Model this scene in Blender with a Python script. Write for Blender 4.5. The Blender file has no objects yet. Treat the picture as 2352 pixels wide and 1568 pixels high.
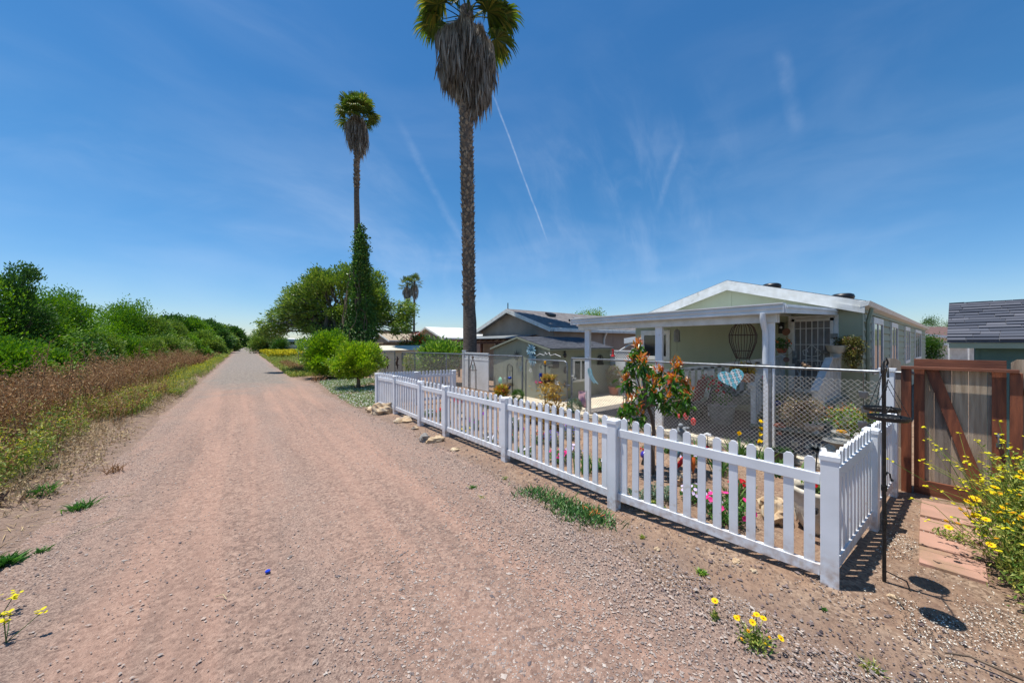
import bpy, math, random
import numpy as np
from mathutils import Vector
# ---------------------------------------------------------------- camera, sky, sun, exposure
S=bpy.context.scene
TH=math.radians(37.6); c_,s_=math.cos(TH),math.sin(TH); H=2.15; F=800.0
cd=bpy.data.cameras.new('camera'); cam=bpy.data.objects.new('camera',cd); S.collection.objects.link(cam)
cam.location=(0,0,H); cam.rotation_euler=(math.radians(90),0,-TH)
cd.sensor_width=36; cd.lens=F/2352*36; cd.shift_y=5/2352; cd.clip_start=.05; cd.clip_end=4000
S.camera=cam
SUN=Vector((-.19,.165,1)).normalized()
W=bpy.data.worlds.new('World'); S.world=W; W.use_nodes=True
S.view_settings.view_transform='Standard'; S.view_settings.look='None'; S.view_settings.gamma=1
S.view_settings.exposure=0.27
sl=bpy.data.lights.new('sun','SUN'); sl.energy=5.0; sl.angle=math.radians(.5); sl.color=(1,.955,.89)
so=bpy.data.objects.new('sun',sl); S.collection.objects.link(so); so.rotation_euler=SUN.to_track_quat('Z','Y').to_euler()
def ray(px,py):
    a=(px-1176)/F; return Vector((c_*a+s_, -s_*a+c_, -(py-789)/F))
def G(px,py,z=0.):
    r=ray(px,py); Y=(z-H)/r.z; return Vector((r.x*Y,r.y*Y,z))
def XP(px,py,x): r=ray(px,py); k=x/r.x; return Vector((x,r.y*k,H+r.z*k))
def YP(px,py,y): r=ray(px,py); k=y/r.y; return Vector((r.x*k,y,H+r.z*k))
def DP(px,py,Y): r=ray(px,py); return Vector((r.x*Y,r.y*Y,H+r.z*Y))
def world():
    nt=W.node_tree; N=nt.nodes; L=nt.links; N.clear()
    out=N.new('ShaderNodeOutputWorld'); bg=N.new('ShaderNodeBackground'); sk=N.new('ShaderNodeTexSky')
    sk.sky_type='NISHITA'; sk.sun_disc=False; sk.sun_elevation=math.asin(SUN.z); sk.sun_rotation=math.atan2(SUN.x,SUN.y)
    sk.air_density=1.1; sk.dust_density=.12; sk.ozone_density=5.0; sk.altitude=0
    tc=N.new('ShaderNodeTexCoord')
    def math_(op,a,b=None,clamp=False):
        n=N.new('ShaderNodeMath'); n.operation=op; n.use_clamp=clamp
        for i,v in enumerate((a,b)):
            if v is None: continue
            if isinstance(v,(int,float)): n.inputs[i].default_value=v
            else: L.new(v,n.inputs[i])
        return n.outputs[0]
    def dot(v):
        n=N.new('ShaderNodeVectorMath'); n.operation='DOT_PRODUCT'; L.new(tc.outputs['Generated'],n.inputs[0]); n.inputs[1].default_value=v
        return n.outputs['Value']
    def maprange(v,a,b,c,d):
        n=N.new('ShaderNodeMapRange'); n.interpolation_type='SMOOTHSTEP'; L.new(v,n.inputs[0])
        for i,x in enumerate((a,b,c,d)): n.inputs[i+1].default_value=x
        return n.outputs[0]
    def noise(scale,detail,rot,st,rough=.55,dist=0.):
        m=N.new('ShaderNodeMapping'); L.new(tc.outputs['Generated'],m.inputs[0]); m.inputs['Rotation'].default_value=rot; m.inputs['Scale'].default_value=st
        n=N.new('ShaderNodeTexNoise'); L.new(m.outputs[0],n.inputs['Vector']); n.inputs['Scale'].default_value=scale
        n.inputs['Detail'].default_value=detail; n.inputs['Roughness'].default_value=rough; n.inputs['Distortion'].default_value=dist
        return n.outputs['Fac']
    # thin cirrus veils
    big=maprange(noise(1.6,3,(0,0,.4),(1,1,2.2)),.42,.72,0,1)
    fine=maprange(noise(3.0,7,(.5,.5,.9),(1,5,2.2),.6,.5),.38,.78,0,1)
    ci=math_('MULTIPLY',math_('MULTIPLY',big,fine),.15)
    veil=math_('MULTIPLY',maprange(noise(2.2,5,(.2,.1,1.2),(1,1.6,4),.5,.4),.35,.8,0,1),.12)
    zz=dot((0,0,1)); low=math_('MULTIPLY',maprange(zz,.1,.75,1,.25),maprange(zz,.0,.2,.3,1))
    cl=math_('MULTIPLY',math_('ADD',ci,veil),low)
    # contrails: thin great-circle bands
    def trail(p1,p2,w,amp,sc):
        d1=ray(*p1).normalized(); d2=ray(*p2).normalized(); n=d1.cross(d2).normalized(); t=(d2-d1).normalized(); m=(d1+d2).normalized()
        wob=math_('MULTIPLY',math_('SUBTRACT',noise(14,3,(0,0,0),(1,1,1)),.5),w*1.3)
        dist=math_('ABSOLUTE',math_('ADD',dot(n),wob))
        band=maprange(dist,0,w,1,0)
        a,b=d1.dot(t),d2.dot(t); k=(b-a)*.12
        e=math_('MULTIPLY',maprange(dot(t),a-k,a+k,0,1),maprange(dot(t),b-k,b+k,1,0))
        e=math_('MULTIPLY',e,maprange(dot(m),.2,.4,0,1))
        tex=maprange(noise(sc,6,(0,0,0),(1,1,1),.7),.3,.7,.35,1)
        return math_('MULTIPLY',math_('MULTIPLY',band,e),math_('MULTIPLY',tex,amp))
    tot=cl
    for a in [((1138,230),(1250,535),.0034,.26,60),((925,300),(1120,670),.016,.07,40),((1560,330),(1515,480),.012,.09,30),((1790,120),(1830,300),.018,.07,20)]:
        tot=math_('ADD',tot,trail(*a),True)
    mx=N.new('ShaderNodeMix'); mx.data_type='RGBA'; L.new(tot,mx.inputs['Factor']); 
    hs=N.new('ShaderNodeHueSaturation'); hs.inputs['Saturation'].default_value=1.2; L.new(sk.outputs[0],hs.inputs['Color'])
    tn=N.new('ShaderNodeMix'); tn.data_type='RGBA'; tn.blend_type='MULTIPLY'; tn.inputs['Factor'].default_value=1; L.new(hs.outputs[0],tn.inputs['A']); tm=N.new('ShaderNodeMix'); tm.data_type='RGBA'; L.new(maprange(dot((0,0,1)),-.05,.42,0,1),tm.inputs['Factor']); tm.inputs['A'].default_value=(.84,.90,1.06,1); tm.inputs['B'].default_value=(.72,.98,1.02,1); L.new(tm.outputs['Result'],tn.inputs['B'])
    L.new(tn.outputs['Result'],mx.inputs['A']); mx.inputs['B'].default_value=(7.2,8.0,9.2,1)
    L.new(mx.outputs['Result'],bg.inputs['Color']); bg.inputs['Strength'].default_value=.104
    L.new(bg.outputs[0],out.inputs['Surface'])
world()
# ---------------------------------------------------------------- materials
def C(r,g,b):
    f=lambda v:(v/255/12.92 if v/255<=.04045 else ((v/255+.055)/1.055)**2.4)
    return (f(r),f(g),f(b))
MT={}
def mat(name,c1,c2=None,rough=.7,scale=4.,bump=0.,bscale=60.,metal=0.,st=(1,1,1),detail=6,lo=.35,hi=.65,spec=.5,c3=None,s3=.7,t3=(.55,.7)):
    m=bpy.data.materials.new(name); m.use_nodes=True; nt=m.node_tree; N=nt.nodes; L=nt.links
    b=N['Principled BSDF']; b.inputs['Roughness'].default_value=rough; b.inputs['Metallic'].default_value=metal
    b.inputs['Specular IOR Level'].default_value=spec
    tc=N.new('ShaderNodeTexCoord'); mp=N.new('ShaderNodeMapping'); L.new(tc.outputs['Object'],mp.inputs[0]); mp.inputs['Scale'].default_value=st
    def noise(sc,d=detail):
        n=N.new('ShaderNodeTexNoise'); L.new(mp.outputs[0],n.inputs['Vector']); n.inputs['Scale'].default_value=sc; n.inputs['Detail'].default_value=d; return n
    if c2:
        n=noise(scale); r=N.new('ShaderNodeMapRange'); L.new(n.outputs['Fac'],r.inputs[0]); r.inputs[1].default_value=lo; r.inputs[2].default_value=hi
        mx=N.new('ShaderNodeMix'); mx.data_type='RGBA'; L.new(r.outputs[0],mx.inputs['Factor']); mx.inputs['A'].default_value=(*c1,1); mx.inputs['B'].default_value=(*c2,1)
        col=mx.outputs['Result']
        if c3:
            n3=noise(s3); r3=N.new('ShaderNodeMapRange'); L.new(n3.outputs['Fac'],r3.inputs[0]); r3.inputs[1].default_value=t3[0]; r3.inputs[2].default_value=t3[1]
            m3=N.new('ShaderNodeMix'); m3.data_type='RGBA'; L.new(r3.outputs[0],m3.inputs['Factor']); L.new(col,m3.inputs['A']); m3.inputs['B'].default_value=(*c3,1); col=m3.outputs['Result']
        L.new(col,b.inputs['Base Color'])
    else: b.inputs['Base Color'].default_value=(*c1,1)
    if bump:
        n=noise(bscale,4); bp=N.new('ShaderNodeBump'); bp.inputs['Strength'].default_value=bump; bp.inputs['Distance'].default_value=.01
        L.new(n.outputs['Fac'],bp.inputs['Height']); L.new(bp.outputs[0],b.inputs['Normal'])
    MT[name]=m; return m
def leafmat(name,cols,trans=.3,rough=.5,spec=.35,pos=None):
    """colour varies leaf by leaf (each leaf is its own mesh island)"""
    m=bpy.data.materials.new(name); m.use_nodes=True; nt=m.node_tree; N=nt.nodes; L=nt.links
    b=N['Principled BSDF']; b.inputs['Roughness'].default_value=rough; b.inputs['Specular IOR Level'].default_value=spec
    g=N.new('ShaderNodeNewGeometry'); r=N.new('ShaderNodeValToRGB'); e=r.color_ramp.elements
    k=len(cols); e[0].color=(*cols[0],1); e[0].position=0; e[1].color=(*cols[-1],1); e[1].position=1
    ps=pos or [i/(k-1) for i in range(k)]
    e[0].position=ps[0]; e[1].position=ps[-1]
    for i in range(1,k-1): q=e.new(ps[i]); q.color=(*cols[i],1)
    L.new(g.outputs['Random Per Island'],r.inputs[0]); L.new(r.outputs[0],b.inputs['Base Color'])
    if trans>0:
        t=N.new('ShaderNodeBsdfTranslucent'); hs=N.new('ShaderNodeHueSaturation'); hs.inputs['Value'].default_value=1.5; hs.inputs['Saturation'].default_value=1.1
        L.new(r.outputs[0],hs.inputs['Color']); L.new(hs.outputs[0],t.inputs['Color'])
        mx=N.new('ShaderNodeMixShader'); mx.inputs[0].default_value=trans; L.new(b.outputs[0],mx.inputs[1]); L.new(t.outputs[0],mx.inputs[2]); L.new(mx.outputs[0],N['Material Output'].inputs['Surface'])
    MT[name]=m; return m
# ---------------------------------------------------------------- mesh tools
LOC={}
rng=np.random.default_rng(7); random.seed(7)
class MB:
    def __init__(s): s.V=[]; s.T=[]; s.n=0
    def add(s,V,Fs):
        V=np.asarray(V,dtype=np.float64).reshape(-1,3); s.V.append(V)
        Fs=np.asarray(Fs,dtype=np.int64); s.T.append(Fs+s.n); s.n+=len(V); return s
    def box(s,x0,y0,z0,x1,y1,z1):
        V=[(x,y,z) for x in (x0,x1) for y in (y0,y1) for z in (z0,z1)]
        return s.add(V,[(0,1,3,2),(4,6,7,5),(0,4,5,1),(2,3,7,6),(0,2,6,4),(1,5,7,3)])
    def bar(s,p0,p1,w,h,up=(0,0,1),w2=None,h2=None):
        p0=Vector(p0);p1=Vector(p1); d=(p1-p0).normalized(); u=Vector(up)
        if abs(d.dot(u))>.98: u=Vector((1,0,0))
        r=d.cross(u).normalized(); u=r.cross(d); w2=w if w2 is None else w2; h2=h if h2 is None else h2
        V=[p+r*(a*ww/2)+u*(b*hh/2) for p,ww,hh in ((p0,w,h),(p1,w2,h2)) for a,b in ((-1,-1),(1,-1),(1,1),(-1,1))]
        return s.add([tuple(v) for v in V],[(0,3,2,1),(4,5,6,7),(0,1,5,4),(1,2,6,5),(2,3,7,6),(3,0,4,7)])
    def tube(s,pts,rad,n=8,cap=True):
        pts=[Vector(p) for p in pts]; k=len(pts)
        if not hasattr(rad,'__len__'): rad=[rad]*k
        V=[];Fq=[]; pr=None
        for i,p in enumerate(pts):
            d=(pts[min(i+1,k-1)]-pts[max(i-1,0)]).normalized()
            if pr is None: pr=d.orthogonal().normalized()
            pr=(pr-d*pr.dot(d)).normalized(); q=d.cross(pr)
            for j in range(n):
                a=2*math.pi*j/n; V.append(tuple(p+(pr*math.cos(a)+q*math.sin(a))*rad[i]))
        for i in range(k-1):
            for j in range(n): a=i*n+j; b=i*n+(j+1)%n; Fq.append((a,b,b+n,a+n))
        s.add(V,Fq)
        if cap:
            for i in (0,k-1):
                c=len(V[i*n:i*n+n]); VV=V[i*n:i*n+n]+[tuple(pts[i])]
                s.add(VV,[(j,(j+1)%n,n,n) if i else ((j+1)%n,j,n,n) for j in range(n)])
        return s
    def lathe(s,prof,cx,cy,cz,n=20,axis=None):
        V=[];Fq=[]; k=len(prof)
        for r,z in prof:
            for j in range(n): a=2*math.pi*j/n; V.append((r*math.cos(a),r*math.sin(a),z))
        V=np.array(V)
        if axis is not None:
            q=Vector((0,0,1)).rotation_difference(Vector(axis).normalized()).to_matrix(); V=V@np.array(q).T
        V=V+np.array((cx,cy,cz))
        for i in range(k-1):
            for j in range(n): a=i*n+j; b=i*n+(j+1)%n; Fq.append((a,b,b+n,a+n))
        return s.add(V,Fq)
    def ball(s,c,r,n=12,sc=(1,1,1)):
        prof=[(max(math.sin(math.pi*i/8),1e-4)*r,-math.cos(math.pi*i/8)*r) for i in range(9)]
        i0=len(s.V); s.lathe(prof,0,0,0,n); s.V[-1]=s.V[-1]*np.array(sc)+np.array(c); return s
    def prism(s,poly,d):
        """polygon (3D pts, convex or star-shaped about its mean) swept by vector d"""
        P=np.array([tuple(p) for p in poly],float); k=len(P); D=np.array(tuple(d),float); m=P.mean(0)
        V=np.vstack([P,P+D,[m],[m+D]]); Fq=[(j,(j+1)%k,k+(j+1)%k,k+j) for j in range(k)]
        s.add(V,Fq); i=s.n-len(V)
        s.T.append(np.array([((j+1)%k,j,2*k,2*k) for j in range(k)])+i); s.T.append(np.array([(k+j,k+(j+1)%k,2*k+1,2*k+1) for j in range(k)])+i)
        return s
    def segs(s,P0,P1,r,n=3):
        P0=np.asarray(P0,float);P1=np.asarray(P1,float); d=P1-P0; d/=np.linalg.norm(d,axis=1,keepdims=True)+1e-9
        u=np.cross(d,(.13,.29,.95)); u/=np.linalg.norm(u,axis=1,keepdims=True)+1e-9; v=np.cross(d,u); m=len(P0)
        r=np.broadcast_to(np.asarray(r,float).reshape(-1,1),(m,1)); rings=[]
        for P in (P0,P1):
            for j in range(n): a=2*math.pi*j/n; rings.append(P+(u*math.cos(a)+v*math.sin(a))*r)
        V=np.stack(rings,1).reshape(-1,3); b=np.arange(m)[:,None]*(2*n)
        Fq=np.concatenate([b+np.array([j,(j+1)%n,n+(j+1)%n,n+j]) for j in range(n)])
        return s.add(V,Fq)
    def leaves(s,P,U,Nn,L,Wd,fold=.25,curl=0.):
        """4-vertex folded leaves: base P, long axis U, normal Nn"""
        P=np.asarray(P,float);m=len(P); U=U/(np.linalg.norm(U,axis=1,keepdims=True)+1e-9)
        v=np.cross(Nn,U); v/=np.linalg.norm(v,axis=1,keepdims=True)+1e-9; w=np.cross(U,v)
        L=np.broadcast_to(np.asarray(L,float).reshape(-1,1),(m,1)); Wd=np.broadcast_to(np.asarray(Wd,float).reshape(-1,1),(m,1))
        A=P; B=P+U*L*.45+v*Wd*.5+w*Wd*fold; D=P+U*L*.45-v*Wd*.5+w*Wd*fold; T=P+U*L-w*L*curl
        V=np.stack([A,B,T,D],1).reshape(-1,3); b=np.arange(m)[:,None]*4
        return s.add(V,np.concatenate([b+np.array([0,1,2,2]),b+np.array([0,2,3,3])]))
    def blades(s,P,U,h,w,bend):
        """upright tapering blades: base P, direction U, bend vectors"""
        P=np.asarray(P,float); m=len(P); U=U/(np.linalg.norm(U,axis=1,keepdims=True)+1e-9)
        h=np.broadcast_to(np.asarray(h,float).reshape(-1,1),(m,1)); w=np.broadcast_to(np.asarray(w,float).reshape(-1,1),(m,1))
        sd=np.cross(U,rng.normal(size=(m,3))); sd/=np.linalg.norm(sd,axis=1,keepdims=True)+1e-9
        M=P+U*h*.55+bend*h*.2; T=P+U*h*.9+bend*h*.75
        V=np.stack([P-sd*w*.4,P+sd*w*.4,M+sd*w*.5,M-sd*w*.5,T],1).reshape(-1,3); b=np.arange(m)[:,None]*5
        return s.add(V,np.concatenate([b+np.array([0,1,2,3]),b+np.array([3,2,4,4])]))
    def stones(s,P,R):
        m=len(P); d=np.array([(1,0,0),(0,1,0),(-1,0,0),(0,-1,0),(0,0,1),(0,0,-1)],float)
        J=1+rng.normal(size=(m,6,1))*.22; an=rng.uniform(0,6.28,m); ca,sa=np.cos(an),np.sin(an)
        el=rng.uniform(.6,1.25,(m,1)); fl=rng.uniform(.3,.6,(m,1))
        V=d[None]*J; V=V*np.stack([el[:,0],1/el[:,0],fl[:,0]],1)[:,None]*np.asarray(R).reshape(-1,1,1)
        x=V[...,0]*ca[:,None]-V[...,1]*sa[:,None]; y=V[...,0]*sa[:,None]+V[...,1]*ca[:,None]
        V=np.stack([x,y,V[...,2]],-1)+np.asarray(P)[:,None]; b=np.arange(m)[:,None]*6; t=[]
        for i in range(4): j=(i+1)%4; t+= [b+np.array([i,j,4,4]),b+np.array([j,i,5,5])]
        return s.add(V.reshape(-1,3),np.concatenate(t))
    def build(s,name,m,parent=None,smooth=False,bevel=0,mats=None):
        V=np.concatenate(s.V); Q=np.concatenate(s.T)
        base=Vector((0,0,0)) if parent is None else LOC[parent.name]
        V=V-np.array(tuple(base)); tri=Q[:,2]==Q[:,3]
        cnt=np.where(tri,3,4); st=np.concatenate([[0],np.cumsum(cnt)[:-1]]); mask=np.ones(Q.shape,bool); mask[tri,3]=False
        me=bpy.data.meshes.new(name); me.vertices.add(len(V)); me.vertices.foreach_set('co',V.astype(np.float32).ravel())
        idx=Q[mask]; me.loops.add(len(idx)); me.loops.foreach_set('vertex_index',idx.astype(np.int32)); me.polygons.add(len(Q))
        me.polygons.foreach_set('loop_start',st.astype(np.int32)); 
        me.update(calc_edges=True); 
        me.polygons.foreach_set('use_smooth',[bool(smooth)]*len(Q))
        me.materials.append(MT[m]); me.validate()
        o=bpy.data.objects.new(name,me); S.collection.objects.link(o)
        if parent is not None: o.parent=parent
        LOC[o.name]=base
        if bevel:
            b=o.modifiers.new('b','BEVEL'); b.width=bevel; b.segments=2; b.limit_method='ANGLE'
        return o
def tag(o,label=None,cat=None,group=None,kind=None):
    for k,v in (('label',label),('category',cat),('group',group),('kind',kind)):
        if v: o[k]=v
    return o
def thing(name,label,cat,loc,group=None):
    o=bpy.data.objects.new(name,None); S.collection.objects.link(o); o.location=tuple(loc); o.empty_display_size=.1; LOC[o.name]=Vector(loc)
    return tag(o,label,cat,group)
def struct(o): o['kind']='structure'; return o
def stuff(o,label=None,cat=None): return tag(o,label,cat,kind='stuff')
def copytree(o,parent=None):
    c=o.copy(); S.collection.objects.link(c)
    if parent is not None: c.parent=parent
    LOC[c.name]=LOC[o.name]
    for ch in [x for x in ALLCH(o)]: copytree(ch,c)
    return c
def ALLCH(o): return [x for x in S.collection.objects if x.parent==o]
def unit(m): 
    v=rng.normal(size=(m,3)); return v/np.linalg.norm(v,axis=1,keepdims=True)
# ---------------------------------------------------------------- material palette
mat('vinyl',C(226,229,233),C(216,219,222),rough=.42,scale=3,bump=.05,bscale=220,c3=C(196,188,172),s3=9,t3=(.66,.8))
def dirty_base(m):
    nt=m.node_tree; N=nt.nodes; L=nt.links; b=N['Principled BSDF']; lk=b.inputs['Base Color'].links[0].from_socket
    tc=N.new('ShaderNodeTexCoord'); sx=N.new('ShaderNodeSeparateXYZ'); L.new(tc.outputs['Object'],sx.inputs[0]); n=N.new('ShaderNodeTexNoise'); L.new(tc.outputs['Object'],n.inputs['Vector']); n.inputs['Scale'].default_value=14; n.inputs['Detail'].default_value=7
    r=N.new('ShaderNodeMapRange'); L.new(sx.outputs['Z'],r.inputs[0]); r.inputs[1].default_value=0; r.inputs[2].default_value=.34; r.inputs[3].default_value=1; r.inputs[4].default_value=0
    q=N.new('ShaderNodeMapRange'); L.new(n.outputs['Fac'],q.inputs[0]); q.inputs[1].default_value=.38; q.inputs[2].default_value=.7
    p=N.new('ShaderNodeMath'); p.operation='MULTIPLY'; L.new(r.outputs[0],p.inputs[0]); L.new(q.outputs[0],p.inputs[1])
    mx=N.new('ShaderNodeMix'); mx.data_type='RGBA'; L.new(p.outputs[0],mx.inputs['Factor']); L.new(lk,mx.inputs['A']); mx.inputs['B'].default_value=(*C(164,134,108),1); L.new(mx.outputs['Result'],b.inputs['Base Color'])
dirty_base(MT['vinyl'])
mat('vinyl_plain',C(222,224,226),C(205,207,206),rough=.45,scale=2)
mat('galvanised',C(150,154,158),C(112,116,120),rough=.42,scale=14,metal=.75,c3=C(110,84,66),s3=5,t3=(.66,.75))
mat('wire',C(205,202,194),C(168,160,148),rough=.5,scale=20,metal=.2)
mat('black_iron',C(34,38,40),C(58,56,54),rough=.45,scale=25,metal=.4)
mat('rust_iron',C(92,68,54),C(60,46,40),rough=.75,scale=30,metal=.2)
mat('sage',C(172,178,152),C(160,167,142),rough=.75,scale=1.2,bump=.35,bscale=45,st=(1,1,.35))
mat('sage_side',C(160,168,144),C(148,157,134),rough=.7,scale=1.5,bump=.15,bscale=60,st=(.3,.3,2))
mat('shed_green',C(140,144,124),C(130,134,116),rough=.8,scale=2,bump=.25,bscale=60,st=(1,1,.3))
mat('trim',C(226,227,224),C(208,208,202),rough=.5,scale=5,c3=C(170,165,150),s3=3,t3=(.64,.8))
mat('deck_white',C(214,215,212),C(190,190,186),rough=.55,scale=8,bump=.08,bscale=80)
mat('deck_sage',C(134,140,126),C(112,118,106),rough=.7,scale=8,bump=.15,bscale=60)
mat('roof_dark',C(96,98,104),C(78,80,86),rough=.95,spec=.12,scale=9,bump=.5,bscale=220,c3=C(92,96,102),s3=3)
mat('shingle_grey',C(128,124,122),C(104,100,100),rough=.95,spec=.12,scale=4,bump=.4,bscale=90)
mat('shingle_edge',C(34,36,40),rough=.9)
mat('roof_brown',C(112,86,78),C(92,70,64),rough=.9,scale=3)
mat('roof_white',C(222,222,216),C(196,194,184),rough=.6,scale=2)
mat('roof_tan',C(176,160,136),C(150,134,112),rough=.8,scale=1.4,st=(1,6,1))
mat('cream',C(206,200,180),C(192,186,166),rough=.8,scale=2,bump=.1,bscale=40)
mat('teal_wall',C(92,124,116),C(84,114,108),rough=.8,scale=3,bump=.3,bscale=90)
mat('house_taupe',C(160,146,134),C(148,134,122),rough=.8,scale=1.5,bump=.3,bscale=50)
mat('brown_wood',C(110,66,40),C(84,48,30),rough=.7,scale=6,st=(1,1,.2))
mat('redwood',C(142,80,50),C(104,56,36),rough=.62,scale=7,bump=.35,bscale=40,st=(3,3,.35),c3=C(66,36,26),s3=1.6,t3=(.56,.72))
mat('redwood_h',C(134,80,54),C(98,56,38),rough=.62,scale=7,bump=.35,bscale=40,st=(3,.35,3),c3=C(70,38,28),s3=1.6,t3=(.56,.72))
mat('old_wood',C(190,172,148),C(158,138,116),rough=.85,scale=5,bump=.6,bscale=26,st=(5,5,.35),c3=C(112,94,78),s3=1.0,t3=(.58,.75),spec=.2)
mat('grey_wood',C(162,150,136),C(124,112,100),rough=.85,scale=5,bump=.6,bscale=30,st=(5,5,.35),c3=C(90,78,70),s3=1.0,t3=(.58,.75),spec=.2)
mat('concrete_cream',C(214,202,178),C(196,184,162),rough=.85,scale=1.3,bump=.2,bscale=80,c3=C(172,158,138),s3=.8)
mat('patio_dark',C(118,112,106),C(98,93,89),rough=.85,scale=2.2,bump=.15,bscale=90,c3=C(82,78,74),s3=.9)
mat('paver',C(182,140,122),C(160,126,108),rough=.9,scale=2.6,bump=.3,bscale=70,c3=C(150,122,98),s3=2.2,t3=(.5,.62))
mat('glass_dark',C(24,32,42),rough=.06,spec=.9)
mat('dark_void',C(20,19,18),rough=.95)
mat('screen',C(140,138,136),C(118,116,114),rough=.8,scale=3)
mat('terracotta',C(176,104,78),C(150,84,62),rough=.85,scale=9)
mat('pot_stone',C(214,206,190),C(180,170,150),rough=.8,scale=7,bump=.4,bscale=30,c3=C(150,132,108),s3=5)
mat('pot_grey',C(156,156,150),C(128,128,122),rough=.85,scale=6)
mat('rock',C(206,186,154),C(168,140,108),rough=.9,scale=9,bump=.8,bscale=22,c3=C(120,112,106),s3=4,t3=(.52,.66))
mat('rock_grey',C(150,146,140),C(116,112,106),rough=.9,scale=9,bump=.8,bscale=22)
mat('bark',C(122,104,86),C(86,72,60),rough=.95,scale=7,bump=.9,bscale=20,st=(1,1,.3))
mat('bark_grey',C(112,102,92),C(80,72,64),rough=.95,scale=5,bump=.8,bscale=16,st=(1,1,.3))
mat('palm_trunk',C(118,104,92),C(78,68,60),rough=.95,scale=6,bump=1,bscale=14,st=(1,1,3))
leafmat('palm_boot',[C(146,132,118),C(98,84,74),C(172,156,136)],trans=0,rough=.9)
leafmat('palm_dead',[C(184,178,170),C(128,120,112),C(212,206,196),C(92,80,70),C(156,146,134)],trans=.12,rough=.85)
leafmat('palm_green',[C(62,86,34),C(96,118,46),C(44,66,28),C(150,148,62)],trans=.3,rough=.6,spec=.25)
leafmat('tree_leaf',[C(75,111,43),C(111,141,50),C(150,172,66),C(57,89,37),C(179,195,89)],trans=.2,rough=.38,spec=.5)
leafmat('ivy_leaf',[C(62,101,42),C(85,127,50),C(44,74,33),C(134,160,75)],trans=.2,rough=.4)
leafmat('willow_leaf',[C(110,152,47),C(76,123,38),C(146,181,56),C(57,96,33)],trans=.2)
leafmat('willow_olive',[C(123,150,60),C(89,121,49),C(154,173,73),C(71,101,42)],trans=.2)
leafmat('dark_leaf',[C(58,96,41),C(80,121,47),C(44,77,36),C(109,143,58)],trans=.2)
leafmat('shrub_leaf',[C(95,145,24),C(63,112,22),C(140,179,35),C(183,211,53),C(50,90,22)],trans=.2,rough=.3,spec=.6)
leafmat('lime_leaf',[C(137,179,33),C(95,137,29),C(184,211,49),C(73,110,26),C(218,233,78)],trans=.2,rough=.3,spec=.6)
leafmat('citrus_leaf',[C(94,138,44),C(62,103,38),C(134,170,62),C(172,194,89)],trans=.2,rough=.35,spec=.5)
leafmat('green_leaf',[C(73,120,49),C(51,94,40),C(105,150,67)],trans=.25)
leafmat('grey_leaf',[C(104,128,104),C(80,104,84),C(130,148,120)],trans=.2)
leafmat('weed_green',[C(117,141,58),C(80,113,44),C(159,167,78),C(184,179,94)],trans=.25)
leafmat('weed_brown',[C(156,115,79),C(125,87,60),C(184,147,105),C(93,68,52),C(205,175,130)],trans=.15,rough=.9)
leafmat('straw',[C(186,162,120),C(150,126,92),C(204,186,150),C(112,92,72)],trans=.1,rough=.9)
leafmat('iceplant',[C(66,108,58),C(46,84,44),C(92,132,74),C(108,140,70)],trans=.15,rough=.35)
leafmat('iris_leaf',[C(82,120,58),C(60,98,46),C(120,150,80)],trans=.25)
leafmat('young_green',[C(72,123,38),C(50,93,31),C(106,150,44)],trans=.25,rough=.25,spec=.7)
leafmat('young_red',[C(215,110,57),C(193,141,57),C(173,72,49),C(226,159,79)],trans=.35,rough=.3,spec=.6)
leafmat('succulent',[C(96,108,44),C(128,124,54),C(98,60,44),C(68,84,36),C(140,140,70)],trans=.15,rough=.4)
leafmat('dry_succulent',[C(176,150,128),C(128,112,84),C(150,140,80),C(110,86,72),C(200,180,160)],trans=.15,rough=.7)
leafmat('orange_leaf',[C(186,150,50),C(150,112,44),C(204,176,84),C(120,88,44)],trans=.25)
leafmat('bromeliad',[C(150,166,60),C(176,150,60),C(196,120,70),C(110,136,54)],trans=.25)
def petal(name,*cols,tr=.25): leafmat(name,list(cols),trans=tr,rough=.6,spec=.2)
petal('pet_yellow',C(244,214,20),C(236,196,14)); petal('pet_gold',C(226,172,26),C(206,146,24)); petal('pet_mustard',C(226,214,30),C(204,196,30))
petal('pet_pink',C(226,36,130),C(240,80,160)); petal('pet_red',C(206,26,40),C(176,14,34)); petal('pet_white',C(240,238,240),C(222,216,226))
leafmat('metal_petals',[C(70,110,130),C(120,160,176),C(176,204,212),C(90,130,150)],trans=0,rough=.45)
petal('pet_lilac',C(196,176,222),C(236,226,242)); petal('pet_violet',C(96,84,168),C(120,104,186)); petal('pet_purple',C(150,24,168),C(176,40,190)); petal('pet_orange',C(226,110,60),C(232,150,90))
leafmat('alyssum',[C(118,140,62),C(98,126,50),C(146,160,84),C(240,240,230)],trans=.1,pos=[0,.4,.66,.74])
leafmat('pebbles',[C(162,146,134),C(128,112,106),C(186,172,160),C(104,94,94),C(192,180,168),C(158,128,112)],trans=0,rough=.85)
leafmat('pebbles_dark',[C(120,100,98),C(92,80,80),C(140,124,118),C(72,64,66),C(170,160,152)],trans=0,rough=.85)
leafmat('shells',[C(26,24,26),C(40,36,36),C(216,208,192),C(232,228,216)],trans=0,rough=.6,pos=[0,.58,.62,1])
leafmat('woodchips',[C(150,116,86),C(190,164,132),C(112,84,64),C(206,190,166)],trans=0,rough=.9)
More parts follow.
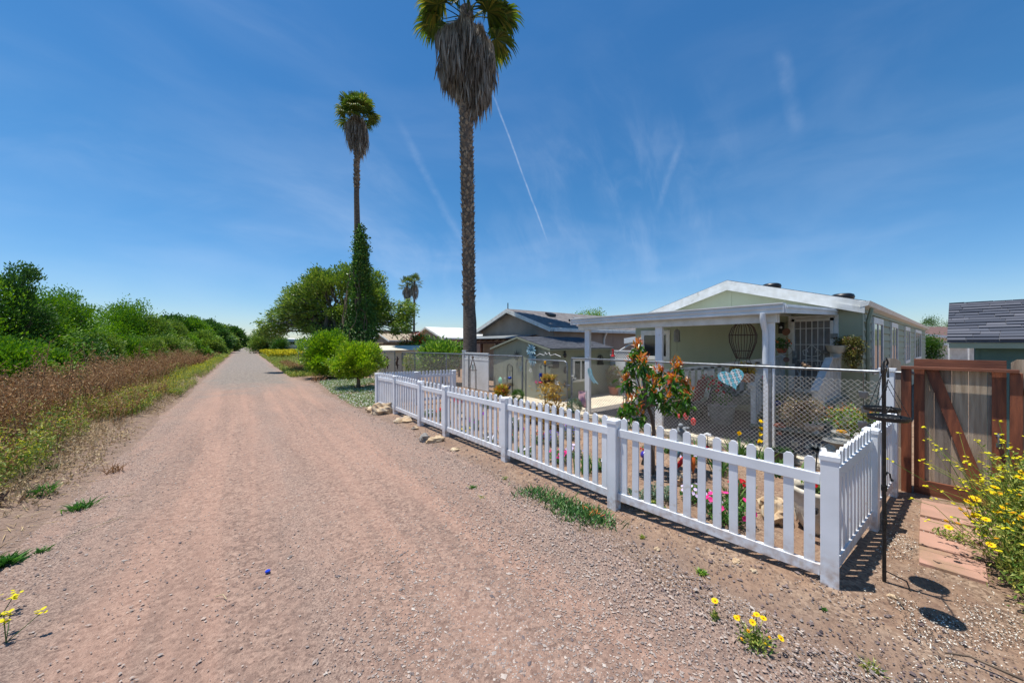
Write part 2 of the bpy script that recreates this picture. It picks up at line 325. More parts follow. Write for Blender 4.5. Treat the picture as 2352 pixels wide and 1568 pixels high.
for n,c,r in (('blue_glass',(20,60,150),.15),('red_plastic',(206,40,44),.35),('mint',(140,204,172),.6),('teal_metal',(96,150,168),.4),('pale_teal',(150,196,206),.5),('heart_blue',(120,206,220),.45),
              ('dark_metal',(50,58,60),.5),('white_paint',(236,236,234),.5),('black_plastic',(26,26,28),.4),('copper',(120,84,66),.5),('cap_blue',(24,60,190),.35),
              ('flag_pink',(206,160,164),.9),('sign_dark',(52,48,44),.7),('zinc',(140,146,148),.45),('purple_gaze',(70,60,160),.15),('orange_glass',(196,96,30),.15),('green_glass',(120,150,60),.15),('sea_glass',(90,140,150),.15),('bird_brown',(150,120,90),.8),('bird_dark',(60,48,42),.8),('angel_grey',(136,140,142),.8),('cushion_red',(120,30,34),.8),('ceramic',(196,170,150),.4),('rv_white',(226,228,230),.4),('yellow_meadow',(220,206,30),.9)):
    mat(n,C(*c),tuple(x*.8 for x in C(*c)),rough=r,scale=12)
# ---------------------------------------------------------------- ground
def fbm(x,y,seed=0):
    r=np.zeros_like(x); 
    for i,(f,a) in enumerate(((.13,1),(.31,.5),(.83,.25),(2.1,.12))):
        p=seed*1.7+i*2.3
        r+=a*np.sin(x*f*2+p+1.3*np.sin(y*f*1.6+p))*np.cos(y*f*2.1-p*.7+1.1*np.sin(x*f*1.3))
    return r
def gheight(x,y):
    x=np.asarray(x,float);y=np.asarray(y,float)
    d=np.clip((-x-3.2)/5,0,1); z=-1.1*d*d*(3-2*d)
    e=np.clip((-x-1.9)/.5,0,1)*np.clip((3.6+x)/.8,0,1)
    z=z+.10*e+.02*fbm(x*3,y*3,2)*np.clip((-x-1.6)/1,0,1)
    far=np.clip((y-10)/600,0,1)
    return z
def ground_mat():
    m=bpy.data.materials.new('soil'); m.use_nodes=True; nt=m.node_tree; N=nt.nodes; L=nt.links; b=N['Principled BSDF']; b.inputs['Roughness'].default_value=.95; b.inputs['Specular IOR Level'].default_value=.15
    tc=N.new('ShaderNodeTexCoord'); sx=N.new('ShaderNodeSeparateXYZ'); L.new(tc.outputs['Object'],sx.inputs[0])
    def noise(sc,d=6,st=None,r=.55):
        n=N.new('ShaderNodeTexNoise'); n.inputs['Scale'].default_value=sc; n.inputs['Detail'].default_value=d; n.inputs['Roughness'].default_value=r
        if st: mp=N.new('ShaderNodeMapping'); mp.inputs['Scale'].default_value=st; L.new(tc.outputs['Object'],mp.inputs[0]); L.new(mp.outputs[0],n.inputs['Vector'])
        else: L.new(tc.outputs['Object'],n.inputs['Vector'])
        return n.outputs['Fac']
    def rng_(v,a,b2,c=0,d=1):
        n=N.new('ShaderNodeMapRange'); n.interpolation_type='SMOOTHSTEP'
        if isinstance(v,(int,float)): n.inputs[0].default_value=v
        else: L.new(v,n.inputs[0])
        for i,x in enumerate((a,b2,c,d)): n.inputs[i+1].default_value=x
        return n.outputs[0]
    def mix(f,A,B):
        n=N.new('ShaderNodeMix'); n.data_type='RGBA'
        if isinstance(f,(int,float)): n.inputs['Factor'].default_value=f
        else: L.new(f,n.inputs['Factor'])
        for k,v in (('A',A),('B',B)):
            if isinstance(v,tuple): n.inputs[k].default_value=(*v,1)
            else: L.new(v,n.inputs[k])
        return n.outputs['Result']
    def mth(op,a,b2):
        n=N.new('ShaderNodeMath'); n.operation=op
        for i,v in enumerate((a,b2)):
            if isinstance(v,(int,float)): n.inputs[i].default_value=v
            else: L.new(v,n.inputs[i])
        return n.outputs[0]
    return m,b,tc,sx,noise,rng_,mix,mth,N,L
def finish_bump(b,N,L,hs):
    prev=None
    for h,st,di in hs:
        bp=N.new('ShaderNodeBump'); bp.inputs['Strength'].default_value=st; bp.inputs['Distance'].default_value=di; L.new(h,bp.inputs['Height'])
        if prev: L.new(prev,bp.inputs['Normal'])
        prev=bp.outputs[0]
    L.new(prev,b.inputs['Normal'])
def make_soil():
    m,b,tc,sx,noise,R,mix,mth,N,L=ground_mat()
    base=mix(R(noise(1.1),.35,.65),C(152,124,102),C(128,104,86))
    base=mix(R(noise(9,8,None,.7),.4,.68),base,C(116,92,78))
    vor=N.new('ShaderNodeTexVoronoi'); vor.inputs['Scale'].default_value=85; L.new(tc.outputs['Object'],vor.inputs['Vector'])
    v2=N.new('ShaderNodeTexVoronoi'); v2.inputs['Scale'].default_value=40; L.new(tc.outputs['Object'],v2.inputs['Vector']); q2=N.new('ShaderNodeSeparateColor'); L.new(v2.outputs['Color'],q2.inputs[0])
    base=mix(mth('MULTIPLY',R(noise(2.2,5),.4,.62,.1,.5),1),base,mix(q2.outputs[0],C(88,72,62),C(196,172,148)))
    peb=mix(R(vor.outputs['Distance'],.1,.5),C(176,158,146),C(92,80,76))
    nx=mth('ADD',sx.outputs['X'],mth('MULTIPLY',mth('SUBTRACT',noise(1.6),.5),1.6))
    grav=R(nx,3.5,3.9,1,0)                           # gravelly shoulder of the road
    gcol=mix(R(noise(26,8,None,.75),.38,.66),C(158,134,116),C(116,98,88))
    base=mix(mth('MULTIPLY',R(nx,3.0,4.0,1,0),.75),base,mix(.4,gcol,peb))
    # left bank: litter, further away: grass and scrub
    left=R(nx,-2.2,-3.4,0,1)
    base=mix(mth('MULTIPLY',left,R(noise(3),.35,.6)),base,C(132,110,82))
    base=mix(mth('MULTIPLY',R(nx,-4.5,-7,0,1),.85),base,C(62,66,38))
    farr=mth('MULTIPLY',R(sx.outputs['Y'],24,60,0,1),R(nx,2.6,3.4,0,1))
    base=mix(mth('MULTIPLY',farr,R(noise(.35),.35,.6)),base,C(104,112,62))
    L.new(base,b.inputs['Base Color'])
    finish_bump(b,N,L,[(noise(4,8,None,.7),.6,.06),(noise(60,6,None,.7),.6,.012),(vor.outputs['Distance'],.35,.006)])
    MT['soil']=m
make_soil()
def make_road():
    m,b,tc,sx,noise,R,mix,mth,N,L=ground_mat()
    base=mix(R(noise(1.4,5,(1,.25,1)),.36,.64),C(172,138,120),C(146,118,104))
    base=mix(R(noise(38,8,None,.75),.42,.7),base,C(108,90,82))
    base=mix(R(noise(150,4,None,.8),.56,.72),base,C(196,180,168))
    def cells(sc,st=None):
        v=N.new('ShaderNodeTexVoronoi'); v.inputs['Scale'].default_value=sc; L.new(tc.outputs['Object'],v.inputs['Vector']); q=N.new('ShaderNodeSeparateColor'); L.new(v.outputs['Color'],q.inputs[0]); return q.outputs[0]
    base=mix(mth('MULTIPLY',R(noise(5,5),.35,.6,.25,.6),1),base,mix(cells(52),C(84,68,62),C(200,172,152)))
    base=mix(mth('MULTIPLY',R(noise(3.3,5),.35,.6,.25,.55),1),base,mix(cells(27),C(104,84,76),C(180,150,132)))
    vor=N.new('ShaderNodeTexVoronoi'); vor.inputs['Scale'].default_value=95; vor.inputs['Randomness'].default_value=1; L.new(tc.outputs['Object'],vor.inputs['Vector'])
    sep=N.new('ShaderNodeSeparateColor'); L.new(vor.outputs['Color'],sep.inputs[0])
    stone=mix(R(sep.outputs[0],0,1),C(178,156,140),C(84,72,70))
    base=mix(mth('MULTIPLY',R(noise(1.0,4,(2.6,.10,1)),.42,.62,0,.30),1),base,C(182,144,124))
    base=mix(mth('MULTIPLY',R(noise(1.3,5,(2.2,.14,1)),.50,.68,0,.30),1),base,C(120,102,92))
    # loose gravel left by wheels: stripes along the road
    wob=mth('ADD',sx.outputs['X'],mth('MULTIPLY',mth('SUBTRACT',noise(.35),.5),1.2))
    stripe=mth('ADD',mth('ADD',R(wob,-.7,-1.6,0,.8),R(wob,2.0,2.9,0,.8)),mth('MULTIPLY',R(mth('ABSOLUTE',mth('SUBTRACT',wob,.55),0),.0,.45,1,0),.55))
    stripe=mth('MULTIPLY',stripe,R(noise(2.2,6,(1,.4,1)),.3,.62,.35,1))
    base=mix(stripe,base,stone)
    # grey gravel starts further down the lane
    g=R(mth('ADD',sx.outputs['Y'],mth('MULTIPLY',mth('SUBTRACT',noise(.5),.5),14)),17,25,0,1)
    edge=R(mth('ABSOLUTE',mth('SUBTRACT',wob,.3),0),1.3,2.3,1,.25)
    grey=mix(R(noise(6,8,None,.8),.35,.65),C(148,140,130),C(104,98,92))
    base=mix(mth('MULTIPLY',mth('MULTIPLY',g,edge),.9),base,grey)
    L.new(base,b.inputs['Base Color'])
    finish_bump(b,N,L,[(noise(2.5,6),.2,.02),(noise(34,6,None,.75),.5,.015),(noise(90,5,None,.75),.8,.012),(vor.outputs['Distance'],.6,.006)])
    MT['road_gravel']=m
make_road()
def grid(xs,ys,zf):
    X,Y=np.meshgrid(xs,ys,indexing='ij'); V=np.stack([X.ravel(),Y.ravel(),zf(X,Y).ravel()],1); ny=len(ys)
    i,j=np.meshgrid(np.arange(len(xs)-1),np.arange(ny-1),indexing='ij'); a=(i*ny+j).ravel()
    return V,np.stack([a,a+ny,a+ny+1,a+1],1)
xs=np.concatenate([[-3000,-900,-300,-120,-60,-35,-22,-15],np.arange(-11,-1.4,.25),[-1,1,3,6,10,20,40,80,160,300,700,1500,3000]])
ys=np.concatenate([[-60,-20,-6],np.arange(-3,60,.7),[62,66,70,80,100,130,170,230,320,500,900,2000,3900]])
struct(MB().add(*grid(xs,ys,gheight)).build('ground','soil',smooth=True))
def roadgrid():
    ys=np.concatenate([np.arange(-8,40,.12),np.arange(40,120,1.),[130,150,180,220,260]]); t=np.linspace(0,1,40)
    V=[];n=len(t)
    l=-2.05+.13*fbm(ys*2.3,ys*0+3,1)+.05*np.sin(ys*5.1)+.04*np.sin(ys*11.3+1); r=2.75+.16*fbm(ys*1.9,ys*0+9,5)+.05*np.sin(ys*6.3)+.04*np.sin(ys*13.7)
    r=r+.35*np.clip((16-ys)/6,0,1)-.45*np.clip((ys-22)/15,0,1); l=l+.2*np.clip((ys-30)/20,0,1)
    X=l[:,None]*(1-t)+r[:,None]*t; Y=np.repeat(ys[:,None],n,1)
    Z=.006+.018*(1-np.abs(t*2-1)**3)[None]*np.ones_like(X)+.006*fbm(X*4,Y*2,4)*(1-np.abs(t*2-1)**6)[None]
    i,j=np.meshgrid(np.arange(len(ys)-1),np.arange(n-1),indexing='ij'); a=(i*n+j).ravel()
    return np.stack([X.ravel(),Y.ravel(),Z.ravel()],1),np.stack([a,a+1,a+n+1,a+n],1)
struct(MB().add(*roadgrid()).build('road','road_gravel',smooth=True))
# low hills behind the houses on the right
def hills():
    v=[];xs=np.linspace(0,1,60); f=[]
    px=np.linspace(2010,2700,60); Yd=420.
    for k,(dist,hs) in enumerate(((330,.0),(420,.55),(520,1.),(700,.75))):
        for i,p in enumerate(px):
            P=DP(p,789,dist); h=hs*(24+6*math.sin(p*.011)+3*math.sin(p*.043+1)) if hs else -2
            v.append((P.x,P.y,h*min(1,(i+1)/10)))
    for k in range(3):
        for i in range(59): a=k*60+i; f.append((a,a+1,a+61,a+60))
    return MB().add(v,f)
mat('hill_scrub',C(96,100,66),C(70,84,54),rough=1,scale=.03,c3=C(140,126,92),s3=.01)
struct(hills().build('hills','hill_scrub',smooth=True))
# patio slab and its dark inset
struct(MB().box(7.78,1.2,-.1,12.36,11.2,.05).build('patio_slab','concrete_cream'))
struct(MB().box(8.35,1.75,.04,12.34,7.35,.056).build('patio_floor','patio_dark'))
# ---------------------------------------------------------------- green house
def shingles(mb,x0,x1,zf,row,y0,y1,m='x',tabw=.3,th=.012,seed=1):
    """courses of overlapping tabs on a roof plane; zf gives the 3D point for (u along slope, v along ridge)"""
    rd=random.Random(seed); u=0; L=x1-x0; k=0
    while u<L-.01:
        v=y0-rd.uniform(0,tabw)
        while v<y1:
            w=tabw*rd.choice((.6,.8,1,1,1.3)); a,b=max(v,y0),min(v+w-.006,y1); t=th*rd.uniform(.5,1.5)
            if b>a+.02:
                u1=min(u+row+.02,L); lo=[zf(u,a,t+.006),zf(u,b,t+.006),zf(u1,b,.004),zf(u1,a,.004)]; bo=[zf(u,a,0),zf(u,b,0)]
                mb.add([tuple(p) for p in lo+bo],[(0,1,2,3),(4,5,1,0)])
            v+=w
        u+=row; k+=1
    return mb
def gable_house(name,label,cat,x0,x1,y0,y1,zr,ze,yr,wallm,roofm,trimm,over=.3,oy=.15,th=.08,fas=.2,group=None,side=None):
    """ridge runs along x; gable faces -x"""
    t=thing(name,label,cat,(x0,(y0+y1)/2,0),group)
    sl=(zr-ze)/(yr-y0); zl=ze if True else 0; sl2=(zr-ze)/(y1-yr)
    w=MB().prism([(x0,y0,0),(x0,y1,0),(x0,y1,ze-.02),(x0,yr,zr-.02),(x0,y0,ze-.02)],(x1-x0,0,0)).build('wall',wallm,t)
    r=MB()
    for (ya,yb,sg) in ((y0,yr,sl),(y1,yr,sl2)):
        d=-1 if ya<yb else 1; ye=ya+d*oy; z_e=ze-sg*oy
        r.prism([(x0-over,ye,z_e),(x0-over,yb,zr),(x0-over,yb,zr+th),(x0-over,ye,z_e+th)],(x1-x0+over*2,0,0))
    rf=r.build('roof',roofm,t)
    f=MB()
    for (ya,sg) in ((y0,sl),(y1,sl2)):
        d=-1 if ya<yr else 1; ye=ya+d*(oy+.01); z_e=ze-sg*(oy+.01)
        f.prism([(x0-over-.03,ye,z_e-fas+th-.01),(x0-over-.03,yr,zr-fas+th-.01),(x0-over-.03,yr,zr+th-.012),(x0-over-.03,ye,z_e+th-.012)],(.028,0,0))
        f.box(x0-over,min(ye,ye+d*.03),z_e-fas+th+.02,x1+over,max(ye,ye+d*.03),z_e+th-.02)
    f.build('fascia',trimm,rf)
    return t,w,rf
def window_x(parent,x,y0,y1,z0,z1,n=2,trim=.1,frame='trim',glass='glass_dark',lab=None):
    """window on a wall facing -x"""
    f=MB()
    for a in ((y0-trim,z0-trim,y1+trim,z0),(y0-trim,z1,y1+trim,z1+trim*1.3),(y0-trim,z0,y0,z1),(y1,z0,y1+trim,z1)): f.box(x-.035,a[0],a[1],x+.01,a[2],a[3])
    for k in range(1,n): yc=y0+(y1-y0)*k/n; f.box(x-.026,yc-.025,z0,x+.006,yc+.025,z1)
    fo=f.build('window',frame,parent)
    MB().box(x-.012,y0,z0,x+.004,y1,z1).build('pane',glass,fo); return fo
def window_y(parent,y,x0,x1,z0,z1,n=2,trim=.1,frame='trim',glass='glass_dark'):
    f=MB()
    for a in ((x0-trim,z0-trim,x1+trim,z0),(x0-trim,z1,x1+trim,z1+trim*1.3),(x0-trim,z0,x0,z1),(x1,z0,x1+trim,z1)): f.box(a[0],y-.045,a[1],a[2],y+.01,a[3])
    for k in range(1,n): xc=x0+(x1-x0)*k/n; f.box(xc-.04,y-.036,z0,xc+.04,y+.006,z1)
    fo=f.build('window',frame,parent)
    MB().box(x0,y-.02,z0,x1,y+.004,z1).build('pane',glass,fo); return fo
HX=12.38; HY0,HY1,HYR=1.6,8.0,4.6; HZR,HZE=4.12,3.2; HX1=36.
t=thing('mobile_home','long sage green mobile home with white trim and a covered front porch','house',(HX,4.8,0))
sl=(HZR-HZE)/(HYR-HY0)
zl=HZR-sl*(HY1-HYR)
MB().prism([(HX,HY0,.0),(HX,HY1,.0),(HX,HY1,zl),(HX,HYR,HZR),(HX,HY0,HZE)],(.1,0,0)).build('front_wall','sage',t)
# panel joint and corner board on the front
MB().box(HX-.012,4.55,.6,HX+.001,4.65,HZR-.12).build('panel_joint','sage',t)
MB().box(HX-.014,HY0,0.42,HX+.001,HY0+.55,HZE-.08).build('corner_panel','sage',t)
MB().box(HX-.02,HY0,0.1,HX+.001,HY0+1.1,.42).build('skirting','sage',t)
mb=MB(); z=.12
while z<HZE-.05:
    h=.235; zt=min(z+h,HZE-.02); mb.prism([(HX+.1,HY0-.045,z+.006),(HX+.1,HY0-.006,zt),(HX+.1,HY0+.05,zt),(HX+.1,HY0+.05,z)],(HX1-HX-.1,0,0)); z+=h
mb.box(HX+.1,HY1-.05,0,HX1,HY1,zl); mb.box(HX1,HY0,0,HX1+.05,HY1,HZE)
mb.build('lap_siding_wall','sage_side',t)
MB().box(HX-.01,HY0-.04,0.02,HX+.16,HY0+.01,HZE-.03).build('corner_board','sage_side',t)
r=MB()
for ya,sg,d in ((HY0,sl,-1),(HY1,sl,1)):
    ye=ya+d*.12; z_e=HZR-sl*abs(ye-HYR); r.prism([(HX-.2,ye,z_e),(HX-.2,HYR,HZR),(HX-.2,HYR,HZR+.05),(HX-.2,ye,z_e+.05)],(HX1-HX+.3,0,0))
rf=r.build('roof','roof_dark',t)
f=MB()
for ya,d in ((HY0,-1),(HY1,1)):
    ye=ya+d*.1; z_e=HZR-sl*abs(ye-HYR)
    f.prism([(HX-.22,ye,z_e-.20),(HX-.22,HYR,HZR-.20),(HX-.22,HYR,HZR+.035),(HX-.22,ye,z_e+.035)],(.03,0,0))
    f.prism([(HX-.245,ye,z_e-.27),(HX-.245,HYR,HZR-.27),(HX-.245,HYR,HZR-.12),(HX-.245,ye,z_e-.12)],(.024,0,0))
f.build('fascia','trim',rf)
g=MB(); zg=HZE-.13
g.prism([(HX-.25,HY0-.02,zg-.02),(HX-.25,HY0-.16,zg+.02),(HX-.25,HY0-.20,zg+.13),(HX-.25,HY0-.02,zg+.13)],(HX1-HX+.35,0,0))
g.build('gutter','trim',t)
MB().tube([(HX+.5,HY0-.14,zg),(HX+.5,HY0-.1,zg-.2),(HX+.5,HY0-.07,zg-.35),(HX+.5,HY0-.07,.15)],.045,6).build('downspout','sage_side',t)
for a,b in ((13.98,15.6),(17.9,19.5),(22.6,24.4),(27.6,31.3)): window_y(t,HY0-.03,a,b,1.42,2.72,3 if a>27 else 2,.13)
for x in (HX+2.0,): pass
for yy,xx in ((3.77,13.4),(2.1,13.4)):
    zz=HZR-sl*abs(yy-HYR)+.05
    MB().lathe([(.24,0),(.26,.05),(.24,.12),(.18,.15),(.001,.16)],xx,yy,zz,18).build('roof_vent','black_plastic',t,smooth=True)
a=XP(1481,770,HX);b=XP(1527,818,HX)
window_x(t,HX,6.72,7.60,b.z+.0,a.z,1,.14)
# security screen door
pa=XP(1820,734,HX); pb=XP(1916,899,HX); y1,y0=pa.y,pb.y; z0,z1=.8,pa.z
d=MB()
for q in ((y0,z0,y0+.07,z1),(y1-.07,z0,y1,z1),(y0,z1-.07,y1,z1),(y0,z0,y1,z0+.1)): d.box(HX-.09,q[0],q[1],HX-.02,q[2],q[3])
dr=d.build('door','trim',t)
MB().box(HX-.035,y0+.06,z0+.05,HX-.03,y1-.06,z1-.05).build('screen','screen',dr)
bars=MB()
for k in range(1,6): yy=y0+.07+(y1-y0-.14)*k/6; bars.box(HX-.075,yy-.009,z0+.08,HX-.055,yy+.009,z1-.06)
for k in range(1,5): zz=z0+(z1-z0)*k/4.6; bars.box(HX-.08,y0+.06,zz-.009,HX-.06,y1-.06,zz+.009)
yc,zc=(y0+y1)/2,(z0+z1)/2-.05
for sg in (-1,1):
    for k in (-1,1):
        bars.tube([(HX-.085,yc+sg*.02,zc+k*.03),(HX-.085,yc+sg*.17,zc+k*.07),(HX-.085,yc+sg*.19,zc+k*.19),(HX-.085,yc+sg*.1,zc+k*.22),(HX-.085,yc+sg*.08,zc+k*.15)],.01,4)
        bars.tube([(HX-.085,yc,zc+k*.36),(HX-.085,yc+sg*.12,zc+k*.22)],.01,4)
bars.build('security_bar','trim',dr)
MB().box(HX-.11,y1-.12,zc-.18,HX-.08,y1-.02,zc+.18).ball((HX-.14,y1-.07,zc-.05),.035).ball((HX-.14,y1-.07,zc+.1),.03).build('handle','galvanised',dr,smooth=False)
MB().box(HX-.05,y0-.09,z0,HX+.0,y0-.005,z1+.09).box(HX-.05,y1+.005,z0,HX,y1+.08,z1+.09).box(HX-.05,y0,z1+.005,HX,y1,z1+.09).build('door_frame','trim',t)
MB().box(HX-.10,2.02,2.28,HX-.015,2.16,2.42).build('junction_box','pot_grey',t)
MB().tube([(HX-.02,HY0+.62,HZE-.06),(HX-.02,HY0+.60,HZE-.5),(HX-.02,HY0+.4,HZE-.52)],.008,5).build('cable','black_plastic',t)
# ---------------------------------------------------------------- patio cover
PY0,PY1=2.05,7.35; PX=7.98
t=thing('patio_cover','white flat roofed patio cover on square posts attached to the sage green mobile home','patio cover',(PX,4.7,0))
zf,zb=2.86,3.02
MB().prism([(PX,PY0,zf),(HX-.03,PY0,zb),(HX-.03,PY0,zb+.05),(PX,PY0,zf+.03)],(0,PY1-PY0,0)).build('roof','vinyl_plain',t)
g=MB(); 
prof=[(PX+.0,2.72),(PX-.04,2.72),(PX-.045,2.745),(PX-.02,2.755),(PX-.02,2.80),(PX-.05,2.815),(PX-.05,2.845),(PX-.03,2.852),(PX-.03,2.885),(PX-.07,2.895),(PX-.07,2.915),(PX,2.915)]
def strip(mb,prof,y0,y1):
    V=[(x,y0,z) for x,z in prof]+[(x,y1,z) for x,z in prof]; n=len(prof); return mb.add(V,[(i,(i+1)%n,n+(i+1)%n,n+i) for i in range(n)])
strip(g,prof,PY0,PY1); g.box(PX-.06,PY0-.006,2.722,PX+.1,PY0+.004,2.912).box(PX-.06,PY1-.004,2.722,PX+.1,PY1+.006,2.912)
g.build('gutter','vinyl_plain',t)
g=MB(); g.prism([(PX,PY0-.03,2.72),(HX-.04,PY0-.03,2.90),(HX-.04,PY0-.03,3.06),(PX,PY0-.03,2.88)],(0,.03,0)); g.prism([(PX+.02,PY0-.05,2.82),(HX-.05,PY0-.05,2.99),(HX-.05,PY0-.05,3.02),(PX+.02,PY0-.05,2.85)],(0,.02,0))
g.build('side_fascia','vinyl_plain',t)
MB().box(8.10,PY0+.15,2.56,8.16,PY1-.15,2.74).box(8.22,PY0+.15,2.56,8.28,PY1-.15,2.74).build('beam','trim',t)
for yy in (3.0,4.3,5.6,6.8): MB().prism([(8.3,yy,2.79),(HX-.05,yy,2.93),(HX-.05,yy,2.985),(8.3,yy,2.845)],(0,.06,0)).build('rafter','trim',t)
for yy in (6.92,4.65,2.36):
    p=MB().box(8.15,yy-.11,.05,8.19,yy+.07,2.57).box(8.19,yy-.10,.05,8.25,yy+.06,2.6).build('post','vinyl',t,bevel=.004)
MB().tube([(PX-.02,2.36+.02,2.74),(PX-.02,2.38,2.62),(8.02,2.38,2.5),(8.09,2.38,2.4),(8.1,2.38,2.25),(8.1,2.38,1.75)],.05,6).build('downspout','vinyl',t,smooth=True)
# ---------------------------------------------------------------- deck, stairs and ramp
t=thing('porch_deck','raised porch with steps, ramp and white baluster railings against the green house','deck',(11.5,3,0))
MB().box(10.75,1.85,.70,HX-.03,3.25,.78).box(10.72,1.82,.55,10.75,3.28,.76).box(10.72,1.80,.5,HX-.04,1.84,.76).build('landing','deck_sage',t)
MB().prism([(10.75,3.25,.70),(10.75,7.0,.08),(10.75,7.0,.16),(10.75,3.25,.78)],(HX-10.8,0,0)).prism([(10.72,3.25,.55),(10.72,7.0,.0),(10.72,7.0,.16),(10.72,3.25,.77)],(.03,0,0)).build('ramp','deck_sage',t)
for k in range(3): MB().box(9.85+.3*k,1.78,.15+.195*k,10.2+.3*k,3.2,.2+.195*k).build('step','deck_sage',t)
for yy in (1.76,2.4,3.2): MB().prism([(9.95,yy,0),(10.75,yy,0),(10.75,yy,.66),(9.9,yy,.12)],(0,.04,0)).build('stringer','deck_sage',t)
for xx,yy in ((10.8,1.9),(12.1,1.9)): MB().box(xx-.05,yy-.05,0,xx+.05,yy+.05,.7).build('leg','deck_white',t)
def stair_rail(yy,nm):
    rl=MB().bar((9.78,yy,1.12),(11.15,yy,1.80),.14,.035).bar((11.1,yy,1.80),(12.2,yy,1.80),.14,.035).build('handrail','deck_white',t)
    b=MB()
    for k in range(14):
        x=10.06+k*.155; zt=min(1.10+(x-9.78)*.496,1.78); zb=max(.12+(x-9.85)*.62,.2); zb=min(zb,.72)
        b.box(x-.045,yy-.012,zb,x+.045,yy+.012,zt)
    b.build('baluster','deck_white',rl)
    MB().box(9.86,yy-.05,.2,9.96,yy+.05,1.14).build('newel_post','deck_white',t); MB().box(12.0,yy-.06,.78,12.12,yy+.06,1.86).box(11.97,yy-.09,1.86,12.15,yy+.09,1.89).build('newel_post','deck_white',t)
stair_rail(1.98,0); stair_rail(3.15,1)
# ramp rail
rl=MB().bar((10.68,3.2,1.70),(10.68,6.9,1.09),.12,.04,up=(1,0,0)).bar((10.68,3.2,.92),(10.68,6.9,.31),.04,.08).build('ramp_rail','deck_white',t)
b=MB(); y=3.3
while y<6.8:
    zt=1.70-(y-3.2)*.165; b.box(10.66,y-.05,zt-.86,10.685,y+.05,zt-.01); y+=.185
b.build('baluster','deck_white',rl)
for y in (3.25,4.5,5.7,6.85): zt=1.70-(y-3.2)*.165; MB().box(10.69,y-.05,.06,10.77,y+.05,zt-.02).build('rail_post','deck_white',t)
# ---------------------------------------------------------------- garden shed beside the patio (left)
SX,SY0,SY1,SYR=8.89,9.23,12.9,11.07
t=thing('garden_shed','sage green gable shed with dark shingle roof and metal flowers on its wall','shed',(SX,11,0))
w=MB().prism([(SX,SY0,0),(SX,SY1,0),(SX,SY1,1.94),(SX,SYR,2.36),(SX,SY0,1.94)],(3.5,0,0)).build('wall','shed_green',t)
gr=MB(); y=SY0+.2
while y<SY1: gr.box(SX-.004,y-.006,.05,SX+.002,y+.006,1.93); y+=.3
gr.build('groove','deck_sage',w)
k=(2.40-1.95)/(SYR-SY0)
rr=MB()
for ya,yb in ((SY0-.1,SYR),(SY1+.1,SYR)):
    za=1.95-.1*k; rr.prism([(SX-.12,ya,za),(SX-.12,yb,2.40),(SX-.12,yb,2.44),(SX-.12,ya,za+.04)],(3.8,0,0))
L=math.hypot(SYR-SY0+.1,2.4-1.93)
shingles(rr,0,L,lambda u,v,h:(v,SY0-.1+u*math.cos(math.atan(k)),1.93+.04+u*math.sin(math.atan(k))+h),.14,SX-.12,SX+3.68,tabw=.3,th=.01,seed=4)
rr.build('roof','roof_dark',t)
MB().prism([(SX-.13,SY0-.1,1.88),(SX-.13,SYR,2.36),(SX-.13,SYR,2.43),(SX-.13,SY0-.1,1.95)],(.02,0,0)).prism([(SX-.13,SY1+.1,1.88),(SX-.13,SYR,2.36),(SX-.13,SYR,2.43),(SX-.13,SY1+.1,1.95)],(.02,0,0)).box(SX-.1,SY0-.12,1.885,SX+3.68,SY0-.1,1.95).build('fascia','shed_green',t)
a=YP(1318,829,SY0); b=YP(1347,869,SY0)
window_y(t,SY0-.01,a.x,a.x+.75,b.z,a.z,2,.09)
# ---------------------------------------------------------------- shed on the right with the big shingle roof
RX=10.0; RXr=11.5; ZE,ZR=2.2,2.97; RY1=.19; RY0=-5.5
t=thing('neighbour_shed','teal walled shed with a broad dark shingle roof behind the wooden gate','shed',(11.5,-2.5,0))
MB().prism([(RX+.25,-5.4,0),(RX+.25,-5.4,2.12),(RXr,-5.4,2.82),(13.0-.25,-5.4,2.12),(13-.25,-5.4,0)],(0,5.4-.13,0)).build('wall','teal_wall',t)
ang=math.atan2(ZR-ZE,RXr-RX); L=math.hypot(ZR-ZE,RXr-RX)
rr=MB().prism([(RX,RY0,ZE-.03),(RXr,RY0,ZR-.03),(RXr,RY0,ZR),(RX,RY0,ZE)],(0,RY1-RY0,0)).prism([(13.0,RY0,ZE-.03),(RXr,RY0,ZR-.03),(RXr,RY0,ZR),(13.,RY0,ZE)],(0,RY1-RY0,0))
rr.build('roof','roof_dark',t)
rr=MB(); shingles(rr,0,L,lambda u,v,h:(RX+u*math.cos(ang)-h*math.sin(ang),v,ZE+u*math.sin(ang)+h*math.cos(ang)+.002),.118,RY0,RY1,tabw=.34,th=.016,seed=9)
leafmat('shingle_tabs',[C(86,90,100),C(72,76,86),C(98,100,108),C(64,68,78)],trans=0,rough=.95,spec=.2)
rr.build('shingle','shingle_tabs',t)
MB().box(RX+.02,RY0,ZE-.13,RX+.05,RY1-.02,ZE-.035).box(RX+.04,RY1-.05,ZE-.12,RX+.3,RY1-.02,ZE-.06).box(RX+.06,RY0,ZE-.13,RX+.3,RY1-.06,ZE-.10).build('fascia','sage',t)
MB().box(RX+.235,-.16,0,RX+.262,-.12,2.1).build('corner_trim','teal_wall',t)
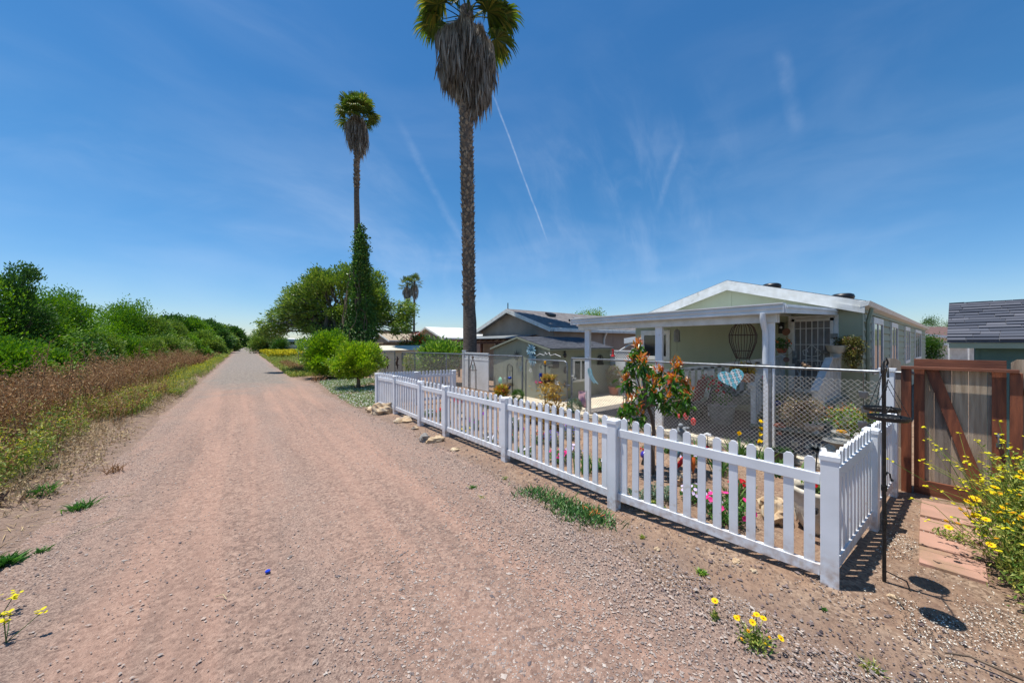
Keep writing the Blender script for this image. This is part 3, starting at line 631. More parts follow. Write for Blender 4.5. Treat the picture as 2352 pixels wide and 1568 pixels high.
# ---------------------------------------------------------------- taupe house beyond the shed
t,w,rf=gable_house('neighbour_house','taupe gable house with grey shingle roof and skylights beyond the green shed','house',12.5,31,12.75,19.4,4.08,2.98,16.1,'house_taupe','shingle_grey','trim',over=.5,oy=.25,fas=.22)
MB().box(12.2,12.38,2.76,31,12.48,2.9).build('gutter','trim',t)
MB().tube([(16.5,12.52,2.8),(16.5,12.62,2.6),(16.5,12.7,2.4),(16.5,12.7,.3)],.06,6).build('downspout','trim',t)
k=(4.08-2.98)/(16.1-12.75)
for xx,yy,ww in ((14.1,14.9,.5),(14.6,13.5,.45)):
    zz=2.98+(yy-12.75)*k+.1; MB().prism([(xx,yy-.2,zz-.05),(xx,yy+.2,zz+.10),(xx,yy+.2,zz+.22),(xx,yy-.2,zz+.1)],(ww,0,0)).build('roof_vent','black_plastic',rf)
xx,yy=15.6,13.8; zz=2.98+(yy-12.75)*k+.1
MB().prism([(xx,yy-.5,zz-.12),(xx,yy+.5,zz+.2),(xx,yy+.5,zz+.3),(xx,yy-.5,zz-.02)],(1.3,0,0)).build('skylight','zinc',rf)
for xx in (20.,): zz=2.98+(13.5-12.75)*k; MB().tube([(xx,13.5,zz),(xx,13.5,zz+.45)],.06,8).build('vent_pipe','shingle_grey',rf)
MB().tube([(12.1,16.1,4.1),(12.1,16.1,4.5)],.03,6).build('flue','black_iron',rf)
p0=XP(1122,800,12.5); window_x(t,12.5,16.7,17.9,1.75,2.3,2,.1,glass='glass_dark')
window_x(t,12.5,14.6,15.3,2.3,2.42,1,.06)
window_y(t,12.75,13.3,14.6,2.0,2.3,1,.1)
pr=thing('timber_porch','brown timber lean-to porch with a pale corrugated roof in front of the taupe house','porch',(11.5,16,0))
MB().prism([(10.9,14.0,2.42),(12.45,14.0,2.62),(12.45,14.0,2.66),(10.9,14.0,2.46)],(0,6.2,0)).build('roof','zinc',pr)
for y in np.arange(14.2,20.2,.6): MB().prism([(10.95,y,2.30),(12.4,y,2.48),(12.4,y,2.6),(10.95,y,2.41)],(0,.08,0)).build('rafter','brown_wood',pr)
MB().box(11.0,14.05,2.14,11.1,20.15,2.29).build('beam','brown_wood',pr)
for y in (14.3,17.3,20.0): MB().box(11.0,y-.06,0,11.12,y+.06,2.14).build('post','brown_wood',pr)
# awning between the houses and the white lattice fence
t=thing('carport_awning','white slanted carport awning on a bent pole between the two houses','awning',(14,9,0))
MB().prism([(13.2,8.2,2.28),(13.2,9.1,2.15),(13.2,9.1,2.38),(13.2,8.2,2.5)],(1.2,0,0)).build('roof','vinyl_plain',t)
MB().tube([(13.3,8.7,2.2),(13.25,9.5,1.75),(13.2,10.3,1.4),(13.2,10.35,1.2),(13.2,10.35,0)],.04,6).build('pole','trim',t)
def vinyl_lattice_fence(name,label,p0,p1,h,lat,posts):
    t=thing(name,label,'fence',p0); p0=Vector(p0);p1=Vector(p1); d=(p1-p0); L=d.length; d.normalize(); nrm=Vector((-d.y,d.x,0))
    q=lambda u,z,o=0: p0+d*u+nrm*o+Vector((0,0,z))
    MB().bar(q(0,(h-lat)/2),q(L,(h-lat)/2),.04,h-lat-.05).build('panel','vinyl_plain',t)
    m=MB(); m.bar(q(0,h),q(L,h),.06,.05).bar(q(0,h-lat),q(L,h-lat),.06,.06)
    a=[];b=[]; st=.11; u=-lat
    while u<L:
        for sg in (0,1):
            u0,u1=(u,u+lat) if not sg else (u+lat,u); z0,z1=h-lat,h
            c0=max(0,-min(u0,u1))/lat; pA=[u0,z0];pB=[u1,z1]
            def clip(P,Q):
                for lim,s in ((0,1),(L,-1)):
                    for X,Y in ((P,Q),(Q,P)):
                        if s*(X[0]-lim)<0 and s*(Y[0]-lim)>0:
                            k=(lim-X[0])/(Y[0]-X[0]); X[1]+=(Y[1]-X[1])*k; X[0]=lim
            clip(pA,pB)
            if 0<=pA[0]<=L and 0<=pB[0]<=L and abs(pA[0]-pB[0])>.02: m.bar(q(pA[0],pA[1],.008*(1-2*sg)),q(pB[0],pB[1],.008*(1-2*sg)),.012,.03,up=(0,0,1))
        u+=st
    m.build('lattice','vinyl_plain',t)
    for u in posts: P=q(u,0); MB().box(P.x-.065,P.y-.065,0,P.x+.065,P.y+.065,h+.08).box(P.x-.08,P.y-.08,h+.08,P.x+.08,P.y+.08,h+.12).build('post','vinyl_plain',t)
    return t
vinyl_lattice_fence('vinyl_fence','white vinyl fence with lattice top between the green shed and the big palm',(8.66,12.95,0),(8.66,15.15,0),1.70,.3,(2.2,))
vinyl_lattice_fence('vinyl_fence','white lattice topped vinyl fence between the shed and the green house porch',(12.45,8.1,0),(12.6,11.6,0),1.85,.36,(0,1.7,3.4))
# ---------------------------------------------------------------- buildings further back
t=thing('cream_shed','low cream shed with a pale ridged roof behind the chain link fence','shed',(6.6,23,0))
MB().box(6.6,22,0,11.5,25,1.74).prism([(6.6,22,1.74),(6.6,25,1.74),(6.6,23.5,1.95)],(4.9,0,0)).build('wall','cream',t)
MB().prism([(6.4,21.75,1.70),(6.4,23.5,1.99),(6.4,23.5,2.03),(6.4,21.75,1.75)],(5.3,0,0)).prism([(6.4,25.25,1.70),(6.4,23.5,1.99),(6.4,23.5,2.03),(6.4,25.25,1.75)],(5.3,0,0)).build('roof','cream',t)
MB().box(8.0,21.96,1.1,8.9,22.0,1.5).build('vent_grille','pot_grey',t)
gable_house('mobile_home','brown walled mobile home with a bright white roof left of the tall palm','house',13.5,34,27,33.5,3.62,2.66,30.2,'house_taupe','roof_white','trim',over=.3,oy=.3,fas=.16)
t,_,rf=gable_house('mobile_home','weathered mobile home with a tan ribbed roof beside the red flowering shrub','house',12.5,34,37.5,44,3.25,2.5,40.7,'grey_wood','roof_tan','trim',over=.3,oy=.3,fas=.16)
t=thing('flat_roof_house','long grey flat roofed building behind the tan roofed mobile home','house',(16,60,0)); MB().box(16,52,0,40,60,3.9).build('wall','house_taupe',t); MB().box(15.7,51.7,3.9,40.3,60.3,4.1).build('roof','shingle_grey',t)
t=thing('flat_roof_house','small weathered outbuilding with a dark flat roof behind the ivy covered palm','shed',(9.5,31,0)); MB().box(9.5,30,0,13,34,2.15).build('wall','grey_wood',t); MB().box(9.3,29.8,2.15,13.2,34.2,2.27).build('roof','roof_tan',t)
for i,(xx,yy,zz,lab) in enumerate(((9.5,112,3.6,'distant white walled mobile home seen left of the camper'),(12,95,3.9,'distant pale mobile home partly behind the leafy tree'))):
    gable_house('mobile_home',lab,'house',xx,xx+22,yy,yy+8,zz,2.9,yy+4,'cream','roof_white','trim',over=.3,oy=.3,fas=.16)
# right background
t=thing('neighbour_house','distant house with a brown shingle roof right of the green house','house',(52,0,0))
A=DP(2120,789,46);B=DP(2260,789,46)
def slab(mb,P,Q,dep,z0,z1): 
    P=Vector((P.x,P.y,0));Q=Vector((Q.x,Q.y,0)); d=(Q-P).normalized(); n=Vector((-d.y,d.x,0)); 
    if n.dot(P)<0: n=-n
    return mb.prism([P+Vector((0,0,z0)),Q+Vector((0,0,z0)),Q+n*dep+Vector((0,0,z0)),P+n*dep+Vector((0,0,z0))],(0,0,z1-z0)),n,d
m,n,d=slab(MB(),A,B,9,0,3.1); m.build('wall','cream',t)
P0=A.copy();P0.z=0;Q0=B.copy();Q0.z=0
MB().prism([P0-n*.4-d*.4+Vector((0,0,3.1)),P0+n*4.5-d*.4+Vector((0,0,4.5)),P0+n*4.5-d*.4+Vector((0,0,4.6)),P0-n*.4-d*.4+Vector((0,0,3.2))],(Q0-P0)*1.1).prism([P0+n*9.4-d*.4+Vector((0,0,3.1)),P0+n*4.5-d*.4+Vector((0,0,4.5)),P0+n*4.5-d*.4+Vector((0,0,4.6)),P0+n*9.4-d*.4+Vector((0,0,3.2))],(Q0-P0)*1.1).build('roof','roof_brown',t)
q=P0-n*.02+d*4+Vector((0,0,1.8)); MB().prism([q,q+d*1.2,q+d*1.2+Vector((0,0,.6)),q+Vector((0,0,.6))],-n*.04).build('window','glass_dark',t)
t=thing('carport','white flat carport and pale fence in the yard behind the wooden gate','carport',(30,0,0))
A2=DP(2128,789,30);B2=DP(2260,789,30)
m,n2,d2=slab(MB(),A2,B2,5,2.02,2.22); m.build('roof','vinyl_plain',t)
slab(MB(),A2+n2*.6,B2+n2*.6,.1,0,1.9)[0].build('panel','roof_white',t)
for k in (.3,1.9,3.6): P=A2+d2*k; MB().box(P.x-.06,P.y-.06,0,P.x+.06,P.y+.06,2.02).build('post','trim',t)
t=thing('carport','slanted white awning roof just below the brown roofed house','awning',(38,0,0))
A3=DP(2127,789,38);B3=DP(2240,789,38); P=Vector((A3.x,A3.y,0));Q=Vector((B3.x,B3.y,0))
MB().prism([P+Vector((0,0,2.95)),Q+Vector((0,0,2.5)),Q+n*4+Vector((0,0,2.5)),P+n*4+Vector((0,0,2.95))],(0,0,.28)).build('roof','vinyl_plain',t)
for k in (.2,5.5): P=A3+d*k; MB().box(P.x-.06,P.y-.06,0,P.x+.06,P.y+.06,2.6).build('post','trim',t)
t=thing('utility_pole','distant wooden utility pole in front of the hills','utility pole',DP(2153,789,150)); 
P=DP(2153,789,150); MB().tube([(P.x,P.y,0),(P.x,P.y,9.5)],.16,6).build('pole','bark_grey',t); MB().bar((P.x-1,P.y+.4,9),(P.x+1,P.y-.4,9),.15,.15).build('crossarm','bark_grey',t)
t=thing('hill_house','small blue grey house standing on the slope of the hills','house',DP(2176,789,160))
P=DP(2171,789,160); MB().box(P.x,P.y-6,0,P.x+8,P.y+1,6.5).build('wall','zinc',t); MB().box(P.x-.4,P.y-6.4,6.5,P.x+8.4,P.y+1.4,6.9).build('roof','vinyl_plain',t)
# ---------------------------------------------------------------- picket fences
def post_mb(mb,P,ax,h,w=.125):
    """chamfer-capped square vinyl post; ax = unit direction of the fence"""
    n=Vector((-ax.y,ax.x,0)); 
    def sq(z,k): return [tuple(P+ax*(a*k/2)+n*(b*k/2)+Vector((0,0,z))) for a,b in ((-1,-1),(1,-1),(1,1),(-1,1))]
    rings=[sq(0,w),sq(h-.05,w)]; V=sum(rings,[]); mb.add(V,[(j,(j+1)%4,4+(j+1)%4,4+j) for j in range(4)])
def cap_mb(mb,P,ax,h,w=.14):
    n=Vector((-ax.y,ax.x,0)); 
    def sq(z,k): return [tuple(P+ax*(a*k/2)+n*(b*k/2)+Vector((0,0,z))) for a,b in ((-1,-1),(1,-1),(1,1),(-1,1))]
    V=sq(h-.055,w)+sq(h-.015,w)+sq(h,w*.72); F=[(j,(j+1)%4,4+(j+1)%4,4+j) for j in range(8) if j<4]+[(4+j,4+(j+1)%4,8+(j+1)%4,8+j) for j in range(4)]+[(8,9,10,11),(3,2,1,0)]
    mb.add(V,F)
def picket_mb(mb,P,ax,z0,z1,w=.078,th=.026):
    n=Vector((-ax.y,ax.x,0)); c=.022; jl=random.uniform(-.004,.004); jn=random.uniform(-.003,.003)
    prof=[(-w/2,z0),(w/2,z0),(w/2,z1-c*1.2),(w/2-c,z1),(-w/2+c,z1),(-w/2,z1-c*1.2)]
    A=[tuple(P+ax*(a+jl*(z>.5))+n*(jn*(z>.5)-th/2)+Vector((0,0,z))) for a,z in prof]; B=[tuple(P+ax*(a+jl*(z>.5))+n*(jn*(z>.5)+th/2)+Vector((0,0,z))) for a,z in prof]
    mb.add(A+B,[(0,5,4,3),(0,3,2,1),(6,9,10,11),(6,7,8,9)]+[(i,(i+1)%6,6+(i+1)%6,6+i) for i in range(6)])
def fence_section(t,Pa,Pb,n,off=(0,0),name='fence_panel',hw=.065,zb=(.13,.95),gate=False,top=1.19):
    ax=(Pb-Pa).normalized(); L=(Pb-Pa).length; a=Pa+ax*hw; b=Pb-ax*hw; r=MB()
    for z in zb:
        r.bar(a+Vector((0,0,z+.05+off[0])),b+Vector((0,0,z+.05+off[1])),.05,.1)
        if not gate: r.build('rail','vinyl',t,bevel=.004); r=MB()
    if gate:
        for q in (a+ax*.035,b-ax*.035): r.bar(q+Vector((0,0,.13)),q+Vector((0,0,1.12)),.06,.06,up=(ax.x,ax.y,0))
    R=r.build(name,'vinyl',t,bevel=.004) if gate else t
    for k in range(n):
        u=(k+.5)/n; p=a.lerp(b,u); o=off[0]*(1-u)+off[1]*u; m=MB(); picket_mb(m,p,ax,zb[0]+.045+o,top+o+random.uniform(-.004,.004)); m.build('picket','vinyl',R)
    return R
def picket_fence(name,label,pts,ns,offs=None,gate=None,hs=None,skip_first=False):
    t=thing(name,label,'picket fence',pts[0])
    for i,P in enumerate(pts):
        if skip_first and i==0: continue
        ax=(pts[min(i+1,len(pts)-1)]-pts[max(i-1,0)]).normalized()
        if i==0: ax=(pts[1]-pts[0]).normalized()
        h=(hs or {}).get(i,1.17); m=MB(); post_mb(m,P,ax,h); po=m.build('post','vinyl',t,bevel=.003); m=MB(); cap_mb(m,P,ax,h); m.build('post_cap','vinyl',po)
    for i,n in enumerate(ns):
        o=(offs or {}).get(i,(0,0)); fence_section(t,pts[i],pts[i+1],n,o,name='gate' if gate==i else 'fence_panel',gate=gate==i)
    return t
fp=[G(1906,1340),G(1410,1167),G(1161,1058),G(1024,1001),G(966,977),G(908,950),G(867,937)]
picket_fence('picket_fence','white vinyl picket fence with a small gate running along the gravel road','' and 0 or fp,[13,14,13,6,10,9],offs={0:(-.075,0)},gate=3)
# hinges on the little gate
sp=[fp[0],G(2001,1213),G(2047,1137)]
picket_fence('picket_fence','short white picket fence running from the corner post towards the wooden gate',sp,[11,9],skip_first=True,offs={0:(-.05,0)})
bp=[fp[6],XP(970,856,4.75),XP(1058,852,6.15)]
for p in bp: p.z=0
bp[1]=Vector((4.80,fp[6].y-.2,0)); bp[2]=Vector((6.2,fp[6].y-.35,0))
picket_fence('picket_fence','far white picket fence closing the back end of the flower garden',bp,[12,10],skip_first=True)
# tall vinyl post by the gate
P=Vector((7.28,.67,0)); t=thing('vinyl_post','tall white vinyl post with a flat cap beside the weathered fence board','post',P)
po=MB().box(P.x-.07,P.y-.07,0,P.x+.07,P.y+.07,1.76).build('post','vinyl',t,bevel=.004); MB().box(P.x-.085,P.y-.085,1.76,P.x+.085,P.y+.085,1.80).build('post_cap','vinyl',po)
# ---------------------------------------------------------------- chain link
def wire_panel(mb,A,B,z0,z1,st=.078,r=.0029,tips=True):
    A=Vector(A);B=Vector(B); L=(B-A).length; d=(B-A)/L; h=z1-z0; P0=[];P1=[]
    k=-int(h/st)-1
    while k*st<L:
        for sg in (0,1):
            u0=k*st; u1=u0+h
            pa,pb=(u0,0.),(u1,h)
            if sg: pa,pb=(u1,0.),(u0,h)
            (a,za),(b,zb)=pa,pb
            def cl(a,za,b,zb):
                if a<0: za+=(zb-za)*(0-a)/(b-a) if b!=a else 0; a=0
                if a>L: za+=(zb-za)*(L-a)/(b-a); a=L
                return a,za
            if (a<0 and b<0) or (a>L and b>L): continue
            na=cl(a,za,b,zb); nb=cl(b,zb,a,za)
            ext=.02 if tips and nb[1]>=h-1e-6 else 0
            dx=(nb[0]-na[0]); 
            P0.append(A+d*na[0]+Vector((0,0,z0+na[1]))); P1.append(A+d*(nb[0]+(ext if dx>0 else -ext))+Vector((0,0,z0+nb[1]+ext)))
        k+=1
    return mb.segs([tuple(p) for p in P0],[tuple(p) for p in P1],r)
CX=7.69
def cl_fence(label,pts,top,mesh_top,posts_r=.03,skip=(),ends=(0,0)):
    t=thing('chain_link_fence',label,'chain link fence',pts[0])
    for i,P in enumerate(pts):
        if i in skip: continue
        MB().tube([(P.x,P.y,0),(P.x,P.y,top-.02)],posts_r,10).build('post','galvanised',t,smooth=True)
    e0=(pts[0]-pts[1]).normalized()*ends[0]; e1=(pts[-1]-pts[-2]).normalized()*ends[1]
    MB().tube([pts[0]+e0+Vector((0,0,top))]+[p+Vector((0,0,top)) for p in pts[1:-1]]+[pts[-1]+e1+Vector((0,0,top))],.024,10).build('top_rail','galvanised',t,smooth=True)
    w=MB()
    for a,b in zip(pts[:-1],pts[1:]): wire_panel(w,a,b,.04,mesh_top)
    w.build('wire_mesh','wire',t)
    return t
r1=[XP(px,900,CX) for px in (2079,1769,1439,1313)]
for p in r1: p.z=0
r1[0]=Vector((CX,.50,0))
cl_fence('chain link fence with a bare top rail in front of the patio and porch',r1,1.72,1.56,ends=(.06,0),skip=(0,))
l1=[XP(1200,900,CX),DP(1077,900,14.2),DP(1025,900,15.6),DP(953,900,17.3),DP(924,900,18.1)]
for p in l1: p.z=0
cl_fence('chain link fence strung in front of the lattice topped vinyl fence and citrus shrub',l1,1.71,1.66)
l2=[DP(907,900,18.3),DP(884,900,18.8),DP(850,900,19.4)]
for p in l2: p.z=0
cl_fence('short far piece of chain link fence behind the round clipped shrub',l2,1.72,1.66)
t=thing('chain_link_gate','open topped chain link gate with rounded pipe frame in front of the shed','gate',XP(1255,900,CX))
a=XP(1208,900,CX+.0);b=XP(1303,900,CX); a.z=b.z=0; d=(b-a).normalized(); r=.12
fr=[a+Vector((0,0,.06)),a+Vector((0,0,1.6-r)),a+d*.03+Vector((0,0,1.58)),a+d*r+Vector((0,0,1.62)),b-d*r+Vector((0,0,1.62)),b-d*.03+Vector((0,0,1.58)),b+Vector((0,0,1.6-r)),b+Vector((0,0,.06)),a+Vector((0,0,.06))]
MB().tube(fr,.022,8).build('frame','galvanised',t,smooth=True); w=MB(); wire_panel(w,a,b,.08,1.6,tips=False); w.build('wire_mesh','wire',t)
MB().tube([b+Vector((0,0,.9)),b+d*.12+Vector((0,0,.9))],.025,8).box(b.x-.02,b.y-.03,.84,b.x+.02,b.y+.03,.96).build('latch','galvanised',t)
# ---------------------------------------------------------------- wooden gate and fence
GX=CX
def yb(px): return XP(px,900,GX).y
def dogear(mb,x,y0,y1,z0,z1,th=.02,c=.05):
    mb.prism([(x,y0,z0),(x,y1,z0),(x,y1,z1-c),(x,y1-c,z1),(x,y0+c,z1),(x,y0,z1-c)],(th,0,0))
t=thing('wooden_gate','reddish brown framed wooden gate with a diagonal brace and weathered grey boards','gate',(GX,0,0))
yL,yR=yb(2099),yb(2312); zt,zb=1.93,.02
fm=MB(); 
MB().box(GX,yL-.10,.1,GX+.04,yL,zt-.1).build('stile','redwood',t); MB().box(GX,yR,.1,GX+.04,yR+.11,zt-.1).build('stile','redwood',t)
MB().box(GX+.001,yR,zt-.11,GX+.041,yL,zt).build('rail','redwood_h',t)
MB().box(GX-.002,yR,.10,GX+.038,yL-.101,.20).build('rail','redwood_h',t); MB().box(GX-.006,yR-.0,.0,GX+.036,yL,.098).build('rail','redwood_h',t)
MB().prism([(GX-.012,yL-.10,1.80),(GX-.012,yL-.22,1.80),(GX-.012,yR+.14,.21),(GX-.012,yR+.26,.21)],(.045,0,0)).build('brace','redwood',t,bevel=.003)
y=yR+.01; ws=[.135,.15,.14,.155,.14,.15,.14]; i=0
while y<yL-.02:
    w_=min(ws[i%7],yL-y-.0); m=MB(); dogear(m,GX+.045,y,y+w_-.003,.03,1.90+random.uniform(0,.06),c=.04); m.build('board','old_wood' if i%3 else 'grey_wood',t); y+=w_; i+=1
hy=yR+.06; MB().tube([(GX-.002,hy,.98),(GX-.045,hy,.96),(GX-.045,hy,.86),(GX-.002,hy,.84)],.009,8).box(GX-.006,hy-.02,.95,GX-.0005,hy+.02,1.0).box(GX-.006,hy-.02,.82,GX-.0005,hy+.02,.87).build('handle','galvanised',t,smooth=False)
t=thing('gate_frame','red brown gate posts joined by a thin crossbar over the wooden gate','gate frame',(GX,.2,0))
yA0,yA1=yb(2094),yb(2071); MB().box(GX-.08,yA0,-.02,GX+.01,yA1,1.80).build('post','redwood',t,bevel=.004)
yB0,yB1=yb(2349),yb(2319); MB().box(GX-.06,yB0,-.02,GX+.03,yB1,1.78).build('post','redwood',t,bevel=.004)
MB().box(GX-.115,yb(2340),1.785,GX-.02,yA1,1.825).build('crossbar','redwood_h',t,bevel=.003)
t=thing('wooden_fence','weathered dog-eared board fence left of the wooden gate','wooden fence',(GX,.6,0))
m=MB(); dogear(m,GX-.005,yA1+.008,yA1+.2,.5,1.93); m.build('board','grey_wood',t); m=MB(); dogear(m,GX-.012,yA1+.005,yA1+.25,-.02,.62,c=.01); m.build('board','old_wood',t)
MB().box(GX+.03,yA1,0,GX+.1,yA1+.1,1.7).build('post','old_wood',t)
t=thing('wooden_fence','weathered dog-eared board fence at the right edge beyond the gate','wooden fence',(GX,-.6,0))
y=yB1-.005
for i in range(16):
    m=MB(); dogear(m,GX+.035,y-.17,y-.006,-.02,1.93+random.uniform(-.02,.02),c=.045); m.build('board','grey_wood' if i%3 else 'old_wood',t); y-=.175
MB().box(GX-.01,y,1.5,GX+.03,yB0-.01,1.59).build('rail','redwood_h',t); MB().box(GX-.01,y,.3,GX+.03,yB0-.01,.39).build('rail','redwood_h',t)
# paving slabs to the gate
def pav(c,lab): 
    pts=[G(*p,z=.03) for p in c]; m=MB().prism([(p.x,p.y,-.02) for p in pts],(0,0,.05)); o=m.build('paving_slab','paver',bevel=.006); tag(o,lab,'paving slab','paving slabs leading to the wooden gate')
pav([(2117,1147),(2252,1172),(2252,1210),(2113,1180)],'dusty paving slab touching the foot of the wooden gate')
pav([(2113,1186),(2253,1217),(2256,1249),(2112,1213)],'pink paving slab, second from the wooden gate')
pav([(2112,1217),(2257,1254),(2262,1287),(2111,1247)],'pink paving slab, third from the gate, crossed by a trailing weed')
pav([(2111,1251),(2263,1291),(2271,1336),(2111,1289)],'dusty paving slab farthest from the gate, nearest the bird feeder')
pav([(2258,1174),(2400,1204),(2410,1240),(2260,1213)],'paving slab under the yellow daisies next to the gate')
pav([(2261,1220),(2412,1250),(2424,1295),(2266,1290)],'pink paving slab half hidden below the yellow daisies')
# ---------------------------------------------------------------- vegetation tools
def clump_leaves(mb,centers,per,cr,L,Wr=.45,up=.35,flat=1.,outc=None,out=.6):
    """leaf clumps: centers (m,3); leaves point outwards from outc"""
    m=len(centers); P=np.repeat(centers,per,0)+rng.normal(size=(m*per,3))*cr*np.array([1,1,flat])
    U=unit(m*per); 
    if outc is not None: o=P-np.array(outc); o/=np.linalg.norm(o,axis=1,keepdims=True)+1e-9; U=U*(1-out)+o*out
    U[:,2]+=up*.5; Nn=unit(m*per)*.7; Nn[:,2]+=.8
    Ls=L*rng.uniform(.6,1.25,m*per); mb.leaves(P,U,Nn,Ls,Ls*Wr); return mb
def lobe_centers(lobes,n,shell=.55):
    """random points spread through several ellipsoid lobes, denser near their skins"""
    wt=np.array([l[3]*l[4]*l[5] for l in lobes])**.75; wt/=wt.sum(); out=[]
    for l,k in zip(lobes,rng.multinomial(n,wt)):
        r=rng.uniform(shell**3,1,(k,1))**(1/3); bump=1+.05*rng.normal(size=(k,1)); out.append(np.array(l[:3])+unit(k)*r*np.array(l[3:6])*bump)
    return np.concatenate(out)
def lumpy(lobes,k=8,f=.44,out=.66,seed=0):
    L=[]
    for l in lobes:
        L.append(tuple(l[:3])+tuple(x*.62 for x in l[3:6])); U=unit(k); U[:,2]=U[:,2]*.8+.15
        for u in U: g=f*rng.uniform(.75,1.25); L.append((l[0]+u[0]*l[3]*out,l[1]+u[1]*l[4]*out,l[2]+u[2]*l[5]*out,l[3]*g,l[4]*g,l[5]*g))
    return L
def branches(mb,root,targets,r0,n=5,sag=.1,r1=.012):
    root=Vector(root)
    for T in targets:
        T=Vector(tuple(T)); k=n; pts=[root.lerp(T,i/k)+Vector((rng.normal()*.05*(T-root).length*(0<i<k),rng.normal()*.05*(T-root).length*(0<i<k),math.sin(math.pi*i/k)*(T-root).length*sag)) for i in range(k+1)]
        mb.tube(pts,[r0*(1-i/k)+r1*(i/k) for i in range(k+1)],5,cap=False)
    return mb
def tree(name,label,cat,base,lobes,ncl,per,cr,L,leaf,bark='bark',tr=.2,trunk_top=None,nb=14,group=None,shell=.55,twigs=0,minz=None,up=.35):
    base=Vector(base); t=thing(name,label,cat,base,group); lb=lumpy([(base.x+l[0],base.y+l[1],l[2])+tuple(l[3:]) for l in lobes])
    cs=lobe_centers(lb,ncl,shell)
    if minz is not None: cs=cs[cs[:,2]>minz]
    cen=np.mean([l[:3] for l in lb],0)
    m=MB(); tt=trunk_top or max(.4,min(l[2]-l[5]*.5 for l in lb)); 
    top=Vector((base.x+.03*tt,base.y,tt)); m.tube([(base.x,base.y,-.9 if base.x<-4 else -.05),(base.x+.05*tr,base.y,tt*.5),tuple(top)],[tr,tr*.8,tr*.7],9,cap=False)
    branches(m,top,cs[rng.choice(len(cs),min(nb,len(cs)),replace=False)],tr*.55)
    m.build('trunk',bark,t,smooth=True)
    m=MB(); clump_leaves(m,cs,per,cr,L,outc=cen,up=up); m.build('crown',leaf,t)
    if twigs:
        m=MB(); ci=cs[rng.choice(len(cs),min(twigs,len(cs)),replace=False)]; m.segs(ci*.45+cen*.55+rng.normal(size=ci.shape)*.3,ci,.018); m.build('twigs',bark,t)
    return t
def flower_disc(mb,P,Nn,r,n=5):
    """flat star of n petals, facing Nn"""
    P=np.asarray(P,float); m=len(P); Nn=Nn/(np.linalg.norm(Nn,axis=1,keepdims=True)+1e-9); a=np.cross(Nn,unit(m)); a/=np.linalg.norm(a,axis=1,keepdims=True); b=np.cross(Nn,a)
    for k in range(n):
        t=2*math.pi*k/n; U=a*math.cos(t)+b*math.sin(t)+Nn*.12; mb.leaves(P,U,Nn,r,np.asarray(r)*1.9*math.sin(math.pi/n)*1.5,fold=.05)
    return mb
# ---------------------------------------------------------------- trees along the left bank
def left(px,x,ztop,r,label,leaf,name='willow_tree',dense=1.,squash=1.,ncl=None):
    yy=(c_*0+0); rr=ray(px,789); k=x/rr.x; y=rr.y*k; dist=k
    g=float(gheight(np.array([x]),np.array([y]))[0])
    R=r; hh=(ztop-g); lobes=[(0,0,g+hh*.55,R*.8,R*.8,hh*.42),(R*.35,R*.3,g+hh*.36,R*.7,R*.8,hh*.34),(-R*.3,-R*.4,g+hh*.34,R*.7,R*.75,hh*.32),(R*.1,-R*.1,ztop-hh*.2,R*.45,R*.45,hh*.2)]
    L=max(.15,.0062*dist); n=ncl or int(min(900,560*R/1.6)); 
    return tree(name,label,'tree',(x,y,g),lobes,n,int(40*dense),R*.055+.05,L,leaf,tr=.1+.02*R,minz=g+.15)
left(-60,-10.5,5.6,3.3,'dark willow at the far left edge, nearest the camera','willow_leaf')
left(18,-9.6,6.7,1.7,'tallest leftmost willow with a thin bare tipped branch against the sky','dark_leaf')
left(88,-9.4,5.2,2.6,'dark green willow just right of the tallest one at the left edge','willow_leaf')
left(150,-9.3,5.6,2.3,'willow with feathery upright tips standing between the tall one and the broad one','willow_leaf')
left(275,-9.6,6.3,4.4,'broad bright green domed willow in the middle of the left bank','willow_leaf')
left(335,-8.0,4.9,3.2,'olive green willow leaning against the right side of the broad dome','willow_olive')
left(375,-7.2,4.6,3.0,'smaller olive willow where the bank trees dip','willow_olive')
left(405,-8.8,6.6,4.,'dark tree with loose top branches beyond the dip','dark_leaf')
left(432,-7.4,6.4,4.,'rounded mid green tree right of the dip on the left bank','willow_leaf')
left(466,-7.0,7.2,5.,'dark tree halfway down the distant left row','dark_leaf')
left(492,-6.6,7.5,5.5,'pale olive round tree in the distant left row','willow_olive')
left(520,-6.2,9.3,7,'tall dark tree ending the left row before the sky gap','dark_leaf')
left(540,-5.4,9.0,9,'pale green far tree at the end of the left row beside the lane','willow_olive')
# lower bushes at the foot of the trees
for i,(px,x,zt,r,lab,lf) in enumerate(((8,-7.4,2.5,1.7,'bright green bush at the left edge under the tall willow','willow_leaf'),(70,-7.6,2.2,1.5,'dark bush at the foot of the willows near the left edge','dark_leaf'),(118,-7.0,1.7,1.2,'low green bush behind the yellow flowered weeds','willow_leaf'),
    (170,-7.8,2.7,1.7,'dark shrub in the shade gap left of the broad dome willow','dark_leaf'),(225,-7.5,2.6,1.8,'light green shrub under the left side of the broad dome willow','willow_olive'),(275,-7.0,2.6,1.7,'light green shrub under the middle of the broad dome willow','willow_leaf'),
    (322,-6.6,2.6,1.9,'olive shrub at the right foot of the broad dome willow','willow_olive'),(362,-6.3,2.9,2.2,'olive shrub behind the end of the brown dock weeds','willow_olive'),(412,-6.2,3.3,2.8,'green shrub under the rounded tree beyond the dip','willow_leaf'),(455,-5.9,4,3.4,'pale shrub at the foot of the distant left row','willow_olive'),(505,-5.2,4.6,4.5,'dusty green shrub at the far end of the left bank','willow_olive'))):
    left(px,x,zt,r,lab,lf,name='bush')
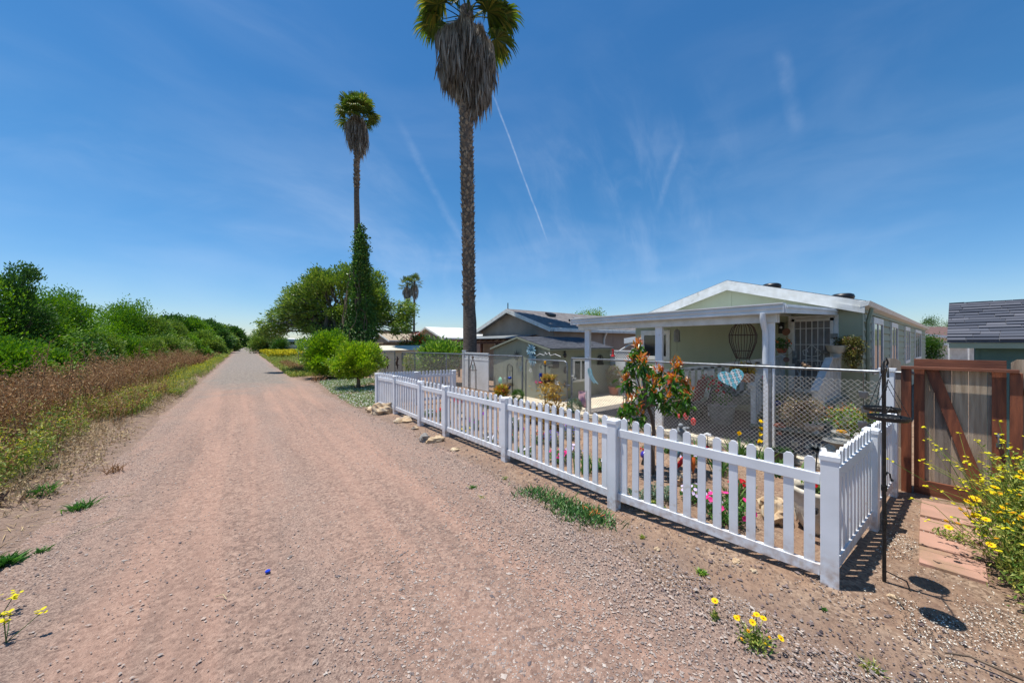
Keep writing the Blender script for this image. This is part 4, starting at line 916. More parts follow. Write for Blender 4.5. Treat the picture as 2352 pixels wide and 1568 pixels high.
# bare tipped branch of the tallest tree
# ---------------------------------------------------------------- the big leafy tree and the ivy palm
B=DP(775,800,26); B.z=0
e=Vector((c_,-s_,0))     # to the right in the picture
def lob(u,v,z,ru,rv,rz): return (e.x*u+s_*v,e.y*u+c_*v,z,math.hypot(e.x*ru,s_*rv),math.hypot(e.y*ru,c_*rv),rz)
lobes=[lob(-.2,0,6.5,2.3,2.2,2.1),lob(-2.3,.3,5.7,1.9,1.9,1.8),lob(-3.7,.1,4.3,1.6,1.7,1.4),lob(-4.5,-.3,3.1,1.1,1.3,.8),lob(2.3,.3,5.7,1.9,2,1.9),lob(3.9,0,4.3,1.5,1.7,1.5),lob(4.6,0,3.3,.9,1.2,.9),lob(-1.6,0,4.0,2.3,2,1.4),lob(1.5,0,3.9,2.2,2,1.5)]
tree('leafy_tree','large spreading leafy tree beside the lane, partly hidden by an ivy clad palm','tree',B,lobes,1500,36,.17,.20,'tree_leaf','bark_grey',tr=.34,trunk_top=2.2,nb=60,shell=.35,twigs=260)
tree('dark_shrub','dense dark shrub below the big leafy tree behind the glossy hedge shrub','shrub',DP(752,800,25.2).xy.to_3d(),[(0,0,1.9,1.5,1.5,1.5)],150,60,.24,.13,'ivy_leaf',tr=.1,nb=8)
# palms -------------------------------------------------------------
def frond(mb,O,dirn,plen,R,nb=26,droop=.35,arc=2.1,wd=.065):
    """a fan leaf: petiole then radiating drooping blades"""
    O=Vector(O); d=Vector(dirn).normalized(); h=O+d*plen+Vector((0,0,-.12*plen)); side=d.cross(Vector((0,0,1)))
    if side.length<.1: side=Vector((1,0,0))
    side.normalize(); nrm=side.cross(d).normalized()
    mb.tube([O,O.lerp(h,.5)+nrm*.03,h],[.028,.02,.012],4,cap=False)
    for k in range(nb):
        a=(k/(nb-1)-.5)*2*arc; b=(d*math.cos(a)+side*math.sin(a)+nrm*(.18*math.cos(a)+rng.normal()*.05)).normalized(); L=R*(.72+.28*math.cos(a*.6))*rng.uniform(.88,1.08)
        p1=h+b*L*.5; p2=h+b*L*.82+Vector((0,0,-droop*L*.22)); p3=h+b*L*1.0+Vector((0,0,-droop*L*.6))
        w=b.cross(nrm).normalized()*wd*R; n2=nrm*wd*.35*R
        V=[h,p1+w+n2,p1-w+n2,p1,p2+w*.6,p2-w*.6,p3]; mb.add([tuple(v) for v in V],[(0,1,3,3),(0,3,2,2),(1,4,3,3),(3,4,5,5),(3,5,2,2),(4,6,5,5)])
def palm(label,base,path,rad,crown,fr,R,skirt,boots=True,nb=26,smoothlow=0,ivy=None,sk_n=900,sk_r=.4,down=1.,low=None):
    base=Vector(base); t=thing('palm_tree',label,'palm tree',base); P=[base+Vector(p) for p in path]
    tk=MB().tube(P,rad,18).build('trunk','palm_trunk',t,smooth=True)
    def at(z):
        for a,b,ra,rb in zip(P[:-1],P[1:],rad[:-1],rad[1:]):
            if a.z<=z<=b.z: k=(z-a.z)/(b.z-a.z); return a.lerp(b,k),ra*(1-k)+rb*k
        return P[-1],rad[-1]
    if boots:
        m=MB(); z=smoothlow; q=[];U=[];N2=[]
        while z<P[-1].z-.2:
            c,r=at(z); k=10; ph=(z*7.3)%6.28
            for j in range(k):
                a=2*math.pi*j/k+ph+rng.normal()*.12; o=np.array([math.cos(a),math.sin(a),0]); q.append(np.array(c)+o*r*.96+np.array([0,0,rng.normal()*.04])); U.append(o*rng.uniform(.25,.7)+np.array([0,0,1])+np.array([-o[1],o[0],0])*rng.normal()*.35); N2.append(o)
            z+=.13
        m.leaves(np.array(q),np.array(U),np.array(N2),rng.uniform(.16,.26,len(q)),rng.uniform(.13,.2,len(q)),fold=-.2); m.build('leaf_base','palm_boot',tk)
    T=P[-1]; gm=MB(); 
    for i in range(fr):
        az=i*2.399963+rng.normal()*.2; el=math.radians(80-(i/fr)**.85*(80+40*down)+rng.normal()*6); d=(math.cos(az)*math.cos(el),math.sin(az)*math.cos(el),math.sin(el))
        frond(gm,T+Vector((0,0,.1-.6*R*(i/fr))),d,R*rng.uniform(1.1,1.45),R*rng.uniform(.8,1.1),nb,droop=.3+.5*(i/fr))
    gm.build('crown','palm_green',t)
    # skirt of dead fronds: hanging blades in overlapping tiers
    z0,z1,rr=skirt; n=sk_n; u=rng.uniform(0,1,n)**.8; z=z0+(z1-z0)*u; az=rng.uniform(0,6.283,n)
    prof=np.interp(u,[0,.25,.6,1],[rr*.3,rr*.8,rr,rr*.6]); cl=1+.18*np.sin(az*5+z*2.1)+.12*np.sin(az*11-z*3)
    cx=np.array([at(zz)[0][:] for zz in z]); r=prof*cl*rng.uniform(.75,1.05,n); z=z-(1-u)*rr*.75*np.clip(np.cos(az+TH)*1.4,-.25,1); Pm=np.stack([cx[:,0]+np.cos(az)*r,cx[:,1]+np.sin(az)*r,z],1)
    U=np.stack([np.cos(az)*.10+rng.normal(size=n)*.10,np.sin(az)*.10+rng.normal(size=n)*.10,-np.ones(n)],1); Nn=np.stack([np.cos(az),np.sin(az),rng.normal(size=n)*.3],1)
    m=MB(); Ls=rng.uniform(.35,.95,n)*sk_r*2; m.leaves(Pm,U,Nn+unit(n)*.5,Ls,Ls*rng.uniform(.035,.08,n),fold=.3,curl=.08)
    k=n//12; i=rng.choice(n,k,replace=False); q=cx[i]; q[:,2]=z[i]+.5*sk_r; m.segs(q,Pm[i],.016)
    m.build('dead_frond_skirt','palm_dead',t)
    if ivy: 
        zz,rr2=ivy; n=len(zz); 
    return t,at
# nearest palm
b=DP(1080,800,17.6); b.z=0; k=17.6/F
def pp(px,py,Y=17.6): return DP(px,py,Y)
pts=[Vector((0,0,0)),pp(1079,740)-b,pp(1077,690)-b,pp(1075,500)-b,pp(1071,300)-b,pp(1070,150)-b,pp(1072,22)-b]
palm('tallest palm, its crown cut off by the picture top, with a shaggy grey skirt',b,pts,[.35,.34,.29,.30,.315,.34,.33],None,27,1.25,(pp(1070,200).z,pp(1070,62).z,1.26),nb=40,down=.6,smoothlow=pp(1077,705).z,sk_n=5200,sk_r=.75)
b=DP(822,800,24); b.z=0
q=lambda px,py:DP(px,py,24)-b
palm('slim palm with its lower trunk wrapped in ivy, growing out of the leafy tree',b,[Vector((0,0,0)),q(822,600),q(819,450),q(820,340),q(820,262)],[.28,.22,.17,.15,.15],None,42,.74,((b+q(820,325)).z,(b+q(820,268)).z,.6),nb=24,smoothlow=(b+q(819,430)).z,sk_n=1800,sk_r=.65,down=.25)
# ivy around that palm
t=thing('ivy','dense ivy column climbing the slim palm in front of the leafy tree','ivy',b)
zz=np.concatenate([rng.uniform(0,9.,900),rng.uniform(7,10.2,110)]); az=rng.uniform(0,6.28,len(zz)); rad_=np.interp(zz,[0,1.5,3,5,6.5,7.5,9,10.2],[1.1,1.15,1.0,.74,.5,.42,.26,.12])*rng.uniform(.5,1.0,len(zz))*(1+.22*np.sin(zz*2.3+az*2)+.15*np.sin(zz*5.1-az*3))
cs=np.stack([b.x+np.cos(az)*rad_+.2*c_,b.y+np.sin(az)*rad_-.2*s_,zz],1); m=MB(); clump_leaves(m,cs,20,.14,.15,.7,up=-.3,outc=(b.x,b.y,5)); m.build('foliage','ivy_leaf',t)
m=MB()
for k in range(7):
    a=rng.uniform(3.4,5.4); p=[]
    for i in range(14): z=.6+i*.5+rng.normal()*.08; r=np.interp(z,[0,3,7,9],[1.3,1.1,.5,.3])*1.02; a+=rng.normal()*.16; p.append((b.x+math.cos(a)*r,b.y+math.sin(a)*r,z))
    m.tube(p,.022,5)
m.build('stem','palm_boot' if 0 else 'bark',t)
for px,top,lab in ((934,634,'left one of the two small far palms beside each other'),(951,628,'right one of the two small far palms beside each other, its trunk slightly thicker')):
    Y=62.; b=DP(px,800,Y); b.z=0; z=DP(px,top+18,Y).z; tp=DP(px-1 if px<940 else px+1,700,Y)
    palm(lab,b,[Vector((0,0,0)),Vector((0,0,z*.5)),Vector((.1,0,z))],[.22,.18,.17],None,26,.8,(z-2.2,z-.4,.65),boots=False,nb=14,sk_n=420,sk_r=.7,down=.7)
# distant bushes and trees on the right side of the lane
tree('bush','tall half dry grey bush beside the far end of the lane','bush',DP(612,789,78).xy.to_3d(),[(-1.5,0,2.2,2.6,2.6,2.4),(1.5,0,1.8,2,2,1.7)],230,40,.45,.34,'willow_olive',tr=.15,nb=60,twigs=900)
tree('tree','dark green far shrub attached to the right of the grey dry bush','bush',DP(636,789,76).xy.to_3d(),[(0,0,1.7,1.5,1.5,1.6)],90,40,.35,.32,'dark_leaf',tr=.15,nb=8)
tree('tree','small far tree closing the vanishing end of the lane','tree',DP(566,789,210).xy.to_3d(),[(0,0,2.4,5,5,2.4)],70,40,1,.8,'dark_leaf',tr=.2,nb=6)
tree('tree','low far trees crest right of the lane end','tree',DP(583,789,190).xy.to_3d(),[(0,0,3,6,6,3)],90,40,1,.7,'dark_leaf',tr=.2,nb=6)
b=DP(1350,789,46).xy.to_3d(); tree('tree','green tree top showing above the taupe house roof','tree',b,[lob(0,0,4.9,2.3,2,1.5),lob(-1.1,0,5.2,.9,1,.8),lob(1.2,0,5.4,.7,.7,1.0)],150,45,.32,.2,'citrus_leaf',tr=.2,nb=10)
b=DP(2136,789,24).xy.to_3d(); tree('bush','green bush at the far corner of the green house seen over the fence','bush',b,[(0,0,1.7,.6,.5,1.2)],90,50,.18,.12,'dark_leaf',tr=.06,nb=6)
for px,Y,z,r,lab in ((2137,260,22,7,'dark round tree on the hills beside the green house roof'),(2166,240,13,7,'light green round tree on the slope below the hilltop'),(2186,420,30,10,'dark trees cresting the hill behind the teal shed roof')):
    b=DP(px,789,Y).xy.to_3d(); tree('hill_tree',lab,'tree',b,[(0,0,z*.72,r,r,z*.28),(r*.6,-r*.4,z*.6,r*.7,r*.7,z*.3)],80,30,r*.18,r*.12,'dark_leaf' if Y!=240 else 'willow_olive',tr=.4,nb=5)
# two glossy clipped shrubs, citrus, bougainvillea
def shrub(label,b,lobes,ncl,per,cr,L,leaf,tr,tt,name='shrub',nb=12,shell=.75,up=.9,cat='shrub'): return tree(name,label,cat,b,lobes,ncl,per,cr,L,leaf,tr=tr,trunk_top=tt,nb=nb,shell=shell,up=up)
b=G(823,893); shrub('round clipped lime green shrub on a single trunk behind the picket fence corner',b,[lob(0,0,1.15,1.32,1.3,.82),lob(.1,0,1.5,.95,.95,.6)],520,46,.09,.12,'lime_leaf',.11,.5)
b=G(748,868); shrub('upright glossy dark green shrub left of the round clipped one',b,[lob(0,0,1.45,1.5,1.45,1.3),lob(.25,0,2.3,.85,.85,.7),lob(-.1,0,.85,1.4,1.3,.8)],700,46,.11,.14,'shrub_leaf',.12,.4)
b=DP(1014,789,18.3).xy.to_3d(); shrub('broad leafy citrus shrub behind the chain link fence next to the tall palm trunk',b,[lob(0,0,1.55,1.15,1.0,.8),lob(-.35,0,1.2,.85,.9,.7),lob(.45,0,1.35,.8,.8,.7)],300,34,.17,.19,'citrus_leaf',.1,.7,name='citrus_shrub')
b=DP(948,789,27).xy.to_3d(); t=shrub('loose shrub with red flowers behind the cream shed',b,[lob(.2,0,2.1,1.1,.8,.75),lob(-.6,0,1.8,.6,.6,.5)],120,30,.2,.16,'dark_leaf',.06,1,name='flowering_shrub')
cs=lobe_centers([(b.x+l[0],b.y+l[1],l[2])+l[3:] for l in (lob(.2,0,2.1,1.1,.8,.75),lob(-.7,0,1.75,.5,.5,.4))],60,.8); m=MB(); clump_leaves(m,cs,14,.12,.12,.8); m.build('flowers','pet_red',t)
# ---------------------------------------------------------------- young tree with red shoots in the garden
b=G(1498,1088); t=thing('young_tree','young tree with coppery red new shoots growing inside the picket fence','tree',b)
R=lambda px,py,Y=5.75:DP(px,py,Y)
m=MB(); m.tube([b+Vector((0,0,-.02)),R(1499,1040),R(1502,990),R(1497,955),R(1486,930)],[.035,.033,.03,.028,.024],8)
tips=[(1465,800,0),(1452,835,.1),(1478,838,-.2),(1440,880,.1),(1496,880,.15),(1555,850,.1),(1545,880,-.25),(1572,890,.1),(1450,925,-.2),(1530,920,-.3),(1560,925,.2),(1505,900,-.35),(1475,905,.3),(1435,945,.0),(1515,860,.25),(1575,915,-.1),(1470,955,-.1)]
hub=R(1486,930)
for px,py,dy in tips:
    T=R(px,py,5.75+dy); m.tube([hub,hub.lerp(T,.5)+Vector((0,0,-.03)),T],[.018,.012,.007],5,cap=False)
m.build('trunk','bark',t,smooth=True)
g=MB();rd=MB()
for i,(px,py,dy) in enumerate(tips):
    T=np.array(R(px,py,5.75+dy)); k=52; P=T+rng.normal(size=(k,3))*np.array([.05,.05,.07])+np.array([0,0,-.05]); U=unit(k)*np.array([1,1,.4]); U[:,2]-=rng.uniform(.1,1.1,k); g.leaves(P,U,unit(k)*.4+np.array([0,0,1]),rng.uniform(.09,.17,k),rng.uniform(.035,.055,k),fold=.25,curl=.25)
    k=40 if py<900 else 16; P=T+rng.normal(size=(k,3))*np.array([.035,.035,.045])+np.array([0,0,.06]); U=unit(k)*.8; U[:,2]+=rng.uniform(.2,1.4,k); rd.leaves(P,U,unit(k)*.5+np.array([0,0,1]),rng.uniform(.07,.14,k),rng.uniform(.026,.042,k),fold=.25)
g.build('leaves','young_green',t); rd.build('new_shoots','young_red',t)
MB().tube([G(1503,1086),R(1500,1003,5.7)],.018,6).build('stake','old_wood',t)
# ---------------------------------------------------------------- stuff: weeds, litter, gravel
def scatter(n,x0,x1,y0,y1,f=None,pw=1.):
    y=y0+(y1-y0)*rng.uniform(0,1,n)**pw; x=rng.uniform(x0,x1,n)
    P=np.stack([x,y,gheight(x,y)],1)
    if f is not None: P=P[f(x,y)]
    return P
def weeds(P,h,wd,leaf,per,L,name,label,cat,bendk=.25,flow=None,fr=.03,lf=.5,topheavy=False):
    n=len(P); hh=h*rng.uniform(.5,1.1,n); bend=rng.normal(size=(n,3))*bendk; bend[:,2]=0; U=unit(n)*.12; U[:,2]=1
    m=MB(); m.blades(P,U,hh,wd,bend)
    k=per; s=np.repeat(np.arange(n),k); u=rng.uniform(.45 if topheavy else .15,1,n*k)[:,None]; Q=P[s]+U[s]*hh[s,None]*u+bend[s]*hh[s,None]*u**2*.8+rng.normal(size=(n*k,3))*.035
    U2=unit(n*k); U2[:,2]+=.3; m.leaves(Q,U2,unit(n*k)+np.array([0,0,.6]),L*rng.uniform(.5,1.3,n*k),L*lf*rng.uniform(.5,1.2,n*k))
    o=stuff(m.build(name,leaf),label,cat)
    if flow:
        pick=rng.uniform(0,1,n)<flow[1]; i=np.where(pick)[0]; i=np.repeat(i,flow[2]); Q=P[i]+U[i]*hh[i,None]+bend[i]*hh[i,None]*.8+rng.normal(size=(len(i),3))*.05; m=MB()
        m.leaves(Q,unit(len(i)),unit(len(i))+np.array([0,0,1.]),fr,fr*.9); stuff(m.build(name.replace('weeds','')+'blossoms',flow[0]),flow[3],'flowers')
    return o
nz=lambda x,y,s: fbm(x*1.7,y*1.3,s)
P=np.concatenate([scatter(6800,-7.0,-3.2,10.5,42,lambda x,y:nz(x,y,3)>-.55,1.25),scatter(1600,-8,-5.5,14,34)])
edge=lambda x,y: (x<-3.3-.5*np.sin(y*.5))
weeds(P,1.65,.014,'weed_brown',20,.085,'dock_weeds','dense rust brown dried dock weeds covering the left bank','weeds',.3,topheavy=True,lf=.3)
P=scatter(1400,-5.5,-2.9,40,110,None,1.5); weeds(P,.9,.03,'weed_brown',9,.16,'dock_weeds','thin strip of dry brown weeds far down the left verge','weeds',.2)
P=scatter(5600,-6.6,-2.6,7.0,18,lambda x,y:(nz(x,y,8)>-.6)); 
weeds(P,.62,.008,'weed_green',20,.055,'mustard_weeds','green weeds speckled with small yellow flowers at the left edge','weeds',.3,flow=('pet_mustard',.3,5,'tiny yellow blossoms on the weeds of the left bank'),fr=.022)
P=np.concatenate([scatter(2800,-3.7,-2.35,14,60,lambda x,y:(nz(x,y,8)>-.1),1.3),scatter(1500,-3.0,-1.95,19,75,lambda x,y:(nz(x,y,18)>-.3),1.2)])
weeds(P,.42,.01,'weed_green',14,.06,'verge_weeds','green and yellow weeds along the left verge in front of the brown dock','weeds',.3,flow=('pet_mustard',.35,4,'yellow blossoms on the left verge further down the lane'),fr=.035)
P=scatter(1700,-3.6,-2.3,55,190,None,1.5); weeds(P,.5,.03,'weed_green',8,.2,'verge_weeds','distant green verge along the left of the lane','weeds',.3)
P=scatter(3600,-3.6,-2.0,3.5,32,lambda x,y:nz(x*1.3,y,5)>-.25); weeds(P,.20,.006,'straw',6,.05,'dry_grass_weeds','short dry straw coloured stalks at the left road edge','dry grass',.5)
n=12000; P=scatter(n,-4.2,-1.75,3.2,26,lambda x,y:rng.uniform(0,1,len(x))<np.clip((-1.6-x)/1.1,.0,1)); n=len(P); P[:,2]+=.012; U=unit(n)*np.array([1,1,.12]); m=MB(); m.leaves(P,U,np.array([0,0,1.])+unit(n)*.3,rng.uniform(.06,.32,n),rng.uniform(.004,.014,n)); stuff(m.build('straw_litter','straw'),'dry stalks and straw lying on the bank beside the road','litter')
P=np.concatenate([scatter(900,-5.5,-2.7,6.5,12,lambda x,y:nz(x,y,31)>-.2),scatter(500,-3.6,-2.4,12,20,lambda x,y:nz(x,y,33)>.1)])
weeds(P,.75,.012,'weed_brown',12,.07,'dock_weeds','scattered brown stalks standing among the green weeds','weeds',.4,topheavy=True,lf=.3)
P=scatter(1500,-7,-2.8,9,40,lambda x,y:nz(x,y,37)>.05); weeds(P,.95,.012,'weed_green',12,.07,'mustard_weeds','taller green weeds growing up through the brown dock','weeds',.3)
P=scatter(4200,-4.6,-2.25,5,20,lambda x,y:nz(x,y,41)>-.35); n=len(P); U=unit(n)*.55; U[:,2]=.8; m=MB(); m.blades(P,U,rng.uniform(.12,.45,n),.007,unit(n)*np.array([.8,.8,0])); stuff(m.build('dry_grass','straw'),'tangled dry grass blades along the left road shoulder','dry grass')
# right verge far
P=scatter(1500,2.9,4.4,22,46,lambda x,y:nz(x,y,11)>-.35,1.2); P=P[P[:,0]<4.4-.03*(P[:,1]-22)]; weeds(P,.45,.012,'weed_brown',9,.09,'dead_weeds','dry brown dead weeds along the right edge of the lane','weeds',.5)
P=scatter(900,3.6,7,24,60,None,1.2); weeds(P,.5,.012,'weed_green',14,.09,'garden_weeds','green low growth between the lane and the hedge shrubs','weeds',.4)
P=scatter(2500,2.9,9,62,105,None,1.1); weeds(P,.8,.05,'weed_green',8,.22,'meadow_weeds','green meadow growth near the far camper','weeds',.3,flow=('yellow_meadow',.75,9,'bright yellow wildflower patch near the far camper'),fr=.2)
P=scatter(2400,2.3,3.9,26,80,None,1.3); weeds(P,.3,.02,'weed_green',6,.1,'verge_weeds','low green verge along the right side of the far lane','weeds',.3)
P=np.concatenate([scatter(26,-5.4,-3.6,13,24),scatter(20,-6,-4,24,50)]); n=len(P); hh=rng.uniform(1.5,2.3,n); U=unit(n)*.15; U[:,2]=1; m=MB(); m.segs(P,P+U*hh[:,None],.008)
k=26; s=np.repeat(np.arange(n),k); u=rng.uniform(.4,1,n*k)[:,None]; Q=P[s]+U[s]*hh[s,None]*u; T=Q+unit(n*k)*.13+np.array([0,0,.1]); m.segs(Q,T,.004); m.leaves(T,unit(n*k),unit(n*k),.06,.03); stuff(m.build('dry_stalks','weed_brown'),'tall pale dry stalks rising out of the brown dock weeds','weeds')
# alyssum carpet
P=scatter(5200,3.0,6.2,12.2,22,lambda x,y:(nz(x*1.2,y*1.2,6)>-.15)&(x<3.9+.28*(y-11.5))&(x>2.95+.06*(y-12)-.2)); n=len(P); m=MB(); clump_leaves(m,P+np.array([0,0,.05]),9,.05,.04,.8,flat=.5); stuff(m.build('alyssum','alyssum'),'low carpet of white alyssum flowers below the round shrubs','flowers')
P=scatter(500,3.2,6.0,12.0,22,lambda x,y:(x<3.9+.28*(y-11.5))); weeds(P,.16,.01,'green_leaf',8,.05,'groundcover_weeds','small green ground cover among the white alyssum','ground cover',.4)
# gravel near the camera: density falls with distance
def radial(n,r0,r1,a0,a1):
    r=r0+(r1-r0)*rng.uniform(0,1,n); a=np.radians(rng.uniform(a0,a1,n)); return r*np.sin(a),r*np.cos(a)
x,y=radial(150000,2.2,13,-28,100); k=(x>-2.6)&(x<3.3)&(y>-3.5); x,y=x[k],y[k]; dens=np.clip(.35+.9*fbm(x*2.2,y*.7,9)+.5*((x<-.6)|(x>2.0)),.12,1); k=rng.uniform(0,1,len(x))<dens; x,y=x[k],y[k]
sz=rng.lognormal(-5.15,.42,len(x)).clip(.003,.021); P=np.stack([x,y,np.full(len(x),.026)+sz*.1],1)
stuff(MB().stones(P,sz).build('gravel','pebbles'),'loose mixed gravel stones strewn over the road','gravel')
x,y=radial(45000,2.4,12,-20,108); k=(x>2.7)&(x<4.15)&(y>-4); x,y=x[k],y[k]; sz=rng.lognormal(-4.95,.45,len(x)).clip(.004,.03); P=np.stack([x,y,gheight(x,y)+sz*.15+.01],1); stuff(MB().stones(P,sz).build('gravel','pebbles_dark'),'darker coarse gravel between the road and the picket fence','gravel')
def chips(n,fn,leaf,name,lab,cat,L,a=(20,112),r=(2.3,7.5)):
    x,y=radial(n,*r,*a); k=fn(x,y); x,y=x[k],y[k]; n=len(x); U=unit(n)*np.array([1,1,.25]); m=MB(); m.leaves(np.stack([x,y,gheight(x,y)+.012+rng.uniform(0,.008,n)+np.where(inpav(x,y),.03,0)],1),U,unit(n)*.5+np.array([0,0,1]),rng.uniform(.6,1.3,n)*L,rng.uniform(.25,.5,n)*L,fold=.2); stuff(m.build(name,leaf),lab,cat)
def inpav(x,y): return (x>5.4)&(x<7.6)&(y<.05)
chips(90000,lambda x,y:(x>2.9)&(x<7.3)&(y<.55)&(y>-3.2)&((fbm(x*3.1,y*3.1,2)>-.05)|(rng.uniform(0,1,len(x))<.15))&~((x>5.3)&(y<.02)&(rng.uniform(0,1,len(x))<.85)),'shells','seed_husks','black and white sunflower seed husks scattered below the bird feeder','seed husks',.017,(60,118))
chips(14000,lambda x,y:(x>3.3)&(x<4.0)&(y>.4)&(y<4.5)&(fbm(x*3,y*3,1)>-.1),'shells','seed_husks','seed husks in a strip just outside the picket fence','seed husks',.013,(25,85))
chips(9000,lambda x,y:(x>4.2)&(x<7.4)&(y>4.6)&(y<11.2),'woodchips','bark_mulch','pale bark chips on the soil at the far end of the flower garden','mulch',.035,(15,62),(5,13))
chips(4500,lambda x,y:(x>4.0)&(x<7.4)&(y>.8)&(y<5),'woodchips','bark_mulch','small crumbs of bark and twigs on the garden soil','mulch',.02,(38,85),(4,8))
# ---------------------------------------------------------------- plants and flowers, one thing each
def tuft(name,label,b,n,h,w,leaf,spread=.06,bend=.6,cat='weed',up=1.,group=None,part=None):
    b=Vector(b); m=MB(); P=np.array(b)+rng.normal(size=(n,3))*np.array([spread,spread,0]); U=unit(n)*np.array([1,1,.3]); U[:,2]+=up; bd=U*np.array([1,1,0])*bend+np.array([0,0,-.15]); m.blades(P,U,h*rng.uniform(.55,1.1,n),w,bd)
    o=m.build(name,leaf); tag(o,label,cat,group); return o
def mound(name,label,b,r,h,n,leaf,L,flow=None,fr=.02,nf=30,cat='flowering plant',group=None,stem=0,petals=5,ftop=False):
    b=Vector(b); t=thing(name,label,cat,b,group); m=MB(); P=np.array(b)+np.array([0,0,h*.45])+unit(n)*rng.uniform(.2,1,(n,1))**.5*np.array([r,r,h*.5]); P[:,2]=np.maximum(P[:,2],b.z+.01); U=unit(n); U[:,2]+=.5; m.leaves(P,U,unit(n)*.6+np.array([0,0,1]),L*rng.uniform(.6,1.2,n),L*.5*rng.uniform(.6,1.2,n))
    k=max(6,n//30); m.segs(np.repeat(np.array(b)[None],k,0),P[:k],.004); m.build('foliage',leaf,t)
    if flow:
        U=unit(nf); U[:,2]=np.abs(U[:,2])+.15; 
        P=np.array(b)+np.array([0,0,h*.45])+U/np.linalg.norm(U,axis=1,keepdims=True)*np.array([r,r,h*.55])*1.03; Nn=U+np.array([-.5,-.3,.2])+unit(nf)*.3; m=MB(); flower_disc(m,P,Nn,fr,petals); m.build('flowers',flow,t)
    return t
imp=[(1283,1062,.20,.24,'pet_pink','magenta pink impatiens clump seen through the third fence section from the corner','green_leaf',34,.024),
(1672,1199,.27,.33,'pet_pink','large bright pink periwinkle clump behind the first fence section from the corner','green_leaf',22,.034),
(1600,1152,.21,.22,'pet_lilac','pale lilac periwinkle clump just left of the large pink one','green_leaf',26,.024),
(1697,1128,.13,.17,'pet_red','small red flowering plant behind the pink periwinkles','green_leaf',18,.026),
(1632,1163,.15,.16,'pet_lilac','small lilac flowered plant touching the large pink clump','green_leaf',12,.022),
(1318,1048,.16,.22,'pet_lilac','lilac white blossoms clump right of the magenta impatiens','grey_leaf',34,.022),
(1380,1078,.18,.18,'pet_white','white flowered low plant next to the second fence post from the corner','green_leaf',18,.022),
(1585,1064,.16,.2,'pet_lilac','lilac flowered plant to the right of the young tree trunk','green_leaf',22,.022),
(1662,1082,.14,.18,'pet_lilac','pale blossoms clump beside the coloured glass bottles','green_leaf',18,.022),
(1125,1020,.18,.2,'pet_white','white flowered plant in the middle of the long fence section','green_leaf',24,.022),
(1205,1052,.2,.22,'pet_white','white and lilac blossoms beside the third fence post','green_leaf',28,.022),
(1170,1012,.18,.24,'pet_red','red geranium near the gatepost of the garden','green_leaf',18,.03),
(1236,1018,.16,.26,'pet_red','red flowers with thin stems behind the third post','green_leaf',16,.028),
(1268,1022,.2,.3,'pet_violet','violet lavender clump left of the magenta impatiens','grey_leaf',110,.014),
(1310,1008,.2,.34,'pet_violet','violet lavender clump behind the lilac white blossoms','grey_leaf',110,.014),
(1065,1000,.16,.25,'pet_yellow','small yellow flowered plant left in the garden','green_leaf',14,.025),
(1090,985,.2,.3,'pet_purple','purple flowered clump at the left end of the garden','grey_leaf',14,.026),
(1015,965,.18,.34,'pet_red','tall red flowers against the far picket fence','green_leaf',26,.04),
(1052,948,.14,.5,'pet_red','bright coral red flower spike by the far end post','green_leaf',16,.05),
(985,955,.2,.2,'pet_white','white blossoms low behind the small gate','green_leaf',30,.022),
(1450,1152,.2,.16,None,'grey green leafy plant behind the second fence post','grey_leaf',0,0),
(1512,1145,.22,.2,None,'grey green succulent plant left of the rock','grey_leaf',0,0),
(1500,1172,.16,.12,None,'withered low plant in the soil behind the bottom rail','weed_green',0,0),
(1420,1030,.16,.16,None,'orange tinged tuft right of the second fence post top','orange_leaf',0,0),
(1175,985,.3,.3,'pet_white','leafy plant with white dots near the third post','grey_leaf',26,.018)]
for i,(px,py,r,h,fl,lab,lf,nf,fr) in enumerate(imp): mound('flowering_plant' if fl else 'leafy_plant',lab,G(px,py),r,h,int(420*(r/.2)**2),lf,.05,fl,fr,nf)
# purple long-stemmed flowers by the fence
for i,(px,py,Y,lab) in enumerate(((1111,949,7.5,'purple bloom on a thin stem, leftmost of those in front of the garden'),(1140,982,7.2,'purple bloom on a thin stem second from the left'),(1153,985,7.0,'pair of purple blooms low on thin stems'),(1201,985,6.6,'purple bloom on a thin stem nearest the third post'),(1240,940,7.0,'purple bloom further back by the dark planter'))):
    p=DP(px,py,Y); g=Vector((p.x+.08,p.y-.05,0)); t=thing('flower_stalk',lab,'flower',g); MB().tube([g,g.lerp(p,.5)+Vector((.03,0,.02)),p],.004,4).build('stem','iris_leaf',t); m=MB(); k=3; flower_disc(m,np.array(p)+rng.normal(size=(k,3))*.012,np.tile(np.array([-.7,-.5,.4]),(k,1)),.03,6); m.build('petals','pet_purple',t)
